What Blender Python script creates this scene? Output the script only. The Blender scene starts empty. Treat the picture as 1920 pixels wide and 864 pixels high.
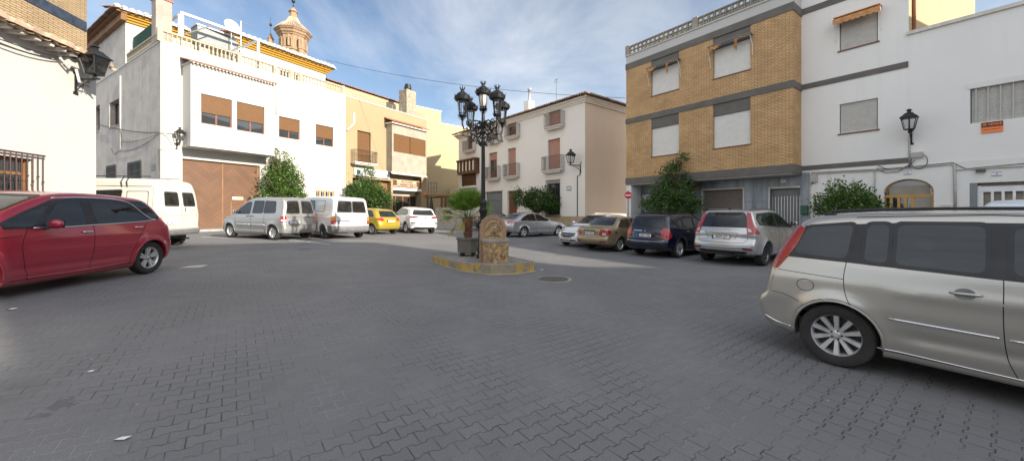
import bpy, bmesh, math, random
import numpy as np
from mathutils import Vector, Matrix
random.seed(7); np.random.seed(7)
R = math.radians
SC = bpy.context.scene
COL = SC.collection
CAMZ, HOR, FPX = 1.6, 398.0, 700.0
WM = {}

# ---------------------------------------------------------------- ground height
def sst(t):
    t = max(0.0, min(1.0, t)); return t*t*(3-2*t)
def g(x, y):
    return .44*sst((2-x)/14.0) + .008*max(0.0, min(y, 60)-12)

# ---------------------------------------------------------------- materials
def newmat(name):
    m = bpy.data.materials.new(name); m.use_nodes = True
    nt = m.node_tree; nt.nodes.clear()
    out = nt.nodes.new('ShaderNodeOutputMaterial')
    b = nt.nodes.new('ShaderNodeBsdfPrincipled')
    nt.links.new(b.outputs[0], out.inputs[0])
    return m, nt, b
class E:                                    # tiny shader expression
    nt = None
    def __init__(s, sock): s.s = sock
    @staticmethod
    def m(op, *a):
        n = E.nt.nodes.new('ShaderNodeMath'); n.operation = op
        for i, v in enumerate(a):
            if isinstance(v, E): E.nt.links.new(v.s, n.inputs[i])
            else: n.inputs[i].default_value = v
        return E(n.outputs[0])
    def __add__(s, o): return E.m('ADD', s, o)
    def __radd__(s, o): return E.m('ADD', o, s)
    def __sub__(s, o): return E.m('SUBTRACT', s, o)
    def __rsub__(s, o): return E.m('SUBTRACT', o, s)
    def __mul__(s, o): return E.m('MULTIPLY', s, o)
    __rmul__ = __mul__
    def __truediv__(s, o): return E.m('DIVIDE', s, o)
def noise(nt, scale, detail=4, vec=None, rough=.55, dim='3D'):
    n = nt.nodes.new('ShaderNodeTexNoise'); n.noise_dimensions = dim
    n.inputs['Scale'].default_value = scale; n.inputs['Detail'].default_value = detail
    n.inputs['Roughness'].default_value = rough
    if vec is not None: nt.links.new(vec, n.inputs['Vector'])
    return n.outputs['Fac']
def ramp(nt, fac, stops):
    r = nt.nodes.new('ShaderNodeValToRGB'); nt.links.new(fac, r.inputs[0])
    el = r.color_ramp.elements
    while len(el) < len(stops): el.new(.5)
    for e, (p, c) in zip(el, stops):
        e.position = p; e.color = (*c, 1) if len(c) == 3 else c
    return r.outputs[0]
def mixc(nt, fac, a, b, mode='MIX'):
    n = nt.nodes.new('ShaderNodeMix'); n.data_type = 'RGBA'; n.blend_type = mode
    for s, v in ((n.inputs[0], fac), (n.inputs[6], a), (n.inputs[7], b)):
        if hasattr(v, 'is_linked'): nt.links.new(v, s)
        elif isinstance(v, E): nt.links.new(v.s, s)
        elif isinstance(v, (int, float)): s.default_value = v
        else: s.default_value = (*v, 1)
    return n.outputs[2]
def objco(nt, kind='Object'):
    n = nt.nodes.new('ShaderNodeTexCoord'); return n.outputs[kind]
def mapping(nt, vec, scale=(1, 1, 1), rot=(0, 0, 0)):
    n = nt.nodes.new('ShaderNodeMapping'); nt.links.new(vec, n.inputs[0])
    n.inputs['Scale'].default_value = scale; n.inputs['Rotation'].default_value = rot
    return n.outputs[0]
def bump(nt, b, h, strength=.3, dist=.01):
    n = nt.nodes.new('ShaderNodeBump'); n.inputs['Strength'].default_value = strength
    n.inputs['Distance'].default_value = dist
    nt.links.new(h.s if isinstance(h, E) else h, n.inputs['Height'])
    nt.links.new(n.outputs[0], b.inputs['Normal'])
def shade(c, k): return tuple(min(1, v*k) for v in c)
MATS = {}
def plain(name, col, rough=.6, metal=0, var=.12, scale=6, bmp=0, coat=0, spec=.5):
    if name in MATS: return MATS[name]
    m, nt, b = newmat(name)
    v = objco(nt)
    c = ramp(nt, noise(nt, scale, 5, v), [(.3, shade(col, 1-var)), (.7, shade(col, 1+var))])
    nt.links.new(c, b.inputs['Base Color'])
    b.inputs['Roughness'].default_value = rough; b.inputs['Metallic'].default_value = metal
    b.inputs['Coat Weight'].default_value = coat; b.inputs['Specular IOR Level'].default_value = spec
    if bmp: bump(nt, b, noise(nt, scale*8, 4, v), .4, bmp)
    MATS[name] = m; return m
def plaster(name, col, stain=.12, streak=.15, stcol=None, rough=.9, bmp=.006, ground=.25, mott=.5):
    m, nt, b = newmat(name)
    v = objco(nt)
    stcol = stcol or shade(col, .6)
    base = ramp(nt, noise(nt, mott, 6, v, .6), [(.3, shade(col, 1-stain)), (.68, col)])
    sv = mapping(nt, v, (2.2, 2.2, .12))
    s = ramp(nt, noise(nt, 1.6, 5, sv, .7), [(.52, (0, 0, 0)), (.78, (1, 1, 1))])
    big = ramp(nt, noise(nt, .35, 3, v), [(.42, (0, 0, 0)), (.62, (1, 1, 1))])
    f = mixc(nt, 1.0, s, big, 'MULTIPLY')
    mul = nt.nodes.new('ShaderNodeMath'); mul.operation = 'MULTIPLY'; nt.links.new(f, mul.inputs[0]); mul.inputs[1].default_value = streak*2
    c = mixc(nt, mul.outputs[0], base, stcol)
    # splash dirt near the ground
    sep = nt.nodes.new('ShaderNodeSeparateXYZ'); nt.links.new(v, sep.inputs[0]); E.nt = nt
    zz = E(sep.outputs[2]); nz = E(noise(nt, 2.5, 5, v))
    gd = E.m('MULTIPLY', E.m('MAXIMUM', E.m('SUBTRACT', 1.0, (zz - .2)*1.1 + (nz - .5)*1.5), 0.0), ground)
    c = mixc(nt, E.m('MINIMUM', gd, .5), c, shade(stcol, .85))
    nt.links.new(c, b.inputs['Base Color']); b.inputs['Roughness'].default_value = rough
    b.inputs['Specular IOR Level'].default_value = .25
    h = E(noise(nt, 9, 6, v, .65)) + E(noise(nt, 60, 3, v))*.35
    bump(nt, b, h, .5, bmp)
    return m

# ---------------------------------------------------------------- mesh builder
class MB:
    def __init__(s): s.v = []; s.f = []; s.mi = []; s.m = 0; s.M = None
    def add(s, vs, fs):
        k = len(s.v)
        if s.M is not None: vs = [tuple(s.M @ Vector(p)) for p in vs]
        s.v.extend(vs); s.f.extend([tuple(k+i for i in f) for f in fs]); s.mi.extend([s.m]*len(fs)); return s
    def box(s, x0, x1, y0, y1, z0, z1, bev=0):
        if bev:
            b = bev
            vs = []; 
            for z, q in ((z0, b), (z0+b, 0), (z1-b, 0), (z1, b)):
                vs += [(x0+q, y0+q, z), (x1-q, y0+q, z), (x1-q, y1-q, z), (x0+q, y1-q, z)]
            fs = [(3, 2, 1, 0), (12, 13, 14, 15)]
            for k in range(3):
                for i in range(4):
                    j = (i+1) % 4; fs.append((k*4+i, k*4+j, k*4+4+j, k*4+4+i))
            return s.add(vs, fs)
        return s.add([(x0, y0, z0), (x1, y0, z0), (x1, y1, z0), (x0, y1, z0), (x0, y0, z1), (x1, y0, z1), (x1, y1, z1), (x0, y1, z1)],
                     [(3, 2, 1, 0), (4, 5, 6, 7), (0, 1, 5, 4), (1, 2, 6, 5), (2, 3, 7, 6), (3, 0, 4, 7)])
    def quad(s, a, b, c, d): return s.add([a, b, c, d], [(0, 1, 2, 3)])
    def prism(s, poly, z0, z1, bot=True):       # poly in xy, ccw
        n = len(poly)
        vs = [(x, y, z0) for x, y in poly]+[(x, y, z1) for x, y in poly]
        fs = [tuple(range(n, 2*n))]+([tuple(range(n-1, -1, -1))] if bot else [])
        fs += [(i, (i+1) % n, n+(i+1) % n, n+i) for i in range(n)]
        return s.add(vs, fs)
    def xprism(s, poly, y0, y1):                # poly in xz, extruded along y
        n = len(poly)
        vs = [(x, y0, z) for x, z in poly]+[(x, y1, z) for x, z in poly]
        return s.add(vs, [tuple(range(n)), tuple(range(2*n-1, n-1, -1))]+[(i, n+i, n+(i+1) % n, (i+1) % n) for i in range(n)])
    def tube(s, path, r, n=6, cap=True, r1=None):
        P = [Vector(p) for p in path]; m = len(P); vs = []; fs = []
        T = []
        for i in range(m):
            a = P[max(0, i-1)]; b = P[min(m-1, i+1)]; d = (b-a)
            T.append(d.normalized() if d.length > 1e-9 else Vector((0, 0, 1)))
        up = Vector((0, 0, 1)) if abs(T[0].z) < .9 else Vector((1, 0, 0))
        for i in range(m):
            t = T[i]; a = up - t*up.dot(t)
            if a.length < 1e-4: a = t.orthogonal()
            a.normalize(); up = a; b = t.cross(a)
            rr = r if r1 is None else r+(r1-r)*i/(m-1)
            if isinstance(r, (list, tuple)): rr = r[i]
            for k in range(n):
                an = 2*math.pi*k/n
                vs.append(tuple(P[i]+a*(rr*math.cos(an))+b*(rr*math.sin(an))))
        for i in range(m-1):
            for k in range(n):
                k2 = (k+1) % n; fs.append((i*n+k, i*n+k2, (i+1)*n+k2, (i+1)*n+k))
        if cap: fs += [tuple(range(n-1, -1, -1)), tuple(range((m-1)*n, m*n))]
        return s.add(vs, fs)
    def lathe(s, prof, c=(0, 0, 0), n=16, axis='z', cap=True, a0=0):
        vs = []; fs = []; m = len(prof)
        for r, h in prof:
            for k in range(n):
                a = 2*math.pi*k/n+a0; x, y = r*math.cos(a), r*math.sin(a)
                p = (x, y, h) if axis == 'z' else ((x, h, y) if axis == 'y' else (h, x, y))
                vs.append((p[0]+c[0], p[1]+c[1], p[2]+c[2]))
        for i in range(m-1):
            for k in range(n):
                k2 = (k+1) % n; q = (i*n+k, i*n+k2, (i+1)*n+k2, (i+1)*n+k)
                fs.append(q[::-1] if axis == 'y' else q)
        if cap: fs += [tuple(range(n-1, -1, -1)), tuple(range((m-1)*n, m*n))]
        return s.add(vs, fs)
    def ball(s, c, r, n=10, sx=1, sy=1, sz=1):
        k = max(4, n//2)
        prof = [(r*math.sin(math.pi*i/k)+1e-5, -r*math.cos(math.pi*i/k)) for i in range(k+1)]
        M0 = s.M; T = Matrix.Translation(c) @ Matrix.Diagonal((sx, sy, sz, 1))
        s.M = (M0 @ T) if M0 is not None else T
        s.lathe(prof, n=n); s.M = M0; return s
    def build(s, name, mat, parent=None, M=None, smooth=False, ang=None):
        me = bpy.data.meshes.new(name); me.from_pydata(s.v, [], s.f)
        mats = mat if isinstance(mat, (list, tuple)) else [mat]
        for m in mats: me.materials.append(m)
        if len(mats) > 1: me.polygons.foreach_set('material_index', s.mi)
        me.validate(clean_customdata=False); me.update()
        o = bpy.data.objects.new(name, me); link(o, parent, M)
        if smooth or ang: 
            me.polygons.foreach_set('use_smooth', [True]*len(me.polygons))
            if ang: 
                try: me.set_sharp_from_angle(angle=R(ang))
                except Exception: pass
        return o
def link(o, parent=None, M=None):
    COL.objects.link(o)
    if M is None: M = WM[parent.name] if parent is not None else Matrix()
    WM[o.name] = M
    if parent is not None:
        o.parent = parent; o.matrix_parent_inverse = Matrix()
        o.matrix_basis = WM[parent.name].inverted() @ M
    else: o.matrix_basis = M
    return o
def props(o, label=None, cat=None, group=None, kind=None):
    if label: o['label'] = label
    if cat: o['category'] = cat
    if group: o['group'] = group
    if kind: o['kind'] = kind
    return o
def thing(name, label, cat, M=None, group=None):
    o = bpy.data.objects.new(name, None); o.empty_display_size = .2
    link(o, None, M if M is not None else Matrix()); return props(o, label, cat, group)
def copy_tree(o, M, label=None):
    def rec(q, par, Mq):
        c = q.copy(); link(c, par, Mq)
        for ch in [k for k in bpy.data.objects if k.parent == q and k.name in WM]:
            rec(ch, c, Mq @ WM[q.name].inverted() @ WM[ch.name])
        return c
    c = rec(o, None, M)
    if label: c['label'] = label
    return c
def text(body, size, parent, M, mat, name='lettering', ext=.002, ax='CENTER', sx=1.0, bold=0):
    cu = bpy.data.curves.new(name, 'FONT'); cu.body = body; cu.size = size; cu.extrude = ext
    cu.align_x = ax; cu.align_y = 'CENTER'; cu.offset = bold; cu.resolution_u = 2
    t = bpy.data.objects.new('tmp', cu); COL.objects.link(t)
    me = bpy.data.meshes.new_from_object(t.evaluated_get(bpy.context.evaluated_depsgraph_get())); bpy.data.objects.remove(t); bpy.data.curves.remove(cu)
    me.name = name; me.transform(Matrix.Diagonal((sx, 1, 1, 1))); me.materials.clear(); me.materials.append(mat)
    return link(bpy.data.objects.new(name, me), parent, M)

class Fr:                       # facade frame: x runs left to right seen from the square, y into the building
    def __init__(s, ox, oy, ix, iy, z=0):
        l = math.hypot(ix, iy); s.Y = (ix/l, iy/l); s.X = (s.Y[1], -s.Y[0]); s.O = (ox, oy); s.z0 = z
        s.M = Matrix(((s.X[0], s.Y[0], 0, ox), (s.X[1], s.Y[1], 0, oy), (0, 0, 1, z), (0, 0, 0, 1)))
    def w(s, x, y): return (s.O[0]+s.X[0]*x+s.Y[0]*y, s.O[1]+s.X[1]*x+s.Y[1]*y)
    def t(s, px, off=0):
        r = (px-960)/FPX; ox, oy = s.w(0, off)
        return (r*oy-ox)/(s.X[0]-r*s.X[1])
    def z(s, px, py, off=0):
        x, y = s.w(s.t(px, off), off); return CAMZ-(py-HOR)*y/FPX
    def rect(s, x0, x1, yt, yb, off=0):         # left px, right px, top/bottom px at the left edge
        return (s.t(x0, off), s.t(x1, off), s.z(x0, yb, off), s.z(x0, yt, off))
    def sub(s, x, y, ang=0):                    # side frame turned by ang degrees
        p = s.w(x, y); a = math.atan2(s.Y[1], s.Y[0])+R(ang)
        return Fr(p[0], p[1], math.cos(a), math.sin(a), s.z0)
def at(px, py, Y): return ((px-960)*Y/FPX, Y, CAMZ-(py-HOR)*Y/FPX)
def T(x, y, z=0): return Matrix.Translation((x, y, z))
def rz(deg): return Matrix.Rotation(R(deg), 4, 'Z')

def wall(mb, x0, x1, z0, z1, holes=(), y=0, dep=.22):
    """front face with rectangular openings and their reveals"""
    xs = sorted({x0, x1, *[h[0] for h in holes], *[h[1] for h in holes]})
    zs = sorted({z0, z1, *[h[2] for h in holes], *[h[3] for h in holes]})
    for i in range(len(xs)-1):
        for j in range(len(zs)-1):
            cx, cz = (xs[i]+xs[i+1])/2, (zs[j]+zs[j+1])/2
            if any(h[0] < cx < h[1] and h[2] < cz < h[3] for h in holes): continue
            mb.quad((xs[i], y, zs[j]), (xs[i+1], y, zs[j]), (xs[i+1], y, zs[j+1]), (xs[i], y, zs[j+1]))
    for a, b, c, d in holes:
        e = y+dep
        mb.quad((a, y, c), (a, e, c), (a, e, d), (a, y, d)); mb.quad((b, y, c), (b, y, d), (b, e, d), (b, e, c))
        mb.quad((a, y, d), (a, e, d), (b, e, d), (b, y, d)); mb.quad((a, y, c), (b, y, c), (b, e, c), (a, e, c))
    return mb
def shutter_mesh(mb, x0, x1, z0, z1, y, slat=.055):
    n = max(2, int((z1-z0)/slat)); vs = []; fs = []
    h = (z1-z0)/n
    for i in range(n):
        z = z0+i*h
        for dz, dy in ((0, .012), (h*.18, 0), (h*.82, -.004), (h, .004)):
            vs += [(x0, y+dy, z+dz), (x1, y+dy, z+dz)]
    for i in range(n*4-1): fs.append((i*2, i*2+1, i*2+3, i*2+2))
    return mb.add(vs, fs)
def window(root, F, r, mats, cover=1.0, dep=.16, panes=2, sill=True, fw=.055, slat=.055, gl=None, box=False):
    x0, x1, z0, z1 = r; fr, sh, gla, si = mats
    mb = MB(); y = dep
    mb.box(x0, x0+fw, y-.03, y+.04, z0, z1); mb.box(x1-fw, x1, y-.03, y+.04, z0, z1)
    mb.box(x0+fw, x1-fw, y-.03, y+.04, z1-fw, z1); mb.box(x0+fw, x1-fw, y-.03, y+.04, z0, z0+fw)
    for k in range(1, panes):
        xc = x0+(x1-x0)*k/panes; mb.box(xc-.045, xc+.045, y-.01, y+.035, z0+fw, z1-fw)
    w = mb.build('window', fr, root, F.M)
    if cover < 1:
        MB().quad((x0+fw, y+.02, z0+fw), (x1-fw, y+.02, z0+fw), (x1-fw, y+.02, z1-fw), (x0+fw, y+.02, z1-fw)).build('pane', gla, w, F.M)
        # a closed dark room box behind the pane
    if cover > 0:
        shutter_mesh(MB(), x0+fw*.6, x1-fw*.6, z1-(z1-z0)*cover, z1-.01, y-.055, slat).build('shutter', sh, w, F.M)
    if sill: MB().box(x0-.06, x1+.06, -.05, y, z0-.05, z0-.003).build('sill', si, w, F.M)
    return w
def railing(mb, x0, x1, y0, z0, z1, step=.11, side=True, r=.009, ybk=0, belly=0):
    """balcony railing standing out from the wall to y0 (<0)"""
    def bars(p, q):
        L = math.hypot(q[0]-p[0], q[1]-p[1]); n = max(1, round(L/step))
        for i in range(n+1):
            x = p[0]+(q[0]-p[0])*i/n; y = p[1]+(q[1]-p[1])*i/n
            mb.box(x-r, x+r, y-r, y+r, z0, z1)
            if i % 3 == 1: mb.ball((x, y, (z0+z1)/2), r*2.2, 6)
        for z, t in ((z1, .016), (z1-.13, .008), (z0+.08, .008)):
            dx, dy = (q[0]-p[0])/L*.012, (q[1]-p[1])/L*.012
            mb.tube([(p[0]-dx, p[1]-dy, z), (q[0]+dx, q[1]+dy, z)], t, 4)
    bars((x0, y0), (x1, y0))
    if side: bars((x0, ybk), (x0, y0)); bars((x1, ybk), (x1, y0))
    return mb
def tiles(mb, x0, x1, ya, za, yb, zb, pitch=.24, amp=.06, course=.42, hip=''):
    """barrel-tile slope from eave (ya, za) up to (yb, zb); corrugated along x"""
    n = max(1, round((x1-x0)/pitch)); p = (x1-x0)/n; K = 6
    L = math.hypot(yb-ya, zb-za); m = max(1, round(L/course)); vs = []; fs = []
    xs = [x0+p*(i+k/K) for i in range(n) for k in range(K)]+[x1]
    def hh(k): return amp*(abs(math.sin(math.pi*(k % K)/K))**.7*1.0 if True else 0)
    nx = len(xs)
    for j in range(m+1):
        for s_, lift in ((0, .0), (1, .035)):
            t = j/m
            for i, x in enumerate(xs):
                jit = .006*math.sin(i*12.9+j*7.7); run = (yb-ya)*t
                if hip == 'r': x = min(x, x1-run)
                if hip == 'l': x = max(x, x0+run)
                vs.append((x, ya+(yb-ya)*t, za+(zb-za)*t+hh(i)*(1.0 if s_ else .82)+lift+jit))
    for j in range(m):
        a = (2*j+1)*nx; b = (2*j+2)*nx
        for i in range(nx-1): fs.append((a+i, a+i+1, b+i+1, b+i))
        b2 = (2*j+2)*nx; c2 = (2*j+3)*nx
        if j < m-1 or True:
            for i in range(nx-1): fs.append((b2+i, b2+i+1, c2+i+1, c2+i))
    k = len(vs)
    for i, x in enumerate(xs): vs.append((x, ya, za+hh(i)*.55-.0))
    for i in range(nx-1): fs.append((k+i, k+i+1, nx+i+1, nx+i))
    mb.add(vs, fs)
    return mb
# ---------------------------------------------------------------- cars
def catmull(pts, n=8):
    P = np.array(pts, float); out = []
    m = len(P)
    for i in range(m-1):
        p0 = P[max(0, i-1)]; p1 = P[i]; p2 = P[i+1]; p3 = P[min(m-1, i+2)]
        for k in range(n):
            t = k/n
            # centripetal-ish: limit tangents
            l1 = np.linalg.norm(p2-p1)
            t1 = (p2-p0); t2 = (p3-p1)
            t1 = t1/(np.linalg.norm(t1)+1e-9)*l1; t2 = t2/(np.linalg.norm(t2)+1e-9)*l1
            h = (2*t**3-3*t*t+1)*p1+(t**3-2*t*t+t)*t1+(-2*t**3+3*t*t)*p2+(t**3-t*t)*t2
            out.append(h)
    out.append(P[-1]); return np.array(out)
def sdf_poly(poly, X, Z):
    P = np.array(poly); n = len(P); d = np.full(X.shape, 1e9); inside = np.zeros(X.shape, bool)
    for i in range(n):
        a = P[i]; b = P[(i+1) % n]; e = b-a; wx = X-a[0]; wz = Z-a[1]
        t = np.clip((wx*e[0]+wz*e[1])/(e@e+1e-12), 0, 1)
        dd = (wx-e[0]*t)**2+(wz-e[1]*t)**2; d = np.minimum(d, dd)
        c = (a[1] > Z) != (b[1] > Z)
        if abs(e[1]) > 1e-12:
            xi = a[0]+(Z-a[1])*e[0]/e[1]; inside ^= c & (X < xi)
    d = np.sqrt(d); return np.where(inside, -d, d)
def smax(a, b, k):
    h = np.clip(k-np.abs(a-b), 0, None)/k
    return np.maximum(a, b)+h*h*k*.25
class CarShape:
    def __init__(s, c):
        s.c = c; W = c['W']; s.hw = W/2
        prof = catmull(c['prof'], 8)
        s.x0 = prof[:, 0].min(); s.x1 = prof[:, 0].max(); s.H = prof[:, 1].max()
        s.h = .012
        gx = np.arange(s.x0-.5, s.x1+.5, s.h); gz = np.arange(-.2, s.H+.6, s.h)
        s.gx0 = gx[0]; s.gz0 = gz[0]
        X, Z = np.meshgrid(gx, gz, indexing='ij'); s.G = sdf_poly(prof, X, Z)
        b = c.get('belt', .95); H = s.H; tb = c.get('tumble', .78); sh = c.get('shoulder', .0)
        ctl = c.get('width') or [(.0, .90), (.2, .94), (.36, .975), (b*.62, 1.0), (b*.85, .995), (b, .965), (b+.06, .945), (b+.3*(H-b), .94-(.94-tb)*.24), (b+.65*(H-b), .94-(.94-tb)*.58), (H, tb), (H+.3, tb-.06)]
        cz = np.array([q[0] for q in ctl]); cw = np.array([q[1] for q in ctl])
        zz = np.linspace(-.1, H+.3, 400); ww = np.interp(zz, cz, cw)
        k = np.hanning(c.get('wsm', 23)); k /= k.sum(); ww = np.convolve(np.pad(ww, len(k)//2, 'edge'), k, 'valid')
        s.zz, s.ww = zz, ww
        s.br = c.get('bow_r', .14); s.bf = c.get('bow_f', .32); s.cr = c.get('crown', .045); s.k = c.get('k', .10)
        s.arch = [(0.0, c['R']), (c['wb'], c['R'])]; s.ra = c.get('Ra', c['R']+.05)
    def g2(s, x, z):
        i = np.clip((x-s.gx0)/s.h, 0, s.G.shape[0]-1.001); j = np.clip((z-s.gz0)/s.h, 0, s.G.shape[1]-1.001)
        a = i.astype(int); b = j.astype(int); u = i-a; v = j-b; G = s.G
        return (G[a, b]*(1-u)+G[a+1, b]*u)*(1-v)+(G[a, b+1]*(1-u)+G[a+1, b+1]*u)*v
    def halfw(s, x, z):
        w = s.hw*np.interp(z, s.zz, s.ww)
        w = w-.055*np.clip((s.x0+.95-x)/.95, 0, 1)**2*s.c.get('taper', 1) - .09*np.clip((x-s.x1+1.1)/1.1, 0, 1)**2*s.c.get('taper', 1)
        fl = s.c.get('flare', .022)
        for xa, r in s.arch:
            d = np.sqrt((x-xa)**2+(z-r)**2)-s.ra
            w = w+fl*np.exp(-(np.maximum(d, 0)/.07)**2)*np.clip((s.c.get('belt', .95)-z)/.15, 0, 1)
        for (z0, dz, amp) in s.c.get('crease', ((.42, .05, -.012),)):
            w = w+amp*np.exp(-((z-z0)/dz)**2)*np.clip((x-.35)/.25, 0, 1)*np.clip((s.c['wb']-.35-x)/.25, 0, 1)
        return w
    def f(s, x, y, z, arches=True):
        yn = np.minimum(np.abs(y)/s.hw, 1.1)
        m = s.c['wb']*.5
        xr = np.clip((m-x)/(m-s.x0), 0, 1); xf = np.clip((x-m)/(s.x1-m), 0, 1)
        xx = x-s.br*yn**2.6*xr**2+s.bf*yn**2.6*xf**2
        zz = z+s.cr*yn**2*np.clip((z-.7)/.3, 0, 1)
        d1 = s.g2(xx, zz); d2 = (np.abs(y)-s.halfw(x, z))*.93
        d = smax(d1, d2, s.k)
        if arches:
            for xa, r in s.arch:
                dr = np.sqrt((x-xa)**2+(z-r)**2)-s.ra
                d = np.maximum(d, -np.maximum(dr, (s.hw-.34)-np.abs(y)))
        return d
    def solve(s, A, B, axis, side):
        """axis 'y': A=x,B=z ; axis 'x': A=y,B=z ; axis 'z': A=x,B=y -> coordinate of the outer surface"""
        A = np.asarray(A, float); B = np.asarray(B, float); n = 90
        if axis == 'y': lo, hi = s.hw+.12, 0.02
        elif axis == 'x': lo, hi = ((s.x1+.1, .35) if side > 0 else (s.x0-.1, s.c['wb']*.75))
        elif axis in ('c', 'cf'): lo, hi = 1.3, .02
        else: lo, hi = s.H+.1, .5
        t = np.linspace(lo, hi, n)[:, None]+0*A[None]
        def F(v):
            if axis == 'y': return s.f(A+0*v, v, B+0*v, False)
            if axis == 'x': return s.f(v, A+0*v, B+0*v, False)
            if axis in ('c', 'cf'):
                th = np.radians(A+0*v); cx, sg_ = (s.x0+.55, -1) if axis == 'c' else (s.x1-.55, 1)
                return s.f(cx+sg_*v*np.cos(th), s.hw-.40+v*np.sin(th), B+0*v, False)
            return s.f(A+0*v, B+0*v, v, False)
        V = F(t); s.hit = (V < 0).any(axis=0); idx = np.argmax(V < 0, axis=0); idx = np.clip(idx, 1, n-1)
        a = t[idx-1, np.arange(A.size)]; b = t[idx, np.arange(A.size)]
        for _ in range(18):
            m = (a+b)/2; v = F(m); a = np.where(v > 0, m, a); b = np.where(v > 0, b, m)
        return (a+b)/2
def surface_net(F, lo, hi, h):
    ax = [np.arange(lo[i], hi[i]+h, h) for i in range(3)]
    X, Y, Z = np.meshgrid(*ax, indexing='ij'); V = F(X, Y, Z); ins = V < 0
    c = ins[:-1, :-1, :-1]; cnt = np.zeros(c.shape, int)
    for a in (0, 1):
        for b in (0, 1):
            for d in (0, 1):
                cnt += ins[a:ins.shape[0]-1+a, b:ins.shape[1]-1+b, d:ins.shape[2]-1+d]
    act = (cnt > 0) & (cnt < 8); ids = np.full(c.shape, -1); I = np.argwhere(act); ids[act] = np.arange(len(I))
    P = np.zeros((len(I), 3)); N = np.zeros(len(I))
    i, j, k = I.T
    cor = [(a, b, d) for a in (0, 1) for b in (0, 1) for d in (0, 1)]
    for p in cor:
        for ax_ in range(3):
            if p[ax_] == 1: continue
            q = list(p); q[ax_] = 1
            va = V[i+p[0], j+p[1], k+p[2]]; vb = V[i+q[0], j+q[1], k+q[2]]
            s = (va < 0) != (vb < 0); t = np.where(s, va/(va-vb+1e-12), 0)
            pt = np.stack([i+p[0]+(t if ax_ == 0 else 0), j+p[1]+(t if ax_ == 1 else 0), k+p[2]+(t if ax_ == 2 else 0)], 1)
            P += pt*s[:, None]; N += s
    P = P/N[:, None]*h+np.array(lo)
    Q = []
    for ax_ in range(3):
        sl0 = [slice(1, -1)]*3; sl1 = [slice(1, -1)]*3
        sl0[ax_] = slice(0, -1); sl1[ax_] = slice(1, None)
        a = ins[tuple(sl0)]; b = ins[tuple(sl1)]
        E_ = np.argwhere(a != b); off = [1, 1, 1]; off[ax_] = 0; G_ = E_+np.array(off)
        u, v = [(1, 2), (2, 0), (0, 1)][ax_]
        def idx(du, dv):
            q = G_.copy(); q[:, u] -= du; q[:, v] -= dv; return ids[q[:, 0], q[:, 1], q[:, 2]]
        q = np.stack([idx(1, 1), idx(0, 1), idx(0, 0), idx(1, 0)], 1)
        flip = ~a[tuple(E_.T)]
        q[flip] = q[flip][:, ::-1]; Q.append(q)
    Q = np.concatenate(Q); Q = Q[(Q >= 0).all(1)]
    return P, Q
def mesh_np(name, P, Q, mat, parent, M=None, smooth=True):
    me = bpy.data.meshes.new(name); me.vertices.add(len(P)); me.vertices.foreach_set('co', P.astype(np.float32).ravel())
    k = Q.shape[1]; me.loops.add(Q.size); me.loops.foreach_set('vertex_index', Q.astype(np.int32).ravel())
    me.polygons.add(len(Q)); me.polygons.foreach_set('loop_start', np.arange(0, Q.size, k, dtype=np.int32))
    me.polygons.foreach_set('loop_total', np.full(len(Q), k, dtype=np.int32))
    me.update(calc_edges=True); me.polygons.foreach_set('use_smooth', [smooth]*len(Q))
    me.materials.append(mat); me.validate()
    return link(bpy.data.objects.new(name, me), parent, M)
def roundpoly(pts, it=2, q=.22, r=.034):
    P = [Vector(p) for p in pts]
    for _ in range(it):
        o = []
        for i in range(len(P)):
            a, b = P[i], P[(i+1) % len(P)]; L = (b-a).length+1e-9; k = min(.25, r/L); o += [a.lerp(b, k), a.lerp(b, 1-k)]
        P = o; r *= .4
    return [tuple(p) for p in P]
def polygrid(poly, step=.07, sx=1):
    bm = bmesh.new(); vs = [bm.verts.new((p[0], p[1], 0)) for p in poly]
    bm.faces.new(vs); bmesh.ops.triangulate(bm, faces=bm.faces[:])
    for ax in (0, 1):
        lo = min(p[ax] for p in poly); hi = max(p[ax] for p in poly); n = int((hi-lo)/(step*(sx if ax == 0 else 1)))
        for i in range(1, n+1):
            c = [0, 0, 0]; no = [0, 0, 0]; c[ax] = lo+(hi-lo)*i/(n+1); no[ax] = 1
            bmesh.ops.bisect_plane(bm, geom=bm.verts[:]+bm.edges[:]+bm.faces[:], plane_co=c, plane_no=no)
    bm.verts.ensure_lookup_table()
    A = np.array([v.co[:2] for v in bm.verts]); Fc = [[v.index for v in f.verts] for f in bm.faces]
    bm.verts.index_update(); Fc = [[v.index for v in f.verts] for f in bm.faces]; bm.free()
    return A, Fc
def scaled(poly, m):
    xs = [p[0] for p in poly]; zs = [p[1] for p in poly]; cx, cz = (min(xs)+max(xs))/2, (min(zs)+max(zs))/2
    w, h = max(xs)-min(xs), max(zs)-min(zs); a, b = max(.05, (w+2*m)/w), max(.05, (h+2*m)/h)
    return [(cx+(x-cx)*a, cz+(z-cz)*b) for x, z in poly]
def inpoly(poly, X, Z):
    ins = np.zeros(X.shape, bool); n = len(poly)
    for i in range(n):
        a = poly[i]; b = poly[(i+1) % n]
        c = (a[1] > Z) != (b[1] > Z)
        if a[1] != b[1]: ins ^= c & (X < a[0]+(Z-a[1])*(b[0]-a[0])/(b[1]-a[1]))
    return ins
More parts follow.
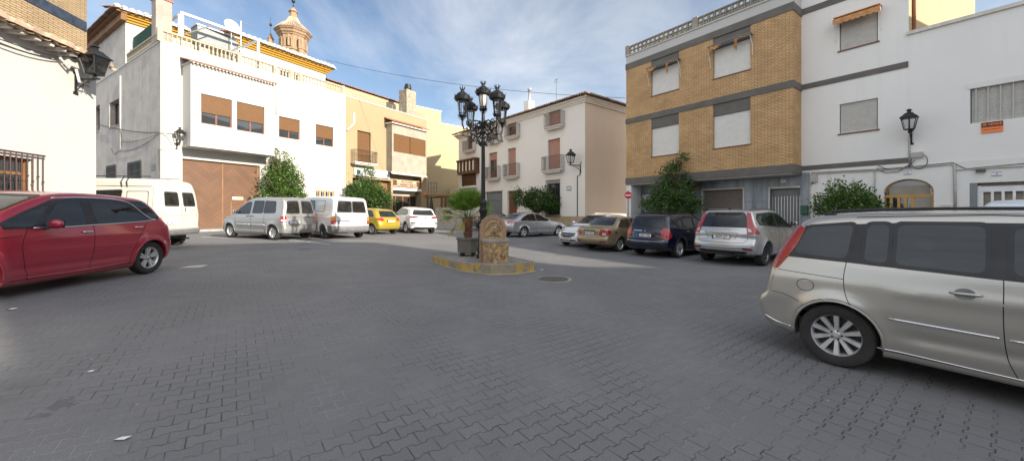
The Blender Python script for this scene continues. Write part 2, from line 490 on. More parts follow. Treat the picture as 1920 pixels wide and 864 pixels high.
class Panel:
    def __init__(s, S): s.S = S
    def mapped(s, A, axis, side, off):
        S = s.S
        if axis == 'y':
            v = S.solve(A[:, 0], A[:, 1], 'y', 1); P = np.stack([A[:, 0], side*v, A[:, 1]], 1)
        elif axis == 'x':
            v = S.solve(A[:, 0], A[:, 1], 'x', side); P = np.stack([v, A[:, 0], A[:, 1]], 1)
        elif axis in ('c', 'cf'):
            v = S.solve(A[:, 0], A[:, 1], axis, 1); th = np.radians(A[:, 0]); cx, sg_ = (S.x0+.55, -1) if axis == 'c' else (S.x1-.55, 1)
            P = np.stack([cx+sg_*v*np.cos(th), side*(S.hw-.40+v*np.sin(th)), A[:, 1]], 1)
        else:
            v = S.solve(A[:, 0], A[:, 1], 'z', 1); P = np.stack([A[:, 0], A[:, 1], v], 1)
        s.hit = S.hit.copy(); e = 2e-3; x, y, z = P.T
        G_ = np.stack([S.f(x+e, y, z, False)-S.f(x-e, y, z, False), S.f(x, y+e, z, False)-S.f(x, y-e, z, False), S.f(x, y, z+e, False)-S.f(x, y, z-e, False)], 1)
        G_ /= np.linalg.norm(G_, axis=1)[:, None]+1e-9
        if axis in 'xyz': s.hit &= np.abs(G_[:, {'x': 0, 'y': 1, 'z': 2}[axis]]) > .12
        return P+G_*off
def sheet(S, name, poly, axis, side, off, mat, root, M, step=.07, hole=None):
    """a panel cut to a side/end-view outline, laid on the body's surface"""
    A, Fc = polygrid(poly, step, 110 if axis in ('c', 'cf') else 1)
    if hole is not None:
        # ring: outer outline stitched to the inner one
        n = 72
        def res(pl):
            P = np.array(pl+[pl[0]]); L = np.r_[0, np.cumsum(np.hypot(*np.diff(P, axis=0).T))]; t = np.linspace(0, L[-1], n, endpoint=False)
            return np.stack([np.interp(t, L, P[:, 0]), np.interp(t, L, P[:, 1])], 1)
        o = res(poly); i_ = res(hole); A = np.concatenate([o, i_]); Fc = [[k, (k+1) % n, n+(k+1) % n, n+k] for k in range(n)]
    pn = Panel(S); P = pn.mapped(A, axis, side, off); Fc = [f for f in Fc if all(pn.hit[i] for i in f)] or Fc[:1]
    me = bpy.data.meshes.new(name); me.from_pydata(P.tolist(), [], Fc); me.update()
    # make normals face outwards
    nrm = np.mean([f.normal[:] for f in me.polygons], axis=0); d = {'y': nrm[1], 'x': nrm[0], 'z': nrm[2], 'c': nrm[1]*side-nrm[0]*1.0, 'cf': nrm[1]*side+nrm[0]}[axis]*(side if axis in 'xy' else 1)
    if d < 0: me.flip_normals()
    me.materials.append(mat); me.polygons.foreach_set('use_smooth', [True]*len(me.polygons))
    return link(bpy.data.objects.new(name, me), root, M)
def line_on(S, name, pts, axis, side, off, mat, root, M, w=.008, tube=None, smooth=False):
    P = catmull(pts, 6) if smooth else np.array(pts, float)
    q = [P[0]]
    for a, b in zip(P[:-1], P[1:]):
        n = max(1, int(np.linalg.norm(b-a)/.05)); q += [a+(b-a)*(i+1)/n for i in range(n)]
    q = np.array(q)
    if tube:
        Q = Panel(S).mapped(q, axis, side, off); mb = MB(); mb.tube([tuple(p) for p in Q], tube, 6)
        return mb.build(name, mat, root, M, smooth=True) if name else Q
    d = np.gradient(q, axis=0); d /= np.linalg.norm(d, axis=1)[:, None]+1e-9; nn = np.stack([-d[:, 1], d[:, 0]], 1)*w/2
    A = np.concatenate([q+nn, q-nn]); n = len(q); Q = Panel(S).mapped(A, axis, side, off)
    return Q, [[i, i+1, n+i+1, n+i] for i in range(n-1)]
def wheel(root, M, x, y, c, mats, style):
    R_ = c['R']; w = c.get('tw', .205); sgn = 1 if y > 0 else -1
    rr = c.get('rim', R_*.665)
    tr, rm, dk = mats
    mb = MB(); h = w/2
    prof = [(rr*.97, -h*.8), (rr+.012, -h*.92), (R_*.86, -h), (R_*.95, -h*.94), (R_*.985, -h*.8), (R_, -h*.55)]
    for gx in (-.35, -.12, .12, .35): prof += [(R_, h*(gx-.05)), (R_-.007, h*(gx-.04)), (R_-.007, h*(gx+.04)), (R_, h*(gx+.05))]
    prof += [(R_, h*.55), (R_*.985, h*.8), (R_*.95, h*.94), (R_*.86, h), (rr+.012, h*.92), (rr*.97, h*.8)]
    mb.lathe(prof, n=44, axis='y', cap=False)
    Mw = M @ T(x, y, R_) @ Matrix.Rotation(math.pi if sgn < 0 else 0, 4, 'Z')
    wh = mb.build('wheel', tr, root, Mw, ang=40)
    mb = MB()                                    # rim barrel and spokes, outer side at +y
    mb.m = 0
    mb.lathe([(rr*.99, -h*.7), (rr*.90, -h*.6), (rr*.90, h*.35), (rr*.93, h*.6), (rr*.985, h*.74), (rr, h*.80), (rr*1.01, h*.74)], n=40, axis='y', cap=False)
    n, wd, pair, face = style
    yo = h*face
    def spoke(a, w0, w1, r0=.045, r1=None, skew=0):
        r1 = r1 or rr*.945
        ca, sa = math.cos(a), math.sin(a); vs = []
        for (r, hw_, yy, yb) in ((r0, w0, yo-.012, yo-.045), (r0+(r1-r0)*.5, (w0+w1)/2, yo-.004, yo-.035), (r1, w1, yo+.006, yo-.03)):
            dk_ = skew*(r-r0)
            for sx, yv in ((-1, yb), (-.75, yy), (.75, yy), (1, yb)):
                px = hw_*sx+dk_; vs.append((r*ca-px*sa, yv, r*sa+px*ca))
        fs = []
        for k in range(2):
            for q in range(3): fs.append((k*4+q, k*4+q+1, k*4+5+q, k*4+4+q))
        mb.add(vs, fs)
    for i in range(n):
        a = 2*math.pi*i/n+math.pi/2
        if pair: 
            spoke(a-pair, wd, wd*.9, skew=-.0); spoke(a+pair, wd, wd*.9)
        else: spoke(a, wd, wd*c.get('spw', 1.5))
    mb.lathe([(.001, yo-.004), (.026, yo-.005), (.034, yo-.012), (.062, yo-.018), (.07, yo-.04)], n=20, axis='y', cap=False)
    rim = mb.build('rim', rm, wh, Mw, ang=35)
    mb = MB(); mb.lathe([(.02, -h*.1), (rr*.93, -h*.1), (rr*.93, -h*.5), (.02, -h*.5)], n=28, axis='y')
    for i in range(5):
        a = 2*math.pi*i/5+.6; mb.lathe([(.009, yo-.012), (.009, yo+.002)], c=(.036*math.cos(a)*1.3, 0, .036*math.sin(a)*1.3), n=6, axis='y')
    mb.build('brake_disc', dk, wh, Mw, ang=40)
    return wh
def paint(name, col, metal=.55, rough=.28, dust=.12, flake=0):
    m, nt, b = newmat(name); v = objco(nt)
    d = ramp(nt, noise(nt, 3.0, 6, v, .7), [(.35, (0, 0, 0)), (.75, (1, 1, 1))])
    sep = nt.nodes.new('ShaderNodeSeparateXYZ'); nt.links.new(v, sep.inputs[0]); E.nt = nt
    low = E.m('MAXIMUM', E.m('SUBTRACT', 1.0, E(sep.outputs[2])*1.7), 0.0)
    dn = nt.nodes.new('ShaderNodeRGBToBW'); nt.links.new(d, dn.inputs[0])
    fac = E.m('MINIMUM', (E(dn.outputs[0])*.5+.25)*(low*1.3+.18)*dust*3, .6)
    geo = nt.nodes.new('ShaderNodeNewGeometry')
    c1 = mixc(nt, fac, col, (.30, .27, .23))
    c = mixc(nt, E(geo.outputs['Backfacing']), c1, (.025, .025, .027))
    nt.links.new(c, b.inputs['Base Color'])
    mt = E.m('MULTIPLY', (1-fac), metal); mt = mt*(1-E(geo.outputs['Backfacing'])); nt.links.new(mt.s, b.inputs['Metallic'])
    rg = fac*.6+rough; nt.links.new(rg.s, b.inputs['Roughness'])
    ct = (1-fac)*.9*(1-E(geo.outputs['Backfacing'])); nt.links.new(ct.s, b.inputs['Coat Weight']); b.inputs['Coat Roughness'].default_value = .05
    bump(nt, b, E(noise(nt, 1.2, 2, v)), .02, .05)
    return m
def glassmat(name, tint=(.25, .3, .3), dust=.08):
    m = bpy.data.materials.new(name); m.use_nodes = True; nt = m.node_tree; nt.nodes.clear()
    out = nt.nodes.new('ShaderNodeOutputMaterial'); tr = nt.nodes.new('ShaderNodeBsdfTransparent'); tr.inputs[0].default_value = (*tint, 1)
    gl = nt.nodes.new('ShaderNodeBsdfGlossy'); gl.inputs['Roughness'].default_value = .02; gl.inputs[0].default_value = (.9, .95, 1, 1)
    fr = nt.nodes.new('ShaderNodeFresnel'); fr.inputs[0].default_value = 1.55
    mx = nt.nodes.new('ShaderNodeMixShader'); E.nt = nt
    f = E.m('MINIMUM', E(fr.outputs[0])*1.15+.0, 1.0); nt.links.new(f.s, mx.inputs[0]); nt.links.new(tr.outputs[0], mx.inputs[1]); nt.links.new(gl.outputs[0], mx.inputs[2])
    df = nt.nodes.new('ShaderNodeBsdfDiffuse'); df.inputs[0].default_value = (.35, .33, .3, 1)
    mx2 = nt.nodes.new('ShaderNodeMixShader'); v = objco(nt)
    d = E(noise(nt, 5, 5, v)); nt.links.new((d*dust).s, mx2.inputs[0]); nt.links.new(mx.outputs[0], mx2.inputs[1]); nt.links.new(df.outputs[0], mx2.inputs[2])
    nt.links.new(mx2.outputs[0], out.inputs[0]); return m
def lampmat(name, col, bright=1):
    m, nt, b = newmat(name); v = objco(nt)
    c = ramp(nt, noise(nt, 14, 2, mapping(nt, v, (1, 1, 4))), [(.35, shade(col, .75)), (.65, col)])
    nt.links.new(c, b.inputs['Base Color']); b.inputs['Roughness'].default_value = .12; b.inputs['Coat Weight'].default_value = 1
    w = nt.nodes.new('ShaderNodeTexWave'); w.inputs['Scale'].default_value = 22; w.bands_direction = 'Z'; nt.links.new(v, w.inputs['Vector'])
    bump(nt, b, w.outputs['Fac'], .25, .004); return m
CM = {}
def car_mats():
    CM['tyre'] = plain('tyre_rubber', (.028, .027, .026), .85, var=.25, scale=9, bmp=.002)
    CM['rim'] = plain('alloy', (.62, .62, .62), .36, .6, var=.15, scale=14)
    CM['rimd'] = plain('dark_alloy', (.16, .16, .165), .32, .8, var=.2)
    CM['disc'] = plain('brake_steel', (.06, .055, .05), .5, .6)
    CM['blk'] = plain('black_plastic', (.022, .022, .024), .45, var=.2)
    CM['gap'] = plain('panel_gap', (.008, .008, .009), .8)
    CM['grey'] = plain('grey_plastic', (.14, .14, .145), .6, var=.15)
    CM['chrome'] = plain('chrome', (.75, .76, .78), .14, 1, var=.04)
    CM['red'] = lampmat('tail_lamp_red', (.36, .005, .008)); CM['dred'] = lampmat('dark_red_lamp', (.20, .008, .012))
    CM['amber'] = lampmat('amber_lamp', (.75, .22, .02)); CM['clear'] = lampmat('clear_lamp', (.62, .64, .66))
    CM['glass'] = glassmat('car_glass', (.42, .47, .46)); CM['tint'] = glassmat('tinted_glass', (.035, .04, .05)); CM['dtint'] = glassmat('very_dark_glass', (.004, .005, .006), .05)
    CM['plate'] = plain('plate_white', (.75, .75, .73), .4, var=.04); CM['ink'] = plain('plate_ink', (.02, .02, .022), .6)
    CM['eu'] = plain('plate_blue', (.02, .06, .32), .4); CM['seat'] = plain('seat_fabric', (.05, .05, .055), .95, var=.3)
    CM['inner'] = plain('cabin_lining', (.10, .10, .10), .95, var=.2)
def build_car(c, M):
    S = CarShape(c); root = thing('parked_car' if not c.get('van') else 'parked_van', c['label'], 'car' if not c.get('van') else 'van', M, c.get('group'))
    pm = c['paint']; h = c.get('vox', .034)
    P, Q = surface_net(lambda x, y, z: S.f(x, y, z), (S.x0-.06, -S.hw-.09, c.get('zlo', .08)), (S.x1+.08, S.hw+.09, S.H+.08), h)
    for _ in range(3):
        e = 1.5e-3; x, y, z = P.T; v = S.f(x, y, z)
        G_ = np.stack([S.f(x+e, y, z)-S.f(x-e, y, z), S.f(x, y+e, z)-S.f(x, y-e, z), S.f(x, y, z+e)-S.f(x, y, z-e)], 1)/(2*e)
        g2 = (G_**2).sum(1)+.15; st = np.clip(-v/g2, -h*.5, h*.5)[:, None]*G_; P = P+st*.9
    # window openings: drop body faces inside the glass outlines
    C = P[Q].mean(1); kill = np.zeros(len(Q), bool); blk = np.abs(C[:, 1]) > S.hw*.55
    sw = [roundpoly(w, 2, .12) for w in c.get('side', [])]
    for w in sw: kill |= inpoly(scaled(w, -.012), C[:, 0], C[:, 2]) & blk
    rw = roundpoly(c['rear'], 2, .10) if c.get('rear') else None
    rws = [rw] if rw else []
    if c.get('rears'): rws = [roundpoly(q, 2, .12) for q in c['rears']]
    for w in rws: kill |= inpoly(scaled(w, -.012), C[:, 1], C[:, 2]) & (C[:, 0] < c.get('rearx', .5))
    fw = roundpoly(c['front'], 2, .10) if c.get('front') else None
    if fw: kill |= inpoly(scaled(fw, -.012), C[:, 1], C[:, 2]) & (C[:, 0] > c['wb']*.5)
    mesh_np('body', P, Q[~kill], pm, root)
    M0 = WM[root.name]
    gl = CM[c['tinted']] if c.get('tinted') else CM['glass']
    def glass(name, poly, axis, side, mt):
        rim = scaled(poly, c.get('seal', .020)); hole = scaled(poly, -.013)
        o = sheet(S, name, scaled(poly, .004), axis, side, .004, mt, root, M0)
        sheet(S, 'seal', rim, axis, side, .006, CM['blk'], o, M0, hole=hole)
        return o
    for i, w in enumerate(sw):
        for sd in (1, -1): glass('window', w, 'y', sd, CM['tint'] if i in c.get('tint_i', ()) else gl)
    for w in rws: glass('rear_window', w, 'x', -1, CM['tint'] if c.get('rtint') else gl)
    if fw: glass('windscreen', fw, 'x', 1, CM['glass'])
    # black pillars between the side windows
    for pl in c.get('black_side', []):
        for sd in (1, -1): sheet(S, 'pillar_trim', pl, 'y', sd, .003, CM['blk'], root, M0, step=.035)
    # panel gaps
    A = []; B = []
    def addl(r): 
        k = sum(len(a) for a in A); A.append(r[0]); B.extend([[k+i for i in f] for f in r[1]])
    for ln in c.get('gaps', []):
        for sd in (1, -1): addl(line_on(S, None, ln, 'y', sd, .0018, None, None, None, w=c.get('gapw', .009), smooth=len(ln) > 3))
    for ln in c.get('rgaps', []): addl(line_on(S, None, ln, 'x', -1, .0018, None, None, None, w=.010))
    for ln in c.get('fgaps', []): addl(line_on(S, None, ln, 'x', 1, .0018, None, None, None, w=.012))
    if A:
        V = np.concatenate(A); me = bpy.data.meshes.new('panel_gap'); me.from_pydata(V.tolist(), [], B); me.materials.append(CM['gap']); link(bpy.data.objects.new('panel_gap', me), root)
    names = {'red': 'tail_light', 'dred': 'tail_light', 'amber': 'indicator', 'clear': 'headlight', 'blk': 'trim', 'grey': 'bumper_trim', 'chrome': 'chrome_trim', 'paint': 'panel', 'silver': 'panel'}
    for it in c.get('panels', []):       # (axis, side(s), poly, material, offset, name)
        axis, side, poly, mk = it[:4]; off = it[4] if len(it) > 4 else .005; nm = it[5] if len(it) > 5 else names[mk]
        poly = roundpoly(poly, 2, r=.025 if axis not in ('c', 'cf') else .02); mt = pm if mk == 'paint' else CM[mk]
        if axis in ('y', 'c', 'cf'):
            for sd in (1, -1): sheet(S, nm, poly, axis, sd, off, mt, root, M0, step=.05)
        elif axis == 'xm':               # end-view outline on both halves
            sheet(S, nm, poly, 'x', side, off, mt, root, M0, step=.05)
            sheet(S, nm, [(-a, b) for a, b in poly][::-1], 'x', side, off, mt, root, M0, step=.05)
        else: sheet(S, nm, poly, axis, side, off, mt, root, M0, step=.05)
    for it in c.get('tubes', []):        # (axis, side, pts, mat, off, radius, name)
        axis, side, pts, mk, off, rad, nm = it
        sds = (1, -1) if axis in ('y', 'zm') else (side,)
        for sd in sds:
            if axis == 'zm': line_on(S, nm, [(a, b*sd) for a, b in pts], 'z', 1, off, CM.get(mk, pm), root, M0, tube=rad, smooth=True)
            else: line_on(S, nm, pts, axis, sd, off, pm if mk == 'paint' else CM[mk], root, M0, tube=rad, smooth=len(pts) > 2)
    # wheel-arch lips
    for xa, r in S.arch:
        n = 26; a = np.radians(np.linspace(-8, 188, n)); px_ = xa+S.ra*np.cos(a); pz = r+S.ra*np.sin(a); S.solve(px_, pz, 'y', 1); ok = S.hit & (S.f(px_, 0*px_+S.hw-.14, pz, False) < 0)
        ys = S.solve(px_[ok], pz[ok], 'y', 1)
        for sd in (1, -1):
            MB().tube([(x, sd*(y-.008), z) for x, y, z in zip(px_[ok], ys, pz[ok])], c.get('lip', .013), 6).build('wheel_arch', CM['blk'] if c.get('arch_blk') else pm, root, smooth=True)
    # handles
    for hx, hz in c.get('handles', []):
        for sd in (1, -1):
            xs = np.linspace(hx-.09, hx+.09, 7); ys = S.solve(xs, np.full(7, hz), 'y', 1)
            mb = MB(); mb.tube([(x, sd*(y+(.012 if i in (0, 6) else .03)), hz+.0) for i, (x, y) in enumerate(zip(xs, ys))], [.008, .013, .014, .014, .014, .013, .008], 8)
            mb.build('door_handle', {'paint': pm, 'chrome': CM['chrome'], 'blk': CM['blk']}[c.get('hmat', 'paint')], root, smooth=True)
    # mirrors
    if c.get('mirror'):
        mx, mz = c['mirror']; yy = float(S.solve([mx], [mz-.03], 'y', 1)[0])
        for sd in (1, -1):
            mb = MB(); mb.ball((mx+.01, sd*(yy+.13), mz+.03), .1, 16, .62, 1.05, .72); mb.m = 1
            mb.tube([(mx+.05, sd*(yy-.02), mz-.05), (mx+.03, sd*(yy+.07), mz-.02)], .022, 6)
            mb.quad((mx-.048, sd*(yy+.05), mz-.03), (mx-.048, sd*(yy+.20), mz-.03), (mx-.048, sd*(yy+.2), mz+.08), (mx-.048, sd*(yy+.05), mz+.08))
            mb.build('wing_mirror', [CM['blk'] if c.get('bmirror') else pm, CM['blk']], root, smooth=True)
    # interior: tub, seats
    b = c.get('belt', .95)
    if sw or rw:
        mb = MB(); x0 = S.x0+.45; x1 = c['wb']-.35
        mb.box(x0, x1, -S.hw*.80, S.hw*.80, .28, .42); mb.box(x1, x1+.35, -S.hw*.78, S.hw*.78, .5, b-.02)
        mb.box(S.x0+.22, S.x0+.62, -S.hw*.8, S.hw*.8, .5, b-.06)
        mb.build('cabin_floor', CM['inner'], root)
        mb = MB()
        for sx in c.get('seats', (c['wb']*.24, c['wb']*.58)):
            for sy in (-.36, .36):
                mb.box(sx-.05, sx+.42, sy-.24, sy+.24, .42, .6, .04)
                M1 = mb.M; mb.M = T(sx-.08, sy, .58) @ Matrix.Rotation(R(-14), 4, 'Y'); mb.box(-.07, .07, -.24, .24, 0, .56, .05); mb.box(-.05, .05, -.12, .12, .6, .76, .04); mb.M = M1
        mb.build('seats', CM['seat'], root, ang=40)
    # wheels
    st = c.get('style', (5, .04, 0, .7)); rm = CM[c.get('rimm', 'rim')]
    tw = c.get('tw', .205); ty = S.hw-tw/2-c.get('win', .025)
    for x in (0, c['wb']):
        for sd in (1, -1): wheel(root, M0, x, sd*ty, c, (CM['tyre'], rm, CM['disc']), st)
    mb = MB()
    for x in (0, c['wb']): mb.tube([(x, -ty, c['R']), (x, ty, c['R'])], .04, 8)
    mb.box(.45, c['wb']-.45, -.55, .55, .17, .3); mb.tube([(S.x0+.12, -.45, .27), (S.x0+.5, -.45, .27)], .028, 8)
    mb.build('underbody', CM['blk'], root)
    # plates
    for (end, py, pz, body) in c.get('plates', []):
        x = float(S.solve([py], [pz], 'x', end)[0])+end*.022
        Mp = M0 @ T(x, py, pz) @ Matrix.Rotation(R(90*end), 4, 'Z') @ Matrix.Rotation(R(90), 4, 'X')
        mb = MB(); mb.box(-.26, .26, -.058, .058, -.02, .0); 
        pl = mb.build('number_plate', CM['blk'], root, Mp)
        MB().box(-.252, .252, -.05, .05, 0, .003).build('plate_face', CM['plate'], pl, Mp)
        MB().box(-.252, -.212, -.05, .05, .0032, .0045).build('plate_band', CM['eu'], pl, Mp)
        text(body, .105, pl, Mp @ T(.02, -.002, .004), CM['ink'], ext=.001, sx=.86, bold=.0015)
    if c.get('wiper'):
        (a, b_) = c['wiper']; Q_ = line_on(S, None, [a, b_], 'x', -1, .02, None, None, None, tube=.01)
        MB().tube([tuple(p) for p in Q_], .009, 5).build('wiper', CM['blk'], root)
    if c.get('antenna'):
        ax_, ay = c['antenna']; z = float(S.solve([ax_], [ay], 'z', 1)[0])
        MB().tube([(ax_, ay, z-.01), (ax_-.12, ay, z+.22)], .005, 5, r1=.002).build('antenna', CM['blk'], root)
    return root, S
GRP = 'cars parked round the square'
def nrm(v):
    l = math.hypot(*v); return (v[0]/l, v[1]/l)
def carM(p, hd, near):
    """p = ground point of the rear wheel facing the camera, hd = heading, near = lateral distance from that wheel to the centre line (left positive)"""
    h = nrm(hd); l = (-h[1], h[0]); ox, oy = p[0]+l[0]*near, p[1]+l[1]*near
    hx = (g(ox+h[0]*2.7, oy+h[1]*2.7)-g(ox, oy))/2.7; ly = (g(ox+l[0]*.8, oy+l[1]*.8)-g(ox-l[0]*.8, oy-l[1]*.8))/1.6
    X = Vector((h[0], h[1], hx)).normalized(); Yv = Vector((l[0], l[1], ly)); Z = X.cross(Yv).normalized(); Yv = Z.cross(X)
    z = g(ox, oy)+.002
    return Matrix(((X.x, Yv.x, Z.x, ox), (X.y, Yv.y, Z.y, oy), (X.z, Yv.z, Z.z, z), (0, 0, 0, 1)))
def make_cars(only=None):
    car_mats(); L = {}
    def go(k, c, M):
        if only and k not in only: return
        r, S = build_car(c, M); L[k] = (r, S); return r
    # ---- champagne-silver people carrier, right foreground
    c = dict(label='champagne silver people carrier with black roof rails and tall red tail lamp, right foreground', W=1.745, wb=2.75, R=.317, belt=1.04, tumble=.78, bow_r=.10, k=.075, flare=.022, Ra=.362, vox=.02, rim=.215, taper=.7, crease=((.44, .05, -.014), (.84, .05, .007)),
        paint=paint('champagne_paint', (.46, .44, .395), .65, .28, .10), rimm='rim', style=(10, .019, 0, .62), spw=1.55, tinted='dtint', gapw=.006, win=.02,
        prof=[(-.62, .26), (-.74, .36), (-.80, .5), (-.785, .6), (-.72, .68), (-.70, .8), (-.66, .98), (-.56, 1.2), (-.43, 1.42), (-.34, 1.52), (-.22, 1.575), (.1, 1.605), (.8, 1.62), (1.5, 1.605), (2.0, 1.54), (2.5, 1.29), (2.95, 1.06), (3.3, .95), (3.55, .8), (3.66, .6), (3.66, .38), (3.55, .22), (2.75, .19), (0, .19)],
        side=[[(-.39, 1.135), (-.27, 1.44), (.14, 1.485), (.09, 1.105)], [(.20, 1.10), (.22, 1.485), (.40, 1.49), (.39, 1.09)], [(.425, 1.088), (.43, 1.49), (.98, 1.495), (.98, 1.07)], [(1.10, 1.07), (1.10, 1.485), (1.75, 1.46), (2.12, 1.2), (2.2, 1.05)]],
        black_side=[[(-.42, 1.1), (-.28, 1.45), (.6, 1.505), (1.5, 1.51), (1.8, 1.46), (2.2, 1.2), (2.25, 1.02), (1.0, 1.045), (.1, 1.085)]],
        rear=[(-.60, 1.08), (-.52, 1.44), (.52, 1.44), (.60, 1.08)],
        front=[(-.68, 1.1), (-.55, 1.5), (.55, 1.5), (.68, 1.1)],
        gaps=[[(.085, 1.09), (.07, .92), (.09, .75), (.17, .58), (.28, .40), (.33, .27)], [(-.6, .955), (-.3, .935), (.07, .915)], [(1.04, 1.46), (1.06, 1.05), (1.06, .7), (1.08, .42), (1.13, .27)], [(.33, .275), (1.6, .25)], [(.14, 1.545), (1.0, 1.575), (1.9, 1.53)], [(2.2, 1.05), (2.2, .6), (2.1, .27)], [(-.62, .70), (-.45, .68), (-.30, .62)], [(-.25+.075*math.cos(a*math.pi/8), .81+.062*math.sin(a*math.pi/8)) for a in range(17)]],
        rgaps=[[(-.7, .9), (.7, .9)]],
        panels=[('c', 0, [(12, .965), (54, .962), (66, 1.14), (84, 1.42), (60, 1.47), (35, 1.46), (10, 1.45)], 'red', .008),
                ('y', 0, [(.80, .93), (.86, .955), (.92, .93), (.92, .87), (.86, .85), (.80, .87)], 'rimd', .0015, 'handle_recess'), ('y', 0, [(1.70, .93), (1.76, .955), (1.82, .93), (1.82, .87), (1.76, .85), (1.70, .87)], 'rimd', .0015, 'handle_recess')],
        tubes=[('y', 0, [(.40, .592), (1.04, .575)], 'chrome', .004, .009, 'side_moulding'), ('y', 0, [(1.09, .572), (2.0, .55)], 'chrome', .004, .009, 'side_moulding'), ('y', 0, [(.32, .29), (1.2, .262), (2.3, .25)], 'chrome', .0, .006, 'sill_trim'), ('y', 0, [(-.66, .40), (-.52, .345), (-.38, .325)], 'chrome', .0, .007, 'bumper_trim'),
               ('zm', 1, [(-.08, .60), (.0, .60), (.5, .612), (1.0, .612), (1.5, .60), (1.75, .585)], 'blk', .036, .013, 'roof_rail'), ('zm', 1, [(-.14, .60), (-.04, .60)], 'blk', .012, .018, 'roof_rail'), ('zm', 1, [(1.7, .59), (1.78, .588)], 'blk', .012, .018, 'roof_rail')],
        handles=[(.865, .905), (1.77, .905)], plates=[(-1, 0, .80, '3417 DVB')])
    CM['gapm'] = CM['gap']
    go('mpv', c, carM((3.35, 3.875), (.596, -.803), .86))
    # ---- red people carrier on the left
    c = dict(label='dark red people carrier with chrome window line by the white wall on the left', W=1.82, wb=2.785, R=.33, belt=1.04, tumble=.74, bow_r=.25, bow_f=.4, k=.12, flare=.028, vox=.022, rim=.225,
        paint=paint('crimson_paint', (.36, .010, .038), .2, .3, .12), style=(5, .026, .17, .62), spw=1.3, rimm='rim',
        prof=[(-.66, .26), (-.74, .42), (-.75, .6), (-.69, .8), (-.66, .93), (-.60, 1.04), (-.45, 1.2), (-.25, 1.42), (-.08, 1.53), (.25, 1.575), (.8, 1.605), (1.3, 1.605), (1.75, 1.54), (2.25, 1.33), (2.75, 1.07), (3.05, .97), (3.35, .87), (3.58, .7), (3.67, .5), (3.6, .25), (2.8, .17), (0, .17)],
        side=[[(.33, 1.45), (.05, 1.46), (-.24, 1.16), (.0, 1.13)], [(1.10, 1.475), (.62, 1.46), (.36, 1.38), (.05, 1.13), (.12, 1.095), (1.09, 1.055)], [(1.24, 1.475), (1.60, 1.44), (1.94, 1.04), (1.24, 1.05)], [(1.70, 1.415), (2.38, 1.13), (2.40, 1.05), (2.02, 1.04)]],
        black_side=[[(-.2, 1.1), (-.22, 1.17), (.05, 1.48), (.6, 1.495), (1.3, 1.51), (1.7, 1.46), (2.1, 1.28), (2.45, 1.1), (2.4, 1.02), (1.2, 1.03), (.1, 1.08)]],
        rear=[(-.66, 1.08), (-.55, 1.42), (.55, 1.42), (.66, 1.08)], front=[(-.7, 1.1), (-.6, 1.52), (.6, 1.52), (.7, 1.1)],
        gaps=[[(1.17, 1.46), (1.16, 1.03), (1.16, .7), (1.2, .35), (1.22, .24)], [(.06, 1.08), (.16, .98), (.35, .66), (.44, .45), (.46, .26)], [(2.12, 1.03), (2.2, .8), (2.16, .5), (2.08, .24)], [(.4, .28), (2.3, .26)], [(2.2, .92), (3.1, .86)], [(-.66, .68), (-.4, .66)]],
        rgaps=[[(-.7, .85), (.7, .85)]],
        panels=[('c', 0, [(0, .88), (0, 1.0), (30, 1.04), (55, 1.0), (63, .93), (30, .86)], 'red', .008),
                ('xm', 1, [(.45, .72), (.8, .74), (.84, .82), (.5, .78)], 'clear', .006)],
        tubes=[('y', 0, [(2.05, 1.03), (1.6, 1.03), (1.1, 1.045), (.5, 1.065), (.1, 1.085), (-.03, 1.10)], 'chrome', .006, .011, 'chrome_belt'),
               ('y', 0, [(1.66, 1.49), (1.2, 1.515), (.7, 1.505), (.42, 1.46), (.3, 1.4), (.12, 1.23), (-.04, 1.11)], 'chrome', .006, .012, 'chrome_arch'),
               ('y', 0, [(-.04, 1.11), (-.12, 1.10)], 'chrome', .004, .018, 'chrome_belt'), ('y', 0, [(.5, .30), (1.2, .28), (2.1, .28)], 'paint', .004, .012, 'sill')],
        handles=[(1.28, .935), (.31, .975)], hmat='chrome', mirror=(1.86, 1.06), plates=[(-1, 0, .78, '2681 HXP')])
    go('red', c, carM((-7.5, 7.73), (.083, -.997), -.88))
    # ---- old white van, left
    CM['cream'] = None
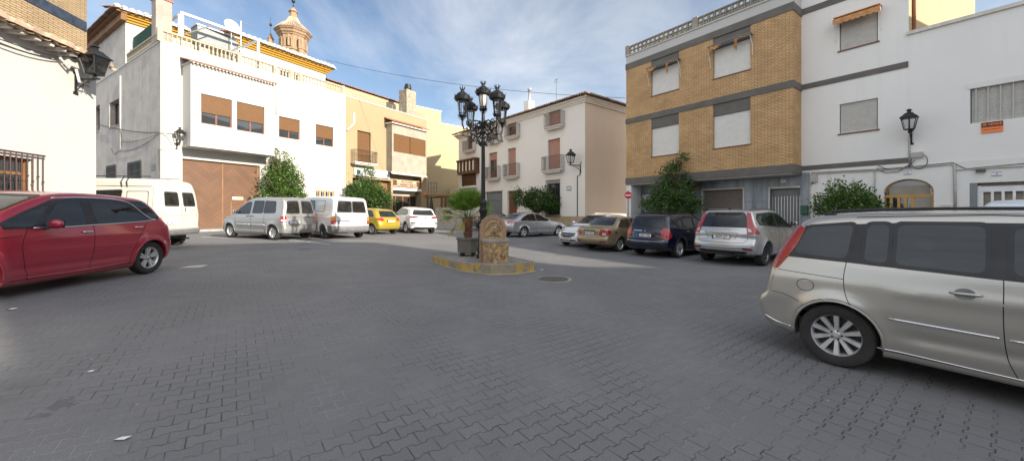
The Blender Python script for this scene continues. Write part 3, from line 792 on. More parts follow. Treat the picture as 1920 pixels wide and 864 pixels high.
    c = dict(label='old white high-roofed van with black ladder brackets on its roof, rear doors facing the square', van=1, group=None, W=1.72, wb=2.3, R=.30, belt=1.25, tumble=.86, bow_r=.05, k=.10, vox=.035, flare=.01, rim=.19, crown=.05, taper=.4,
        paint=paint('old_white_paint', (.56, .545, .49), 0, .4, .16), style=(8, .02, 0, .5), rimm='rimd',
        prof=[(-.70, .42), (-.78, .46), (-.79, .6), (-.79, 1.2), (-.74, 1.7), (-.64, 2.08), (-.52, 2.2), (-.2, 2.24), (2.0, 2.24), (2.5, 2.14), (3.0, 1.5), (3.4, 1.15), (3.75, .85), (3.78, .35), (3.0, .3), (0, .3)],
        side=[[(1.05, 1.40), (1.12, 1.82), (.35, 1.85), (.42, 1.40)][::-1], [(1.5, 1.42), (1.5, 1.82), (2.3, 1.8), (2.5, 1.42)]], seal=.02,
        rears=[[(.10, 1.37), (.10, 1.80), (.56, 1.80), (.60, 1.37)], [(-.10, 1.37), (-.10, 1.80), (-.56, 1.80), (-.60, 1.37)]],
        gaps=[[(-.55, .55), (-.55, 1.95), (1.2, 1.98)], [(1.3, .5), (1.3, 1.9)], [(-.5, 1.98), (2.2, 1.98)]],
        rgaps=[[(0, .62), (0, 2.1)], [(-.74, .62), (.74, .62)], [(-.74, .62), (-.72, 1.9)], [(-.72, 1.9), (-.5, 2.1), (.5, 2.1), (.72, 1.9), (.74, .62)], [(-.7, 1.05), (.7, 1.05)]],
        panels=[('y', 0, [(-.42, 1.05), (-.42, 1.82), (.22, 1.82), (.22, 1.05)], 'gap', .001, 'side_panel'), ('y', 0, [(-.40, 1.07), (-.40, 1.80), (.20, 1.80), (.20, 1.07)], 'paint', .003, 'side_panel'),
                ('x', -1, [(-.84, .44), (-.84, .60), (.84, .60), (.84, .44)], 'grey', .03, 'bumper'), ('c', 0, [(29, .68), (29, .84), (42, .84), (42, .68)], 'red', .01), ('c', 0, [(29, .85), (29, 1.0), (42, 1.0), (42, .85)], 'amber', .01),
                ('x', -1, [(-.16, 1.18), (-.13, 1.18), (-.13, 1.32), (-.16, 1.32)], 'blk', .012, 'door_lock')],
        seats=(1.4,), rearx=.3)
    v = go('van', c, carM((-11.7, 11.55), (-1, -.06), -.86+1.72-.86-.80))
    if v:
        mb = MB()
        for x in (.2, 1.35):
            for sd in (1, -1):
                for dx in (0, .16): mb.tube([(x+dx, sd*.78, 1.95), (x+dx, sd*.80, 2.12), (x+dx, sd*.70, 2.27), (x+dx*.6, sd*.45, 2.30)], .014, 5)
        mb.tube([(-.3, .55, 2.29), (1.9, .55, 2.30)], .016, 5); mb.tube([(-.3, -.55, 2.29), (1.9, -.55, 2.30)], .016, 5)
        mb.build('ladder_rack', CM['blk'], v)
        M1 = WM[v.name] @ T(-.815, 0.45, .82) @ Matrix.Rotation(R(-90), 4, 'Z') @ Matrix.Rotation(R(90), 4, 'X')
        MB().box(-.24, .24, -.055, .055, -.02, .004).build('number_plate', CM['plate'], v, M1)
        text('AL 244 T', .1, v, M1 @ T(0, 0, .006), CM['ink'], sx=.86)
        mb = MB()
        for k, sw_ in ((.085, CM['grey']),):
            for a in range(4):
                a0 = R(90*a); a1 = R(90*a+90); mb.tube([(-.815, -.38+k*math.cos(a0), 1.2+k*1.1*math.sin(a0)), (-.815, -.38+k*math.cos(a1), 1.2+k*1.1*math.sin(a1))], .005, 4)
        mb.build('diamond_emblem', CM['grey'], v)
    # ---- silver van-bodied car
    c = dict(label='silver box-backed family van with split rear doors, nearest the wooden garage door', van=1, group=GRP, W=1.72, wb=2.69, R=.31, belt=1.10, tumble=.80, bow_r=.08, k=.11, vox=.035, rim=.2,
        paint=paint('silver_grey_paint', (.36, .36, .36), .65, .33, .2), style=(7, .026, 0, .6), spw=1.6,
        prof=[(-.60, .28), (-.66, .42), (-.66, .6), (-.62, .9), (-.60, 1.15), (-.54, 1.5), (-.47, 1.68), (-.36, 1.77), (0, 1.80), (1.0, 1.80), (1.55, 1.74), (1.95, 1.55), (2.35, 1.24), (2.6, 1.09), (3.0, .98), (3.3, .83), (3.45, .6), (3.45, .3), (2.7, .2), (0, .2)],
        side=[[(-.12, 1.14), (-.06, 1.60), (.55, 1.62), (.55, 1.12)], [(.63, 1.12), (.63, 1.62), (1.22, 1.62), (1.24, 1.12)], [(1.40, 1.08), (1.40, 1.58), (1.65, 1.56), (2.15, 1.28), (2.3, 1.08)]],
        rears=[[(.07, 1.12), (.08, 1.64), (.56, 1.62), (.64, 1.12)], [(-.07, 1.12), (-.08, 1.64), (-.56, 1.62), (-.64, 1.12)]], rearx=.2,
        front=[(-.66, 1.15), (-.56, 1.66), (.56, 1.66), (.66, 1.15)],
        gaps=[[(1.32, 1.65), (1.32, .3)], [(.5, 1.04), (.5, .5), (.42, .35)], [(2.3, 1.05), (2.3, .5), (2.25, .3)], [(.5, .28), (2.3, .28)]],
        rgaps=[[(0, .62), (0, 1.7)], [(-.7, .62), (.7, .62)], [(.68, .62), (.68, 1.3), (.6, 1.68)], [(-.68, .62), (-.68, 1.3), (-.6, 1.68)]],
        panels=[('c', 0, [(23, .76), (46, .76), (46, 1.0), (23, 1.0)], 'red', .008), ('c', 0, [(24, .80), (45, .80), (45, .86), (24, .86)], 'clear', .012, 'tail_light'), ('x', -1, [(-.62, .93), (-.62, .99), (.62, .99), (.62, .93)], 'grey', .006, 'bumper_trim'),
                ('xm', 1, [(.45, .66), (.8, .66), (.8, .86), (.5, .82)], 'clear', .006)],
        tubes=[('y', 0, [(.45, .62), (1.28, .62)], 'clear', .004, .022, 'side_moulding'), ('y', 0, [(1.36, .62), (2.25, .62)], 'clear', .004, .022, 'side_moulding')],
        handles=[(1.2, .98), (1.47, .98)], hmat='blk', mirror=(2.15, 1.14), plates=[(-1, .33, .74, '1220 FXH')], wiper=((.15, 1.16), (.5, 1.1)))
    go('berlingo', c, carM((-9.95, 15.6), (-.933, .36), -.76))
    # ---- white panel van
    c = dict(label='white panel van with grey bumpers between the silver family van and the yellow hatchback', van=1, group=GRP, W=1.88, wb=3.0, R=.32, belt=1.15, tumble=.84, bow_r=.06, k=.10, vox=.035, rim=.19,
        paint=paint('van_white_paint', (.60, .60, .60), 0, .35, .12), style=(8, .018, 0, .45), rimm='rimd',
        prof=[(-.78, .32), (-.87, .42), (-.87, .62), (-.82, .68), (-.80, 1.1), (-.74, 1.5), (-.67, 1.78), (-.55, 1.89), (-.3, 1.92), (1.5, 1.93), (2.3, 1.86), (2.95, 1.38), (3.3, 1.12), (3.7, .9), (3.85, .5), (3.8, .3), (3, .22), (0, .22)],
        side=[[(.95, 1.22), (.97, 1.70), (1.75, 1.70), (1.75, 1.22)], [(1.95, 1.2), (1.95, 1.68), (2.35, 1.62), (2.75, 1.2)]],
        rears=[[(.03, 1.22), (.03, 1.72), (.62, 1.72), (.70, 1.22)], [(-.03, 1.22), (-.03, 1.72), (-.62, 1.72), (-.70, 1.22)]], rearx=.1, rtint=False,
        front=[(-.75, 1.25), (-.62, 1.78), (.62, 1.78), (.75, 1.25)],
        gaps=[[(.9, 1.75), (.9, .4)], [(1.85, 1.75), (1.85, .4)], [(-.4, 1.05), (.85, 1.05)], [(2.85, 1.1), (2.85, .4)]],
        rgaps=[[(0, .66), (0, 1.8)], [(-.76, .66), (.76, .66)], [(.76, .66), (.76, 1.3), (.68, 1.8)], [(-.76, .66), (-.76, 1.3), (-.68, 1.8)]],
        panels=[('y', 0, [(.0, 1.2), (.0, 1.72), (.82, 1.72), (.82, 1.2)], 'gap', .001, 'side_panel'), ('y', 0, [(.02, 1.22), (.02, 1.70), (.80, 1.70), (.80, 1.22)], 'paint', .004, 'side_panel'),
                ('x', -1, [(-.93, .33), (-.93, .62), (.93, .62), (.93, .33)], 'grey', .012, 'bumper'), ('y', 0, [(-.80, .33), (-.80, .62), (-.40, .62), (-.44, .33)], 'grey', .012, 'bumper'),
                ('c', 0, [(25, .68), (25, .84), (48, .84), (48, .68)], 'red', .009), ('c', 0, [(25, .85), (25, 1.03), (48, 1.03), (48, .85)], 'amber', .009), ('x', -1, [(.1, .82), (.1, .86), (.66, .86), (.66, .82)], 'grey', .02, 'plate_lamp')],
        handles=[(1.7, 1.0)], hmat='blk', mirror=(2.75, 1.25), plates=[(-1, .38, .75, '0076 BCF')])
    go('vito', c, carM((-8.45, 16.8), (-.8, .6), -.84))
    # ---- yellow hatchback
    c = dict(label='yellow small hatchback between the white panel van and the white crossover', group=GRP, W=1.65, wb=2.44, R=.29, belt=.90, tumble=.72, bow_r=.16, k=.12, vox=.035, rim=.19, wsm=31,
        paint=paint('yellow_paint', (.38, .285, .012), .25, .25, .1), style=(7, .03, 0, .5), spw=1.4,
        prof=[(-.52, .28), (-.62, .38), (-.64, .55), (-.58, .74), (-.52, .86), (-.44, .97), (-.22, 1.2), (-.04, 1.34), (.2, 1.39), (.7, 1.42), (1.05, 1.40), (1.5, 1.17), (1.85, .97), (2.4, .85), (2.8, .68), (2.95, .5), (2.9, .25), (2.4, .19), (0, .19)],
        side=[[(-.1, .97), (.18, 1.27), (.62, 1.31), (.62, .94)], [(.72, .93), (.72, 1.31), (1.05, 1.29), (1.6, 1.0), (1.68, .92)]],
        rear=[(-.56, .98), (-.46, 1.26), (.46, 1.26), (.56, .98)], front=[(-.6, .99), (-.52, 1.32), (.52, 1.32), (.6, .99)],
        gaps=[[(.67, 1.3), (.67, .3)], [(1.72, .9), (1.7, .3)]], rgaps=[[(-.6, .62), (.6, .62)], [(-.75, .5), (.75, .5)], [(.58, .62), (.6, .85)], [(-.58, .62), (-.6, .85)]],
        panels=[('c', 0, [(0, .78), (6, .90), (35, .92), (60, .87), (45, .78), (15, .74)], 'red', .008), ('xm', 1, [(.4, .62), (.72, .66), (.75, .78), (.5, .74)], 'clear', .006)],
        handles=[(.85, .83)], mirror=(1.6, .95), plates=[(-1, 0, .74, '5090 CZW')], wiper=((0, 1.0), (.35, 1.03)))
    go('yellow', c, carM((-7.55, 20.2), (-.866, .5), -.73))
    # ---- white crossover
    c = dict(label='white crossover with dark rear window and black lower trim, right of the yellow hatchback', group=GRP, W=1.82, wb=2.59, R=.34, belt=1.02, tumble=.74, bow_r=.2, k=.11, vox=.035, Ra=.39, rim=.23,
        paint=paint('bright_white_paint', (.66, .66, .66), 0, .22, .06), style=(5, .03, .16, .6),
        prof=[(-.70, .32), (-.80, .45), (-.80, .68), (-.73, .82), (-.70, .98), (-.62, 1.09), (-.42, 1.3), (-.36, 1.42), (-.30, 1.49), (.1, 1.54), (.8, 1.57), (1.25, 1.52), (1.75, 1.24), (2.1, 1.07), (2.7, .98), (3.15, .85), (3.38, .6), (3.35, .3), (2.6, .22), (0, .22)],
        side=[[(-.1, 1.12), (.1, 1.38), (.62, 1.44), (.64, 1.08)], [(.74, 1.07), (.74, 1.44), (1.2, 1.42), (1.75, 1.1), (1.8, 1.05)]],
        rear=[(-.68, 1.12), (-.56, 1.40), (.56, 1.40), (.68, 1.12)], rtint=True, front=[(-.66, 1.12), (-.56, 1.46), (.56, 1.46), (.66, 1.12)],
        gaps=[[(.69, 1.4), (.69, .4)], [(1.85, 1.0), (1.82, .4)], [(.1, 1.05), (.35, .7)]], rgaps=[[(-.8, .74), (.8, .74)]],
        panels=[('c', 0, [(-15, .95), (-12, 1.03), (30, 1.05), (63, 1.02), (58, .94), (0, .92)], 'dred', .008),
                ('xm', -1, [(.62, .60), (.56, .68), (.84, .70), (.84, .60)], 'blk', .006), ('xm', -1, [(.6, .50), (.58, .54), (.84, .56), (.84, .50)], 'blk', .006), ('x', -1, [(-.72, .30), (-.62, .42), (.62, .42), (.72, .30)], 'blk', .008, 'bumper_trim'),
                ('xm', 1, [(.45, .75), (.8, .78), (.8, .86), (.45, .85)], 'clear', .006)],
        handles=[(.82, .96)], mirror=(1.7, 1.1), plates=[(-1, 0, .60, '2234 LKC')], antenna=(.0, 0))
    def emblem(v, S, z, r, mat, disc=False, end=-1):
        x = float(S.solve([0], [z], 'x', end)[0])+end*.012; mb = MB()
        if disc: mb.lathe([(.001, 0), (r, 0), (r, .012)], (x, 0, z), 14, 'x')
        else: mb.tube([(x, r*math.cos(a)*1.0, z+r*math.sin(a)) for a in [2*math.pi*i/16 for i in range(17)]], r*.14, 5, cap=False)
        return mb.build('emblem', mat, v)
    v = go('troc', c, carM((-6.25, 22.1), (-.62, .78), -.81))
    if v: emblem(v, L['troc'][1], .98, .06, CM['blk'], True)
    # ---- silver large hatchback
    c = dict(label='silver large hatchback parked side-on in front of the balconied white house', group=GRP, W=1.88, wb=2.85, R=.325, belt=.98, tumble=.70, bow_r=.22, k=.13, vox=.035, rim=.23, flare=.04, wsm=31,
        paint=paint('silver_paint', (.46, .47, .48), .7, .28, .08), style=(5, .05, 0, .6), spw=.8,
        prof=[(-.88, .32), (-1.0, .45), (-1.03, .7), (-.98, .86), (-.94, .97), (-.86, 1.03), (-.55, 1.13), (-.15, 1.31), (.3, 1.44), (.75, 1.495), (1.2, 1.48), (1.75, 1.30), (2.25, 1.05), (2.9, .94), (3.5, .78), (3.78, .58), (3.75, .3), (2.9, .2), (0, .2)],
        side=[[(-.22, 1.03), (.05, 1.22), (.42, 1.36), (.92, 1.405), (.96, 1.0)], [(1.04, 1.0), (1.02, 1.405), (1.3, 1.375), (1.95, 1.08), (2.0, 1.0)]],
        rear=[(-.62, 1.12), (-.5, 1.36), (.5, 1.36), (.62, 1.12)], rearx=.7, front=[(-.68, 1.08), (-.58, 1.42), (.58, 1.42), (.68, 1.08)],
        gaps=[[(1.0, 1.38), (1.0, .3)], [(2.05, 1.0), (2.05, .3)], [(-.15, 1.0), (.2, .85), (.42, .5), (.42, .3)]], rgaps=[[(-.8, .66), (.8, .66)]],
        panels=[('c', 0, [(-6, .86), (-4, .97), (40, .99), (68, .97), (84, .89), (60, .83), (20, .83)], 'red', .008), ('c', 0, [(10, .88), (10, .92), (64, .92), (64, .88)], 'clear', .012, 'tail_light'),
                ('xm', 1, [(.45, .66), (.85, .7), (.85, .8), (.5, .76)], 'clear', .006)],
        tubes=[('y', 0, [(-.28, 1.01), (.05, 1.25), (.42, 1.385), (.95, 1.43), (1.35, 1.40), (1.98, 1.1)], 'chrome', .003, .008, 'window_trim')],
        handles=[(.45, .86), (1.2, .86)], mirror=(1.85, 1.03), plates=[(-1, 0, .80, '7741 FTR')])
    go('mondeo', c, carM((.66, 22.4), (.8, .6), .84))
    # ---- white small hatch, front on
    c = dict(label='white small hatchback with its front and black grille facing the square', group=GRP, W=1.74, wb=2.51, R=.30, belt=.95, tumble=.72, bow_f=.42, k=.12, vox=.032, rim=.2, wsm=31,
        paint=paint('pale_white_paint', (.74, .77, .80), 0, .22, .06), style=(5, .03, .2, .6),
        prof=[(-.6, .3), (-.7, .5), (-.62, .85), (-.4, 1.18), (-.15, 1.4), (.2, 1.46), (.7, 1.48), (1.1, 1.44), (1.6, 1.21), (2.05, 1.0), (2.55, .9), (2.95, .78), (3.2, .62), (3.28, .45), (3.24, .26), (3.1, .19), (2.5, .19), (0, .19)],
        side=[[(.0, 1.06), (.2, 1.32), (.68, 1.37), (.7, 1.0)], [(.8, 1.0), (.78, 1.37), (1.15, 1.34), (1.8, 1.04), (1.85, .98)]],
        rear=[(-.6, 1.05), (-.5, 1.34), (.5, 1.34), (.6, 1.05)], front=[(-.66, 1.04), (-.56, 1.38), (.56, 1.38), (.66, 1.04)],
        gaps=[[(.74, 1.35), (.74, .3)], [(1.9, .96), (1.9, .3)]], fgaps=[[(-.6, .77), (-.4, .72), (.4, .72), (.6, .77)], [(-.6, .24), (.6, .24)]],
        panels=[('cf', 0, [(-5, .66), (12, .77), (40, .86), (72, .90), (62, .78), (25, .67)], 'gapm', .006, 'headlight'), ('cf', 0, [(3, .685), (20, .76), (44, .83), (64, .86), (56, .78), (28, .70)], 'clear', .012), ('x', 1, [(-.46, .64), (-.42, .50), (-.2, .44), (.2, .44), (.42, .50), (.46, .64)], 'blk', .006, 'grille'),
                ('x', 1, [(-.5, .27), (-.46, .33), (.46, .33), (.5, .27)], 'blk', .006, 'air_intake'), ('xm', 1, [(.54, .33), (.6, .41), (.78, .42), (.76, .33)], 'blk', .008, 'fog_lamp')],
        tubes=[('x', 1, [(-.42, .585), (-.2, .55), (0, .545), (.2, .55), (.42, .585)], 'chrome', .012, .012, 'grille_bar'), ('x', 1, [(-.48, .25), (0, .245), (.48, .25)], 'chrome', .012, .01, 'lip')],
        handles=[(.9, .88)], mirror=(1.78, 1.02), plates=[(1, 0, .37, '0076 JLN')])
    hd = nrm((-.8, -.6)); fc = (2.45, 16.9); ra = (fc[0]-hd[0]*3.28, fc[1]-hd[1]*3.28)
    v = go('corsa', c, carM(ra, hd, 0))
    if v: emblem(v, L['corsa'][1], .55, .055, CM['chrome'], False, 1)
    # ---- gold saloon
    c = dict(label='gold beige saloon with red tail lamps between the white hatchback and the dark blue estate', group=GRP, W=1.68, wb=2.44, R=.29, belt=.90, tumble=.70, bow_r=.16, k=.12, vox=.032, rim=.2, wsm=31,
        paint=paint('gold_beige_paint', (.33, .25, .15), .5, .3, .1), style=(8, .03, 0, .45), spw=1.2,
        prof=[(-.85, .3), (-.95, .4), (-.97, .55), (-.92, .62), (-.93, .85), (-.90, .94), (-.82, .98), (-.5, 1.0), (-.28, 1.05), (.1, 1.28), (.4, 1.375), (.9, 1.395), (1.3, 1.35), (1.75, 1.1), (2.05, .94), (2.7, .82), (3.1, .62), (3.13, .3), (2.5, .2), (0, .2)],
        side=[[(-.1, .97), (.25, 1.27), (.7, 1.31), (.72, .94)], [(.8, .94), (.8, 1.31), (1.2, 1.28), (1.75, 1.0), (1.8, .93)]],
        rear=[(-.58, 1.06), (-.47, 1.32), (.47, 1.32), (.58, 1.06)], rearx=.7, front=[(-.6, 1.0), (-.5, 1.32), (.5, 1.32), (.6, 1.0)],
        gaps=[[(.76, 1.3), (.76, .3)], [(1.9, .92), (1.9, .3)], [(-.1, .95), (.2, .75), (.38, .5)]], rgaps=[[(-.5, .62), (.5, .62)], [(.5, .62), (.55, .9)], [(-.5, .62), (-.55, .9)], [(-.8, .60), (-.5, .62)], [(.8, .60), (.5, .62)], [(-.55, .955), (.55, .955)]],
        panels=[('c', 0, [(2, .68), (20, .66), (60, .72), (63, .86), (25, .90), (10, .90)], 'red', .008), ('c', 0, [(20, .68), (38, .69), (38, .77), (20, .77)], 'clear', .012, 'tail_light'), ('x', -1, [(-.3, .83), (-.3, .87), (.3, .87), (.3, .83)], 'blk', .01, 'boot_handle'),
                ('y', 0, [(-.35, .74), (-.35, .82), (-.22, .82), (-.22, .74)], 'gap', .003, 'fuel_flap'), ('xm', -1, [(.5, .40), (.5, .45), (.75, .45), (.75, .40)], 'dred', .006)],
        handles=[(.6, .82)], mirror=(1.7, .98), plates=[(-1, 0, .745, '6679 DDD')])
    go('gold', c, carM((4.3, 15.0), (.8, .6), .74))
    # ---- dark blue estate
    c = dict(label='dark blue estate car between the gold saloon and the silver off-roader', group=GRP, W=1.76, wb=2.71, R=.32, belt=.98, tumble=.76, bow_r=.16, k=.10, vox=.03, rim=.22,
        paint=paint('navy_paint', (.002, .004, .024), .3, .2, .04), style=(5, .035, 0, .6), spw=1.5,
        prof=[(-.78, .28), (-.9, .4), (-.92, .58), (-.86, .68), (-.83, .85), (-.78, .97), (-.66, 1.22), (-.55, 1.42), (-.46, 1.49), (0, 1.53), (.7, 1.545), (1.2, 1.52), (1.7, 1.33), (2.2, 1.07), (2.55, .95), (3.1, .78), (3.43, .5), (3.38, .25), (2.7, .18), (0, .18)],
        side=[[(-.42, 1.07), (-.32, 1.40), (.25, 1.43), (.25, 1.04)], [(.33, 1.04), (.33, 1.43), (.95, 1.44), (.98, 1.02)], [(1.06, 1.02), (1.05, 1.44), (1.35, 1.40), (2.0, 1.08), (2.05, 1.0)]],
        rear=[(-.68, 1.04), (-.58, 1.40), (.58, 1.40), (.68, 1.04)], rtint=True, tint_i=(0, 1), front=[(-.66, 1.1), (-.56, 1.44), (.56, 1.44), (.66, 1.1)],
        gaps=[[(1.01, 1.4), (1.01, .3)], [(.29, 1.0), (.29, .7), (.42, .4)], [(2.1, 1.0), (2.1, .3)]], rgaps=[[(-.62, .64), (.62, .64)]],
        panels=[('c', 0, [(18, .70), (40, .66), (69, .74), (60, .92), (48, 1.04), (28, 1.06), (15, .95)], 'red', .008),
                ('x', -1, [(.12, .92), (.12, .955), (.5, .955), (.5, .92)], 'chrome', .006, 'badge_strip')],
        tubes=[('x', -1, [(-.74, .62), (-.5, .585), (.5, .585), (.74, .62)], 'chrome', .004, .009, 'bumper_trim'), ('zm', 1, [(-.35, .55), (-.28, .56), (.4, .59), (1.0, .58), (1.15, .57)], 'blk', .035, .014, 'roof_rail')],
        handles=[(.5, .91), (1.2, .90)], mirror=(1.95, 1.08), plates=[(-1, -.02, .78, '1007 CNR')], hmat='chrome')
    v = go('blue', c, carM((5.83, 13.1), (.8, .6), .78))
    if v:
        S = L['blue'][1]; x = float(S.solve([0], [.93], 'x', -1)[0])-.02
        mb = MB(); k = .06
        lion = [(-.35, -1), (-.15, -.3), (-.5, -.1), (-.45, .15), (-.1, .1), (-.2, .5), (.05, 1), (.4, .8), (.25, .4), (.55, .35), (.5, .1), (.2, .05), (.35, -.5), (.6, -.9), (.3, -1), (.05, -.45), (-.1, -1)]
        mb.add([(x, -a*k, .93+b*k) for a, b in lion]+[(x+.02, -a*k, .93+b*k) for a, b in lion], [tuple(range(len(lion)))]+[(i, (i+1) % len(lion), len(lion)+(i+1) % len(lion), len(lion)+i) for i in range(len(lion))])
        mb.build('emblem', CM['chrome'], v)
    # ---- silver off-roader
    c = dict(label='silver off-roader with tall red tail lamps and a chrome strip over its number plate', group=GRP, W=1.89, wb=2.77, R=.36, belt=1.10, tumble=.72, bow_r=.2, k=.11, vox=.026, Ra=.41, rim=.245, flare=.035, tw=.235,
        paint=paint('light_silver_paint', (.52, .52, .51), .6, .25, .06), style=(8, .014, .10, .62), rimm='rimd',
        prof=[(-.8, .36), (-.9, .46), (-.94, .62), (-.90, .74), (-.86, .84), (-.86, 1.0), (-.80, 1.12), (-.68, 1.34), (-.60, 1.52), (-.58, 1.6), (-.48, 1.66), (0, 1.695), (.7, 1.71), (1.3, 1.66), (1.9, 1.40), (2.35, 1.17), (3.0, 1.06), (3.5, .88), (3.7, .62), (3.65, .35), (2.7, .27), (0, .27)],
        side=[[(-.32, 1.26), (-.38, 1.40), (-.26, 1.52), (.12, 1.55), (.12, 1.21)], [(.2, 1.2), (.2, 1.555), (.9, 1.575), (.92, 1.16)], [(1.0, 1.15), (1.0, 1.575), (1.4, 1.53), (2.1, 1.2), (2.15, 1.12)]],
        black_side=[[(-.33, 1.22), (-.42, 1.40), (-.26, 1.56), (.9, 1.60), (1.4, 1.56), (2.15, 1.22), (2.2, 1.10), (.9, 1.13)]],
        rear=[(-.70, 1.17), (-.53, 1.58), (.53, 1.58), (.70, 1.17)], rtint=True, tint_i=(0, 1), front=[(-.7, 1.2), (-.58, 1.6), (.58, 1.6), (.7, 1.2)],
        gaps=[[(.96, 1.5), (.96, .4)], [(.16, 1.18), (.2, .9), (.42, .5)], [(2.2, 1.1), (2.2, .4)]],
        rgaps=[[(-.72, 1.14), (-.70, .80), (-.60, .70), (.60, .70), (.70, .80), (.72, 1.14)], [(-.46, .98), (-.38, .80)], [(.46, .98), (.38, .80)]],
        panels=[('c', 0, [(20, .96), (78, .975), (62, 1.08), (52, 1.2), (50, 1.4), (52, 1.58), (14, 1.59), (20, 1.4), (22, 1.15)], 'red', .009),
                ('c', 0, [(24, 1.03), (24, 1.13), (34, 1.09), (36, 1.03)], 'clear', .013, 'reversing_light'),
                ('x', -1, [(-.60, .34), (-.72, .46), (.72, .46), (.60, .34)], 'blk', .008, 'bumper_trim'), ('xm', -1, [(.60, .50), (.58, .56), (.84, .54), (.84, .49)], 'dred', .01)],
        tubes=[('x', -1, [(-.48, 1.0), (0, .99), (.48, 1.0)], 'chrome', .014, .014, 'chrome_strip'), ('zm', 1, [(-.35, .60), (-.2, .615), (.5, .625), (1.1, .61), (1.25, .60)], 'grey', .03, .016, 'roof_rail'), ('x', -1, [(-.8, .60), (-.4, .57), (.4, .57), (.8, .60)], 'paint', .006, .018, 'bumper_step')],
        handles=[(.42, 1.02), (1.2, 1.0)], mirror=(2.0, 1.2), plates=[(-1, .0, .86, '8979 LJT')], wiper=((-.02, 1.16), (.45, 1.2)))
    v = go('volvo', c, carM((7.57, 11.2), (.8, .6), .86))
    if v:
        S = L['volvo'][1]
        for i, ch in enumerate('VOLVO'):
            y = .22-.11*i; x = float(S.solve([y], [1.06], 'x', -1)[0])-.006
            text(ch, .055, v, WM[v.name] @ T(x, y, 1.06) @ Matrix.Rotation(R(-90), 4, 'Z') @ Matrix.Rotation(R(90), 4, 'X'), CM['grey'], ext=.003)
        mb = MB(); z = float(S.solve([-.25], [0], 'z', 1)[0]); mb.xprism([(-.32, z-.02), (-.30, z+.05), (-.22, z+.03), (-.12, z-.01)], -.02, .02); mb.build('roof_fin', c['paint'], v)
    # ---- pale MPV roof far right, navy car in front of it, black car behind the fountain
    c = dict(label='pale blue-white tall car whose roof shows beyond the champagne people carrier', group=GRP, W=1.8, wb=2.7, R=.31, belt=1.25, tumble=.66, bow_r=.2, k=.14, vox=.05, paint=paint('ice_white_paint', (.62, .70, .78), .1, .25, .05), rim=.2, style=(5, .04, 0, .5),
        prof=[(-.6, .3), (-.7, .5), (-.66, 1.0), (-.5, 1.35), (-.1, 1.66), (.4, 1.84), (1.0, 1.88), (1.5, 1.78), (2.0, 1.5), (2.5, 1.15), (3.1, 1.0), (3.45, .6), (3.4, .3), (2.7, .2), (0, .2)],
        side=[[(-.3, 1.32), (.1, 1.62), (.6, 1.74), (.65, 1.3)], [(.75, 1.3), (.75, 1.75), (1.2, 1.72), (1.8, 1.4), (1.9, 1.28)]], rear=[(-.6, 1.3), (-.45, 1.68), (.45, 1.68), (.6, 1.3)], rearx=.9, front=[(-.6, 1.3), (-.5, 1.75), (.5, 1.75), (.6, 1.3)],
        plates=[(-1, 0, .8, '4415 KBD')], mirror=(1.9, 1.3))
    go('pale', c, carM((11.3, 7.1), (.8, .6), .8))
    c = dict(label='dark navy car whose roof line shows behind the champagne people carrier at the right edge', group=GRP, W=1.8, wb=2.65, R=.33, belt=1.1, tumble=.74, k=.12, vox=.045, paint=paint('dark_navy_paint', (.012, .016, .03), .3, .2, .04), rim=.21, style=(5, .04, 0, .6),
        prof=[(-.7, .3), (-.85, .5), (-.8, .95), (-.62, 1.3), (-.4, 1.55), (.1, 1.65), (.8, 1.68), (1.3, 1.6), (1.9, 1.3), (2.3, 1.1), (3.0, .98), (3.5, .6), (3.45, .3), (2.6, .22), (0, .22)],
        side=[[(-.3, 1.2), (-.1, 1.48), (.6, 1.54), (.62, 1.16)], [(.72, 1.15), (.72, 1.55), (1.2, 1.5), (1.95, 1.16), (2.0, 1.1)]], rear=[(-.62, 1.15), (-.5, 1.48), (.5, 1.48), (.62, 1.15)], front=[(-.66, 1.15), (-.55, 1.55), (.55, 1.55), (.66, 1.15)],
        plates=[(-1, 0, .8, '9051 GHT')], mirror=(1.9, 1.18))
    go('navy', c, carM((8.05, 6.1), (.596, -.803), .8))
    c = dict(label='black car behind the palm and the silver large hatchback, by the grey garage door', group=GRP, W=1.75, wb=2.6, R=.31, belt=.95, tumble=.72, k=.12, vox=.05, paint=paint('black_paint', (.008, .008, .01), .2, .2, .05), rim=.2, style=(5, .04, 0, .6),
        prof=[(-.7, .3), (-.8, .5), (-.7, .95), (-.4, 1.22), (0, 1.42), (.6, 1.47), (1.1, 1.43), (1.7, 1.15), (2.1, .97), (2.8, .85), (3.3, .6), (3.3, .3), (2.6, .2), (0, .2)],
        side=[[(-.1, 1.02), (.15, 1.3), (.66, 1.36), (.68, .98)], [(.78, .98), (.78, 1.36), (1.1, 1.34), (1.75, 1.0), (1.8, .95)]], rear=[(-.58, 1.02), (-.45, 1.3), (.45, 1.3), (.58, 1.02)], rearx=.6, front=[(-.62, 1.0), (-.52, 1.36), (.52, 1.36), (.62, 1.0)],
        plates=[(-1, 0, .75, '3320 CRT')], mirror=(1.7, 1.0))
    go('black', c, carM((-1.9, 27.3), (.85, .3), .75))
    return L
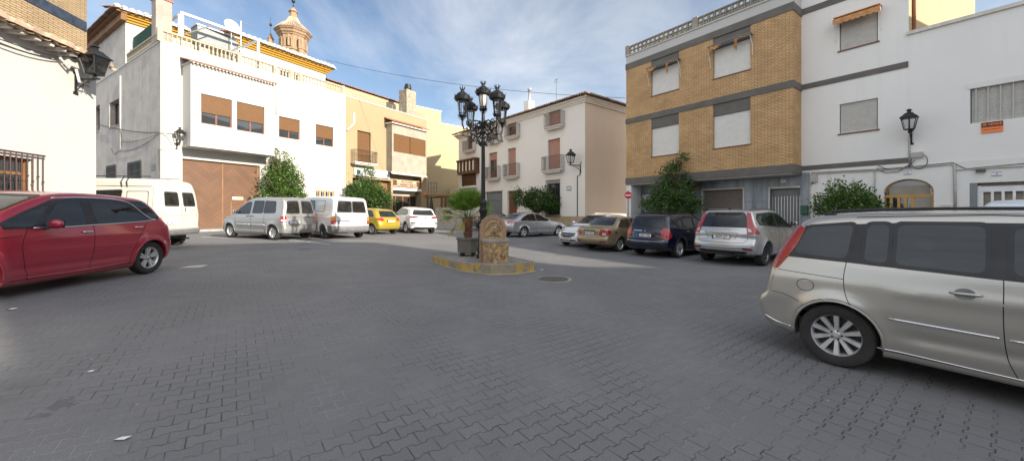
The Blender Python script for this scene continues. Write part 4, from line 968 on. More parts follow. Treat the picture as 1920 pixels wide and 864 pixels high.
# ---------------------------------------------------------------- building materials
def make_mats():
    D = {}
    D['white'] = plaster('white_render', (.52, .51, .475), .06, .10, (.50, .46, .40))
    D['white2'] = plaster('white_render_worn', (.52, .51, .48), .07, .12, (.52, .48, .43), mott=.8, ground=.12)
    D['side'] = plaster('rough_white_render', (.52, .48, .43), .25, .55, (.25, .23, .20), bmp=.03, mott=1.1)
    D['right'] = plaster('cool_white_render', (.80, .78, .745), .06, .16, (.56, .52, .47), mott=.4, ground=.2)
    D['lower'] = plaster('cool_white_render_patched', (.77, .75, .715), .10, .24, (.5, .45, .4), bmp=.012, mott=.9, ground=.3)
    D['dwhite'] = plaster('balconied_house_render', (.78, .73, .66), .05, .08, (.55, .5, .44), bmp=.004)
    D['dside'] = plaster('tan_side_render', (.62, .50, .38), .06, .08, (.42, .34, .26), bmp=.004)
    D['beige'] = plaster('beige_render', (.35, .265, .16), .10, .14, (.26, .20, .13))
    D['beige2'] = plaster('pale_yellow_render', (.42, .34, .21), .08, .12, (.34, .27, .18))
    D['cream'] = plain('cream_trim', (.70, .64, .52), .8, var=.1, bmp=.004)
    D['stonec'] = plain('pale_balustrade_stone', (.42, .36, .26), .85, var=.2, scale=3, bmp=.006)
    D['stone'] = plain('grey_stone_panel', (.31, .28, .225), .85, var=.16, scale=2, bmp=.006)
    D['tile'] = plain('barrel_tile', (.24, .15, .105), .85, var=.45, scale=2.2, bmp=.008)
    D['tilew'] = plain('mortared_tile_end', (.52, .49, .44), .85, var=.25, scale=5, bmp=.006)
    D['tileb'] = plain('weathered_eave_tile', (.42, .31, .22), .85, var=.3, scale=3, bmp=.006)
    D['tiler'] = plain('red_tile', (.26, .10, .06), .85, var=.35, scale=4, bmp=.006)
    D['yellow'] = plain('yellow_cornice_paint', (.38, .20, .008), .7, var=.06)
    D['wood'] = plain('eave_wood', (.22, .11, .04), .6, var=.3, scale=2)
    D['brownw'] = plain('dark_brown_timber', (.10, .045, .02), .55, var=.3)
    D['frame'] = plain('brown_window_frame', (.16, .055, .03), .5, var=.15)
    D['framew'] = plain('white_window_frame', (.7, .7, .68), .5, var=.06)
    D['shb'] = plain('brown_shutter', (.155, .075, .027), .55, var=.07)
    D['sho'] = plain('salmon_shutter', (.42, .22, .16), .6, var=.12)
    D['shw'] = plain('white_shutter', (.70, .685, .64), .5, var=.05)
    D['shg'] = plain('cream_shutter', (.50, .48, .44), .6, var=.08)
    D['sil'] = plain('stone_sill', (.60, .56, .50), .8, var=.12)
    D['iron'] = plain('black_ironwork', (.018, .019, .021), .5, .3, var=.2)
    D['irong'] = plain('weathered_iron', (.10, .09, .085), .6, .3, var=.25)
    D['band'] = plain('grey_band', (.135, .125, .11), .85, var=.15, scale=2, bmp=.003)
    D['metal'] = plain('grey_painted_metal', (.20, .215, .22), .5, .2, var=.12)
    D['rollg'] = plain('roller_door_brown_grey', (.20, .17, .15), .55, .2, var=.12)
    D['alum'] = plain('aluminium', (.5, .5, .5), .4, .7, var=.1)
    D['white_metal'] = plain('white_metal', (.75, .75, .74), .4, var=.08)
    D['honey'] = plain('honey_wood', (.50, .28, .08), .5, var=.15, scale=3)
    D['ochre'] = plain('ochre_plinth', (.40, .30, .18), .85, var=.2, scale=1.5, bmp=.006)
    D['green'] = plain('green_mesh', (.01, .06, .04), .9, var=.3, scale=6)
    D['greenp'] = plain('green_paint', (.02, .10, .07), .4)
    D['pot'] = plain('terracotta', (.36, .14, .07), .8)
    D['orange'] = plain('orange_sign', (.85, .22, .06), .5, var=.05); D['ink'] = plain('sign_black', (.02, .02, .02), .6)
    D['cloth'] = plain('faded_orange_canvas', (.50, .25, .10), .9, var=.25, scale=8)
    D['cable'] = plain('cable_black', (.03, .03, .03), .7); D['cablew'] = plain('painted_cable', (.42, .40, .37), .8)
    m, nt, b = newmat('window_glass'); b.inputs['Base Color'].default_value = (.03, .035, .04, 1); b.inputs['Roughness'].default_value = .03; b.inputs['Specular IOR Level'].default_value = .9; b.inputs['Coat Weight'].default_value = .6; D['glass'] = m
    m, nt, b = newmat('dark_interior'); b.inputs['Base Color'].default_value = (.02, .018, .016, 1); b.inputs['Roughness'].default_value = .9; D['dark'] = m
    m, nt, b = newmat('lantern_glass'); b.inputs['Base Color'].default_value = (.75, .72, .66, 1); b.inputs['Roughness'].default_value = .35; b.inputs['Transmission Weight'].default_value = .35; D['opal'] = m
    D['clear'] = glassmat('clear_lantern_glass', (.94, .95, .95), .04)
    # bricks: x+y along the wall, z up
    def brickmat(name, c1, c2, mort, sc, w, h, ms, bm=.012, off=.5, rough=.8, var=None):
        m, nt, b = newmat(name); v = objco(nt); sp = nt.nodes.new('ShaderNodeSeparateXYZ'); nt.links.new(v, sp.inputs[0]); E.nt = nt
        cb = nt.nodes.new('ShaderNodeCombineXYZ'); a = E(sp.outputs[0])+E(sp.outputs[1]); nt.links.new(a.s, cb.inputs[0]); nt.links.new(sp.outputs[2], cb.inputs[1])
        br = nt.nodes.new('ShaderNodeTexBrick'); nt.links.new(cb.outputs[0], br.inputs[0]); br.offset = off
        br.inputs['Color1'].default_value = (*c1, 1); br.inputs['Color2'].default_value = (*c2, 1); br.inputs['Mortar'].default_value = (*mort, 1)
        br.inputs['Scale'].default_value = sc; br.inputs['Brick Width'].default_value = w; br.inputs['Row Height'].default_value = h; br.inputs['Mortar Size'].default_value = ms; br.inputs['Bias'].default_value = -.1; br.inputs['Mortar Smooth'].default_value = .15
        n = ramp(nt, noise(nt, 1.3, 5, v), [(.3, (.82, .82, .82)), (.7, (1.1, 1.1, 1.1))])
        nt.links.new(mixc(nt, 1.0, br.outputs[0], n, 'MULTIPLY'), b.inputs['Base Color']); b.inputs['Roughness'].default_value = rough
        inv = E.m('SUBTRACT', 1.0, E(br.outputs['Fac'])); bump(nt, b, inv+E(noise(nt, 40, 3, v))*.2, .8, bm); return m
    D['brick'] = brickmat('honey_brick', (.66, .42, .20), (.55, .33, .145), (.14, .09, .055), 1, .26, .062, .008)
    D['brickc'] = brickmat('cream_brick', (.40, .30, .18), (.35, .255, .15), (.15, .10, .055), 1, .26, .058, .008)
    D['brickr'] = brickmat('tan_orange_brick', (.44, .23, .12), (.38, .19, .09), (.42, .33, .23), 1, .22, .062, .012)
    D['chimbrick'] = brickmat('limewashed_brick', (.40, .32, .27), (.35, .27, .22), (.42, .38, .34), 1, .24, .07, .008)
    D['church'] = brickmat('tower_brick', (.30, .19, .105), (.26, .155, .08), (.46, .34, .22), 1, .5, .16, .02)
    # grey-blue marble cladding
    m, nt, b = newmat('grey_marble_cladding'); v = objco(nt)
    c = ramp(nt, noise(nt, 1.0, 8, mapping(nt, v, (2.6, 2.6, .5)), .7), [(.3, (.13, .15, .17)), (.5, (.25, .28, .31)), (.62, (.34, .37, .40)), (.75, (.48, .50, .52))])
    sp = nt.nodes.new('ShaderNodeSeparateXYZ'); nt.links.new(v, sp.inputs[0]); E.nt = nt
    fx = E.m('ABSOLUTE', E.m('SUBTRACT', E.m('FRACT', E(sp.outputs[0])/.62), .5)); fz = E.m('ABSOLUTE', E.m('SUBTRACT', E.m('FRACT', E(sp.outputs[2])/1.05), .5))
    jn = E.m('MAXIMUM', E.m('GREATER_THAN', fx, .492), E.m('GREATER_THAN', fz, .495))
    nt.links.new(mixc(nt, jn, c, (.08, .08, .085)), b.inputs['Base Color']); b.inputs['Roughness'].default_value = .35; D['marble'] = m
    # chevron timber of the garage door
    m, nt, b = newmat('chevron_timber'); v = objco(nt); sp = nt.nodes.new('ShaderNodeSeparateXYZ'); nt.links.new(v, sp.inputs[0]); E.nt = nt
    X = E(sp.outputs[0]); Z = E(sp.outputs[2])
    fx = E.m('ABSOLUTE', E.m('SUBTRACT', E.m('FRACT', (X-.05)/2.3), .5))*2.3
    k = (fx*.85+Z)/.115; fr = E.m('FRACT', k); ln = E.m('LESS_THAN', E.m('ABSOLUTE', fr-.5), .42)
    wn = nt.nodes.new('ShaderNodeTexWhiteNoise'); wn.noise_dimensions = '1D'; nt.links.new(E.m('FLOOR', k).s, wn.inputs['W'])
    c = ramp(nt, wn.outputs[0], [(0, (.12, .058, .028)), (1, (.155, .077, .038))])
    c = mixc(nt, ln, (.065, .03, .015), c); c = mixc(nt, 1.0, c, ramp(nt, noise(nt, 1.2, 5, v), [(.3, (.8, .8, .8)), (.7, (1.15, 1.12, 1.1))]), 'MULTIPLY')
    nt.links.new(c, b.inputs['Base Color']); b.inputs['Roughness'].default_value = .55; bump(nt, b, ln, .6, .01); D['chevron'] = m
    # rubble stone
    m, nt, b = newmat('rubble_stone'); v = objco(nt)
    vo = nt.nodes.new('ShaderNodeTexVoronoi'); vo.inputs['Scale'].default_value = 5; nt.links.new(v, vo.inputs[0])
    vd = nt.nodes.new('ShaderNodeTexVoronoi'); vd.feature = 'DISTANCE_TO_EDGE'; vd.inputs['Scale'].default_value = 5; nt.links.new(v, vd.inputs[0])
    bw = nt.nodes.new('ShaderNodeRGBToBW'); nt.links.new(vo.outputs['Color'], bw.inputs[0])
    c = ramp(nt, bw.outputs[0], [(.2, (.22, .17, .11)), (.5, (.30, .24, .165)), (.8, (.36, .30, .22))]); E.nt = nt
    nt.links.new(mixc(nt, E.m('LESS_THAN', E(vd.outputs[0]), .05), c, (.36, .33, .28)), b.inputs['Base Color']); b.inputs['Roughness'].default_value = .85
    bump(nt, b, E.m('MINIMUM', E(vd.outputs[0]), .15), .8, .05); D['rubble'] = m
    # carved golden sandstone of the fountain
    m, nt, b = newmat('carved_sandstone'); v = objco(nt)
    c = ramp(nt, noise(nt, 9, 8, v, .65), [(.3, (.20, .12, .06)), (.48, (.34, .23, .13)), (.6, (.50, .35, .17)), (.75, (.56, .42, .24))])
    yl = ramp(nt, noise(nt, 3.2, 4, v), [(.56, (0, 0, 0)), (.70, (.6, .6, .6))])
    nt.links.new(mixc(nt, yl, c, (.48, .31, .10)), b.inputs['Base Color']); b.inputs['Roughness'].default_value = .8
    bump(nt, b, noise(nt, 16, 6, v, .6), .9, .03); D['sand'] = m
    return D

def balustrade(root, F, x0, x1, y, z, D, posts=(), h=.62, step=.2, cs=.02, name='balustrade'):
    mb = MB(); mb.box(x0, x1, y-.07, y+.07, z, z+.07); mb.box(x0, x1, y-.08, y+.08, z+h-.09, z+h)
    for p in posts: mb.box(p-.12, p+.12, y-.11, y+.11, z, z+h+.06)
    b = mb.build(name, D['stonec'], root, F.M)
    prof = [(.05, .07), (.055, .10), (.035, .13), (.07, .22), (.062, .30), (.032, .40), (.05, .45), (.055, .53)]
    me = None; n = int((x1-x0)/step)
    for i in range(n):
        x = x0+(i+.5)*(x1-x0)/n
        if any(abs(x-p) < .15 for p in posts): continue
        M = F.M @ T(x, y, z)
        if me is None:
            o = MB().lathe([(r, q*h/.62) for r, q in prof], n=7).build('baluster', D['stonec'], b, M, ang=50); me = o.data
        else: link(bpy.data.objects.new('baluster', me), b, M)
    return b
def tile_ends(root, F, x0, x1, y, z, D, pitch=.30, r=.11, ln=.3, slope=.25, name='tile_ends', mat='tilew'):
    mb = MB(); n = round((x1-x0)/pitch)
    for i in range(n):
        x = x0+(i+.5)*(x1-x0)/n; vs = []; K = 6; jz = .012*math.sin(i*5.1)
        for yy, zz, rr in ((y, z+jz, r), (y+ln, z+jz+ln*slope, r*.92)):
            vs += [(x+rr*math.cos(math.pi*k/K), yy, zz+rr*.85*math.sin(math.pi*k/K)) for k in range(K+1)]
        mb.add(vs, [(k, k+1, K+2+k, K+1+k) for k in range(K)]+[tuple(range(K, -1, -1))])
        vs = []; xx = x+pitch/2
        for yy, zz, rr in ((y+.03, z+jz+.01, r*.8), (y+ln, z+jz+ln*slope, r*.8)):
            vs += [(xx+rr*math.cos(math.pi+math.pi*k/K), yy, zz+rr*.6*math.sin(math.pi+math.pi*k/K)) for k in range(K+1)]
        mb.add(vs, [(k, k+1, K+2+k, K+1+k) for k in range(K)])
    return mb.build(name, D[mat], root, F.M, ang=50)
def grille(mb, x0, x1, z0, z1, y, step=.13, r=.012, tops=True):
    n = round((x1-x0)/step)
    for i in range(n+1):
        x = x0+(x1-x0)*i/n; mb.box(x-r, x+r, y-r, y+r, z0, z1+(.05 if tops else 0))
    for k in range(3):
        z = z0+.05+(z1-z0-.1)*k/2; mb.box(x0-.04, x1+.04, y-.006, y+.006, z-.02, z+.02)
    return mb
def cable(root, F, pts, mat, r=.008, sag=0, name='cable'):
    out = []
    for a, b in zip(pts[:-1], pts[1:]):
        for k in range(8):
            t = k/8; out.append((a[0]+(b[0]-a[0])*t, a[1]+(b[1]-a[1])*t, a[2]+(b[2]-a[2])*t-sag*4*t*(1-t)))
    out.append(pts[-1]); return MB().tube(out, r, 5).build(name, mat, root, F.M if F else None, smooth=True)

def wall_lantern(F, x, z, label, D, y=0, size=1.0, arm=.55, group='wall lanterns', side=0):
    """square lantern on a scroll bracket, standing out from facade F at (x, y, z = bracket height)"""
    M = F.M @ T(x, y, z) @ rz(side)
    t = thing('wall_lantern', label, 'street lamp', M, group); s = size
    mb = MB(); mb.box(-.02*s, .02*s, -.03, 0, -.28*s, .12*s); mb.box(-.05*s, .05*s, -.015, 0, -.33*s, -.27*s); mb.box(-.05*s, .05*s, -.015, 0, .10*s, .15*s)
    mb.box(-.016*s, .016*s, -arm*s-.1*s, 0, -.015*s, .015*s)
    sc = [(0, -.02*s-.0, -.26*s)]+[(0, -arm*s*(k/10), -.26*s+.24*s*math.sin(k/10*math.pi/2)) for k in range(1, 11)]
    mb.tube(sc, .011*s, 5)
    for cy, cz, rr in ((-.14, -.09, .07), (-.3, -.045, .035)):
        mb.tube([(0, cy*s+rr*s*math.cos(a), cz*s+rr*s*math.sin(a)) for a in [i*.7 for i in range(9)]], .008*s, 4)
    mb.build('bracket', D['iron'], t, M)
    y0 = -arm*s; mb = MB(); zb = .09*s
    mb.tube([(0, y0, 0), (0, y0, zb)], .025*s, 6); mb.ball((0, y0, .02*s), .04*s, 8)
    w0, w1, h = .10*s, .165*s, .36*s
    mb.box(-w0-.01, w0+.01, y0-w0-.01, y0+w0+.01, zb, zb+.02*s)
    for sx in (-1, 1):
        for sy in (-1, 1): mb.tube([(sx*w0, y0+sy*w0, zb), (sx*w1, y0+sy*w1, zb+h)], .011*s, 4)
        mb.tube([(sx*w1, y0-w1, zb+h), (sx*w1, y0+w1, zb+h)], .012*s, 4); mb.tube([(-w1, y0+sx*w1, zb+h), (w1, y0+sx*w1, zb+h)], .012*s, 4)
    mb.tube([(0, y0, zb), (0, y0, zb+h)], .02*s, 6)
    mb.build('lantern_frame', D['iron'], t, M)
    mb = MB(); r = w1*1.22; q = math.pi/4
    mb.M = T(0, y0, zb+h) @ rz(45)
    mb.lathe([(r*1.36, 0), (r*1.34, .015*s), (r*.98, .065*s), (r*.58, .145*s), (r*.30, .165*s), (r*.24, .21*s), (r*.46, .225*s), (r*.22, .26*s), (.01, .28*s)], n=4)
    mb.build('lantern_roof', D['iron'], t, M)
    mb = MB()
    for a, b in (((-1, -1), (1, -1)), ((1, -1), (1, 1)), ((1, 1), (-1, 1)), ((-1, 1), (-1, -1))):
        k = .97; mb.quad((a[0]*w0*k, y0+a[1]*w0*k, zb+.02), (b[0]*w0*k, y0+b[1]*w0*k, zb+.02), (b[0]*w1*k, y0+b[1]*w1*k, zb+h-.01), (a[0]*w1*k, y0+a[1]*w1*k, zb+h-.01))
    mb.build('lantern_pane', D['clear'], t, M)
    return t
def left_side(D):
    # ================= big white corner house with the timber garage door
    F = Fr(-19.3, 20.5, -.852, .523); S = Fr(-19.3, 20.5, .523, .852)   # front and shaded side (x<0)
    L = F.t(648); ZT = F.z(304, 78); B = .0
    A = thing('corner_house', 'large white corner house with roof balustrade, brown shutters and chevron timber garage door', 'house', F.M @ T(0, 0, .3))
    gar = F.rect(342, 487, 297, 436); gar = (gar[0], gar[1], .0, gar[3])
    t0 = F.t(342); p = 0.0
    while True:
        p += .02; x, y = F.w(t0, -p)
        if 960+700*x/y >= 357.5 or p > 2: break
    b1 = F.t(514, -p); zb = F.z(342, 274); zt = F.z(358, 116, -p)
    wins = [F.rect(523, 562, 217.5, 257), F.rect(592, 625, 232.5, 271)]; low = F.rect(592, 627, 357, 378); low = (low[0], low[1], low[2]-.7, low[3])
    wall(MB(), 0, L, -.3, ZT, [gar, *wins, low]).build('front_wall', D['white'], A, F.M)
    sw = [S.rect(205, 223, 194, 241), S.rect(174, 187, 203, 250)]; sl = [S.rect(241, 265, 308, 340), S.rect(201, 218, 314, 340)]
    wall(MB(), -15, 0, -.3, ZT, sw+sl, dep=.35).build('side_wall', D['side'], A, S.M)
    mb = MB(); mb.quad((0, 15, -.3), (L, 15, -.3), (L, 15, ZT), (0, 15, ZT)); mb.quad((L, 0, -.3), (L, 15, -.3), (L, 15, ZT), (L, 0, ZT)); mb.build('rear_wall', D['white'], A, F.M)
    MB().box(.02, L-.02, .02, 14.98, ZT-.25, ZT-.06).build('roof_terrace', D['stone'], A, F.M)
    MB().box(-.03, L+.02, -.035, 14.9, ZT-.04, ZT+.02).build('coping', D['sil'], A, F.M)
    for r in wins: window(A, F, r, (D['frame'], D['shb'], D['glass'], D['sil']), .62, .14, 2)
    for r in sw: window(A, S, r, (D['frame'], D['shb'], D['glass'], D['white']), 0, .32, 1)
    for r in sl:
        w = window(A, S, r, (D['iron'], D['iron'], D['glass'], D['side']), 0, .12, 2, sill=False)
        grille(MB(), r[0]-.03, r[1]+.03, r[2], r[3]+.05, -.04, .14).build('grille', D['iron'], w, S.M)
    w = window(A, F, low, (D['honey'], D['honey'], D['glass'], D['sil']), .0, .1, 4, fw=.08)
    MB().box(low[0]+.05, low[1]-.05, .14, .16, low[2], low[3]-.05).build('curtain', D['honey'], w, F.M)
    mb = MB(); n = 9
    for i in range(n+1):
        x = low[0]-.12+(low[1]-low[0]+.24)*i/n; mb.box(x-.008, x+.008, -.16, -.144, low[2]-.1, low[3]+.14)
    for z in (low[2]-.08, low[3]+.14): mb.box(low[0]-.14, low[1]+.14, -.165, -.14, z-.012, z+.012); mb.box(low[0]-.14, low[0]-.12, -.15, 0, z-.01, z+.01); mb.box(low[1]+.12, low[1]+.14, -.15, 0, z-.01, z+.01)
    mb.build('grille', D['white_metal'], w, F.M)
    # garage door
    MB().box(gar[0], gar[1], .20, .26, 0, gar[3]).build('garage_door', D['chevron'], A, F.M)
    dd = bpy.data.objects[-1] if False else None
    mb = MB(); gx = gar[0]; gw = gar[1]-gar[0]
    for x in (gar[0]+.03, gar[0]+gw*.5, gar[1]-.03): mb.box(x-.03, x+.03, .18, .2, .35, gar[3])
    mb.box(gar[0], gar[1], .17, .2, gar[3]-.08, gar[3]); xd = F.t(436); xe = F.t(458)
    mb.box(xd-.02, xd+.02, .185, .2, .4, F.z(436, 372)); mb.box(xe+.1, xe+.14, .185, .2, .4, F.z(436, 372)); mb.build('door_rails', D['wood'], A, F.M)
    sg = MB().box(xd+.05, xe, .155, .17, F.z(436, 374), F.z(436, 369)).build('door_notice', D['white_metal'], A, F.M)
    MB().box(xe-.35, xe-.02, .148, .154, F.z(436, 373), F.z(436, 370)).build('notice_stripe', D['orange'], sg, F.M)
    # bay
    bw = [F.rect(377, 435, 175, 231, -p), F.rect(444, 496, 190, 244, -p)]
    wall(MB(), t0, b1, zb, zt, bw, y=-p).quad((t0, -p, zb), (t0, -p, zt), (t0, .02, zt), (t0, .02, zb)).quad((b1, -p, zb), (b1, .02, zb), (b1, .02, zt), (b1, -p, zt)).quad((t0, -p, zb), (t0, .02, zb), (b1, .02, zb), (b1, -p, zb)).build('bay', D['white'], A, F.M)
    MB().box(t0-.04, b1+.04, -p-.05, -.003, zb-.10, zb-.003).build('bay_moulding', D['white'], A, F.M)
    Fb = Fr(*F.w(0, -p), *F.Y)
    for r in bw: window(A, Fb, r, (D['frame'], D['shb'], D['glass'], D['sil']), .62, .12, 2, sill=False)
    tiles(MB(), t0-.12, b1+.12, -p-.22, zt-.02, .0, zt+.42, .17, .05, .3).build('bay_roof', D['tiler'], A, F.M, ang=40)
    mb = MB(); n = int((b1-t0)/.17)
    for i in range(n): x = t0+(i+.5)*(b1-t0)/n; mb.box(x-.035, x+.035, -p-.18, -p, zt-.10, zt-.03)
    mb.box(t0-.1, b1+.1, -p-.2, 0, zt-.03, zt-.012); mb.build('bay_corbels', D['tilew'], A, F.M)
    # pipes
    xp = F.t(513)+.12; MB().tube([(xp+.03, -.05, ZT+.5), (xp+.03, -.05, F.z(513, 215))], .035, 7).build('drainpipe', D['white2'], A, F.M, smooth=True)
    MB().tube([(L-.12, -.05, ZT-1.9), (L-.12, -.05, .6)], .035, 7).build('drainpipe', D['white2'], A, F.M, smooth=True)
    MB().tube([(S.t(228), -.05, ZT-.6), (S.t(228), -.05, S.z(228, 280))], .04, 7).build('drainpipe', D['white2'], A, S.M, smooth=True)
    MB().tube([(-.12, -.05, S.z(297, 280)), (-.12, -.05, .6)], .03, 7).build('drainpipe', D['irong'], A, S.M, smooth=True)
    z0 = F.z(304, 231)
    cable(A, S, [(-14, -.06, S.z(184, 224)), (S.t(230), -.07, S.z(230, 243)), (-.02, -.06, S.z(299, 249))], D['cable'], .02, .08)
    cable(A, S, [(S.t(210), -.05, S.z(210, 277)), (S.t(222), -.05, S.z(222, 284)), (-.02, -.05, S.z(299, 251))], D['cable'], .012, .3)
    cable(A, S, [(S.t(228), -.05, S.z(228, 266)), (-.02, -.05, S.z(299, 251))], D['cable'], .009, .15)
    cable(A, F, [(.0, -.05, S.z(299, 250)), (.25, -.05, S.z(299, 255)), (.5, -.05, S.z(299, 272)), (.2, -.05, S.z(299, 281)), (-.05, -.05, S.z(299, 281))], D['cablew'], .015, 0)
    cable(A, F, [(.0, -.05, S.z(299, 250)), (F.t(326), -.05, F.z(326, 251))], D['cable'], .012, 0)
    r = S.rect(284, 292, 309, 321); MB().box(r[0], r[1], -.02, -.003, r[2], r[3]).build('number_tile', D['stone'], A, S.M)
    # balustrades
    bal = balustrade(A, F, 0, L, .12, ZT+.02, D, (.0, F.t(450), F.t(514)+.1, F.t(548), F.t(565), L-.15), .66, .21)
    balustrade(A, S, S.t(233), -.15, .12, ZT+.02, D, (), .66, .21)
    x = S.t(237); x2 = S.t(272); MB().box(x, x2, .3, .32, ZT+.05, ZT+1.75).build('shade_netting', D['green'], A, S.M)
    # plants seen through the balusters
    mb = MB()
    for i in range(9):
        x = .7+i*.47; mb.lathe([(.10, ZT-.05), (.15, ZT+.22), (.12, ZT+.22)], (x, .55, 0), 9)
    mb.build('flower_pots', D['pot'], A, F.M)
    # set-back upper floor with yellow cornice
    zr = F.z(628, 130, 2.5); yl = 6.2; zl = F.z(308, 45, yl-.5); xs = F.t(452, 2.5); xe = F.t(626, 2.5); xl = .0
    for (a, b, zz, nm, y3) in ((xl, xs+.5, zl, 1, yl), (xs, xe-.45, zr, 2, 3.0)):
        hol = []
        if nm == 2: 
            q = F.rect(524, 566, 131, 175, 3.0); hol = [(q[0], q[1], ZT+.1, q[3])]
        wall(MB(), a, b, ZT-.1, zz-.25, hol, y=y3).box(a, b, y3+.3, 11, ZT-.1, zz-.25).build('upper_storey', D['white'], A, F.M)
        if a == xl: MB().quad((a-.01, 15, ZT-.1), (a-.01, y3, ZT-.1), (a-.01, y3, zz-.25), (a-.01, 15, zz-.25)).build('upper_side', D['side'], A, F.M)
        for h in hol:
            window(A, Fr(*F.w(0, 3), *F.Y), h, (D['frame'], D['shb'], D['glass'], D['sil']), .0, .14, 2, sill=False)
        mb = MB()
        for k, (d, h0, h1) in enumerate(((.12, .50, .36), (.22, .36, .22), (.34, .22, .10), (.44, .10, .02))):
            mb.box(a-(0 if nm == 1 else d), b+d, y3-d, y3+3, zz-h0, zz-h1-.0)
        mb.build('cornice', D['yellow'], A, F.M)
        tiles(MB(), a-.6, b+.6, y3-.40, zz+.12, y3+3.2, zz+1.15, .33, .09).build('roof', D['tile'], A, F.M, ang=40)
        tile_ends(A, F, a-.6, b+.6, y3-.64, zz+.02, D, .33, .15, .42)
        tile_ends(A, F, a-.6, b+.6, y3-.40, zz+.24, D, .33, .14, .42, name='second_tile_row')
        MB().box(a-.6, b+.6, y3-.50, y3-.02, zz-.015, zz+.03).build('tile_bed', D['tiler'], A, F.M)
        if a == xl:
            Sx = F.sub(a, 3.0, -90)       # left slope, facing left
            G = Fr(*F.w(a-.50, 15), *F.X)
            MB().xprism([(0, zz-.10), (15-y3+.5, zz-.10), (15-y3+.5, zz-.02), (0, zz-.02)], .0, .55).xprism([(0, zz-.5), (15-y3+.3, zz-.5), (15-y3+.45, zz-.11), (0, zz-.11)], .22, .49).build('wooden_eave', D['wood'], A, G.M)
            tile_ends(A, G, 0, 15-y3+.6, -.25, zz-.02, D, .26, .1, .5, name='side_tiles', mat='tile')
    q = Fr(*F.w(0, 2.95), *F.Y)
    # chimney
    cx, cy = max(.34, F.t(291, 1.2)), 1.2
    zc = 1.6+(398-2)*F.w(cx, cy)[1]/700
    MB().box(cx-.28, cx+.42, cy-.25, cy+.45, ZT-.1, zc).build('chimney', D['chimbrick'], A, F.M)
    MB().box(cx-.34, cx+.48, cy-.31, cy+.51, zc+.003, zc+.08).build('chimney_cap', D['pot'], A, F.M)
    MB().tube([(cx+.5, .2, ZT+.5), (cx+.5, .2, ZT+1.9)], .03, 6).build('aerial_mast', D['white_metal'], A, F.M)
    # pergola frame
    y = .35; xa = F.t(341, y); xb = F.t(484, y); za = F.z(341, 27, y); mb = MB()
    mb.box(xa-.07, xa+.07, y-.06, y+.06, ZT, za); mb.box(xb-.07, xb+.07, y-.06, y+.06, ZT, za); mb.box(xa-.07, xb+.07, y-.06, y+.06, za, za+.13)
    mb.box(xa-.05, xa+.05, y+.06, y+2.4, za+.02, za+.12); mb.box(xb-.05, xb+.05, y+.06, y+2.4, za+.02, za+.12)
    mb.m = 1; mb.tube([(xa+.1, y, ZT+.9), (xa+1.5, y, za)], .035, 5); mb.tube([(xb-.1, y, za), (xb-1.9, y, ZT+.5)], .05, 5)
    per = mb.build('pergola_frame', [D['white_metal'], D['metal']], None, F.M); props(per, 'white metal pergola frame standing on the roof terrace of the white corner house', 'pergola')
    # dish, heater
    xd = F.t(434, 1.0); zd = F.z(434, 50, 1.0); M = F.M @ T(xd, 1.0, zd)
    d = thing('satellite_dish', 'round white satellite dish above the pergola beam on the corner house roof', 'satellite dish', M)
    mb = MB(); mb.M = Matrix.Rotation(R(72), 4, 'X'); mb.lathe([(.001, .0), (.2, .015), (.34, .05), (.42, .085), (.43, .085), (.34, .04), (.001, -.015)], n=22)
    mb.build('dish', D['white_metal'], d, M, ang=60)
    mb = MB(); mb.tube([(0, 0, -1.9), (0, .03, .0)], .03, 6); mb.tube([(0, -.05, -.4), (.02, -.5, -.1)], .012, 4); mb.box(-.04, .06, -.56, -.46, -.13, -.05); mb.build('mast', D['alum'], d, M)
    xh = F.t(405, 1.8); M = F.M @ T(xh, 1.9, ZT)
    h = thing('solar_water_heater', 'grey solar water heater with ribbed white top behind the satellite dish mast', 'water heater', M)
    MB().xprism([(-1.1, 1.2), (1.1, 1.2), (1.1, 1.9), (-1.1, 2.15)], -.5, .5).build('casing', D['metal'], h, M)
    MB().box(-1.15, 1.15, -.55, .55, 2.15, 2.22).build('ribbed_top', D['alum'], h, M)
    MB().box(-1, -.9, -.4, .4, -.1, 1.2).box(.9, 1, -.4, .4, -.1, 1.2).build('stand', D['metal'], h, M)
    MB().lathe([(.01, 0), (.22, .03), (.24, .1), (.24, 1.0), (.2, 1.08), (.01, 1.1)], (1.45, -.4, .2), 14).build('tank', D['white_metal'], h, M, ang=40)
    # yagi aerial
    xg = F.t(452, 2.2); M = F.M @ T(xg, 2.2, ZT); zz = F.z(452, 40, 2.2)-ZT
    y_ = thing('television_aerial', 'thin television aerial with cross rods beside the satellite dish', 'aerial', M)
    mb = MB(); mb.tube([(0, 0, 0), (0, 0, zz)], .018, 5); mb.tube([(-.7, 0, zz-.05), (1.0, 0, zz-.02)], .01, 4)
    for k in range(8): x = -.6+k*.2; mb.tube([(x, -.16, zz-.04), (x, .16, zz-.04)], .006, 4)
    mb.build('mast', D['alum'], y_, M)
    M = F.M @ T(F.t(420, 2.0), 2.0, F.z(420, 36, 2))
    wall_lantern(F, F.t(331), F.z(331, 268), 'black wall lantern on the white front beside the bay of the corner house', D, size=1.15, arm=.42)
    # ================= beige house
    x0 = L; x1 = F.t(800); Z2 = F.z(655, 183)
    Bq = thing('beige_house', 'beige house with a shuttered bay, a balcony and a bar on its ground floor', 'house', F.M @ T(x0, 0, .4))
    door = F.rect(670, 695, 244, 304); lo = F.rect(661, 733, 333, 380); lo = (lo[0], lo[1], .2, lo[3]); sh = F.rect(737, 790, 327, 400); sh = (sh[0], sh[1], .2, sh[3])
    wall(MB(), x0+.01, x1, 0, Z2, [door, lo, sh], dep=.9).build('front_wall', D['beige'], Bq, F.M)
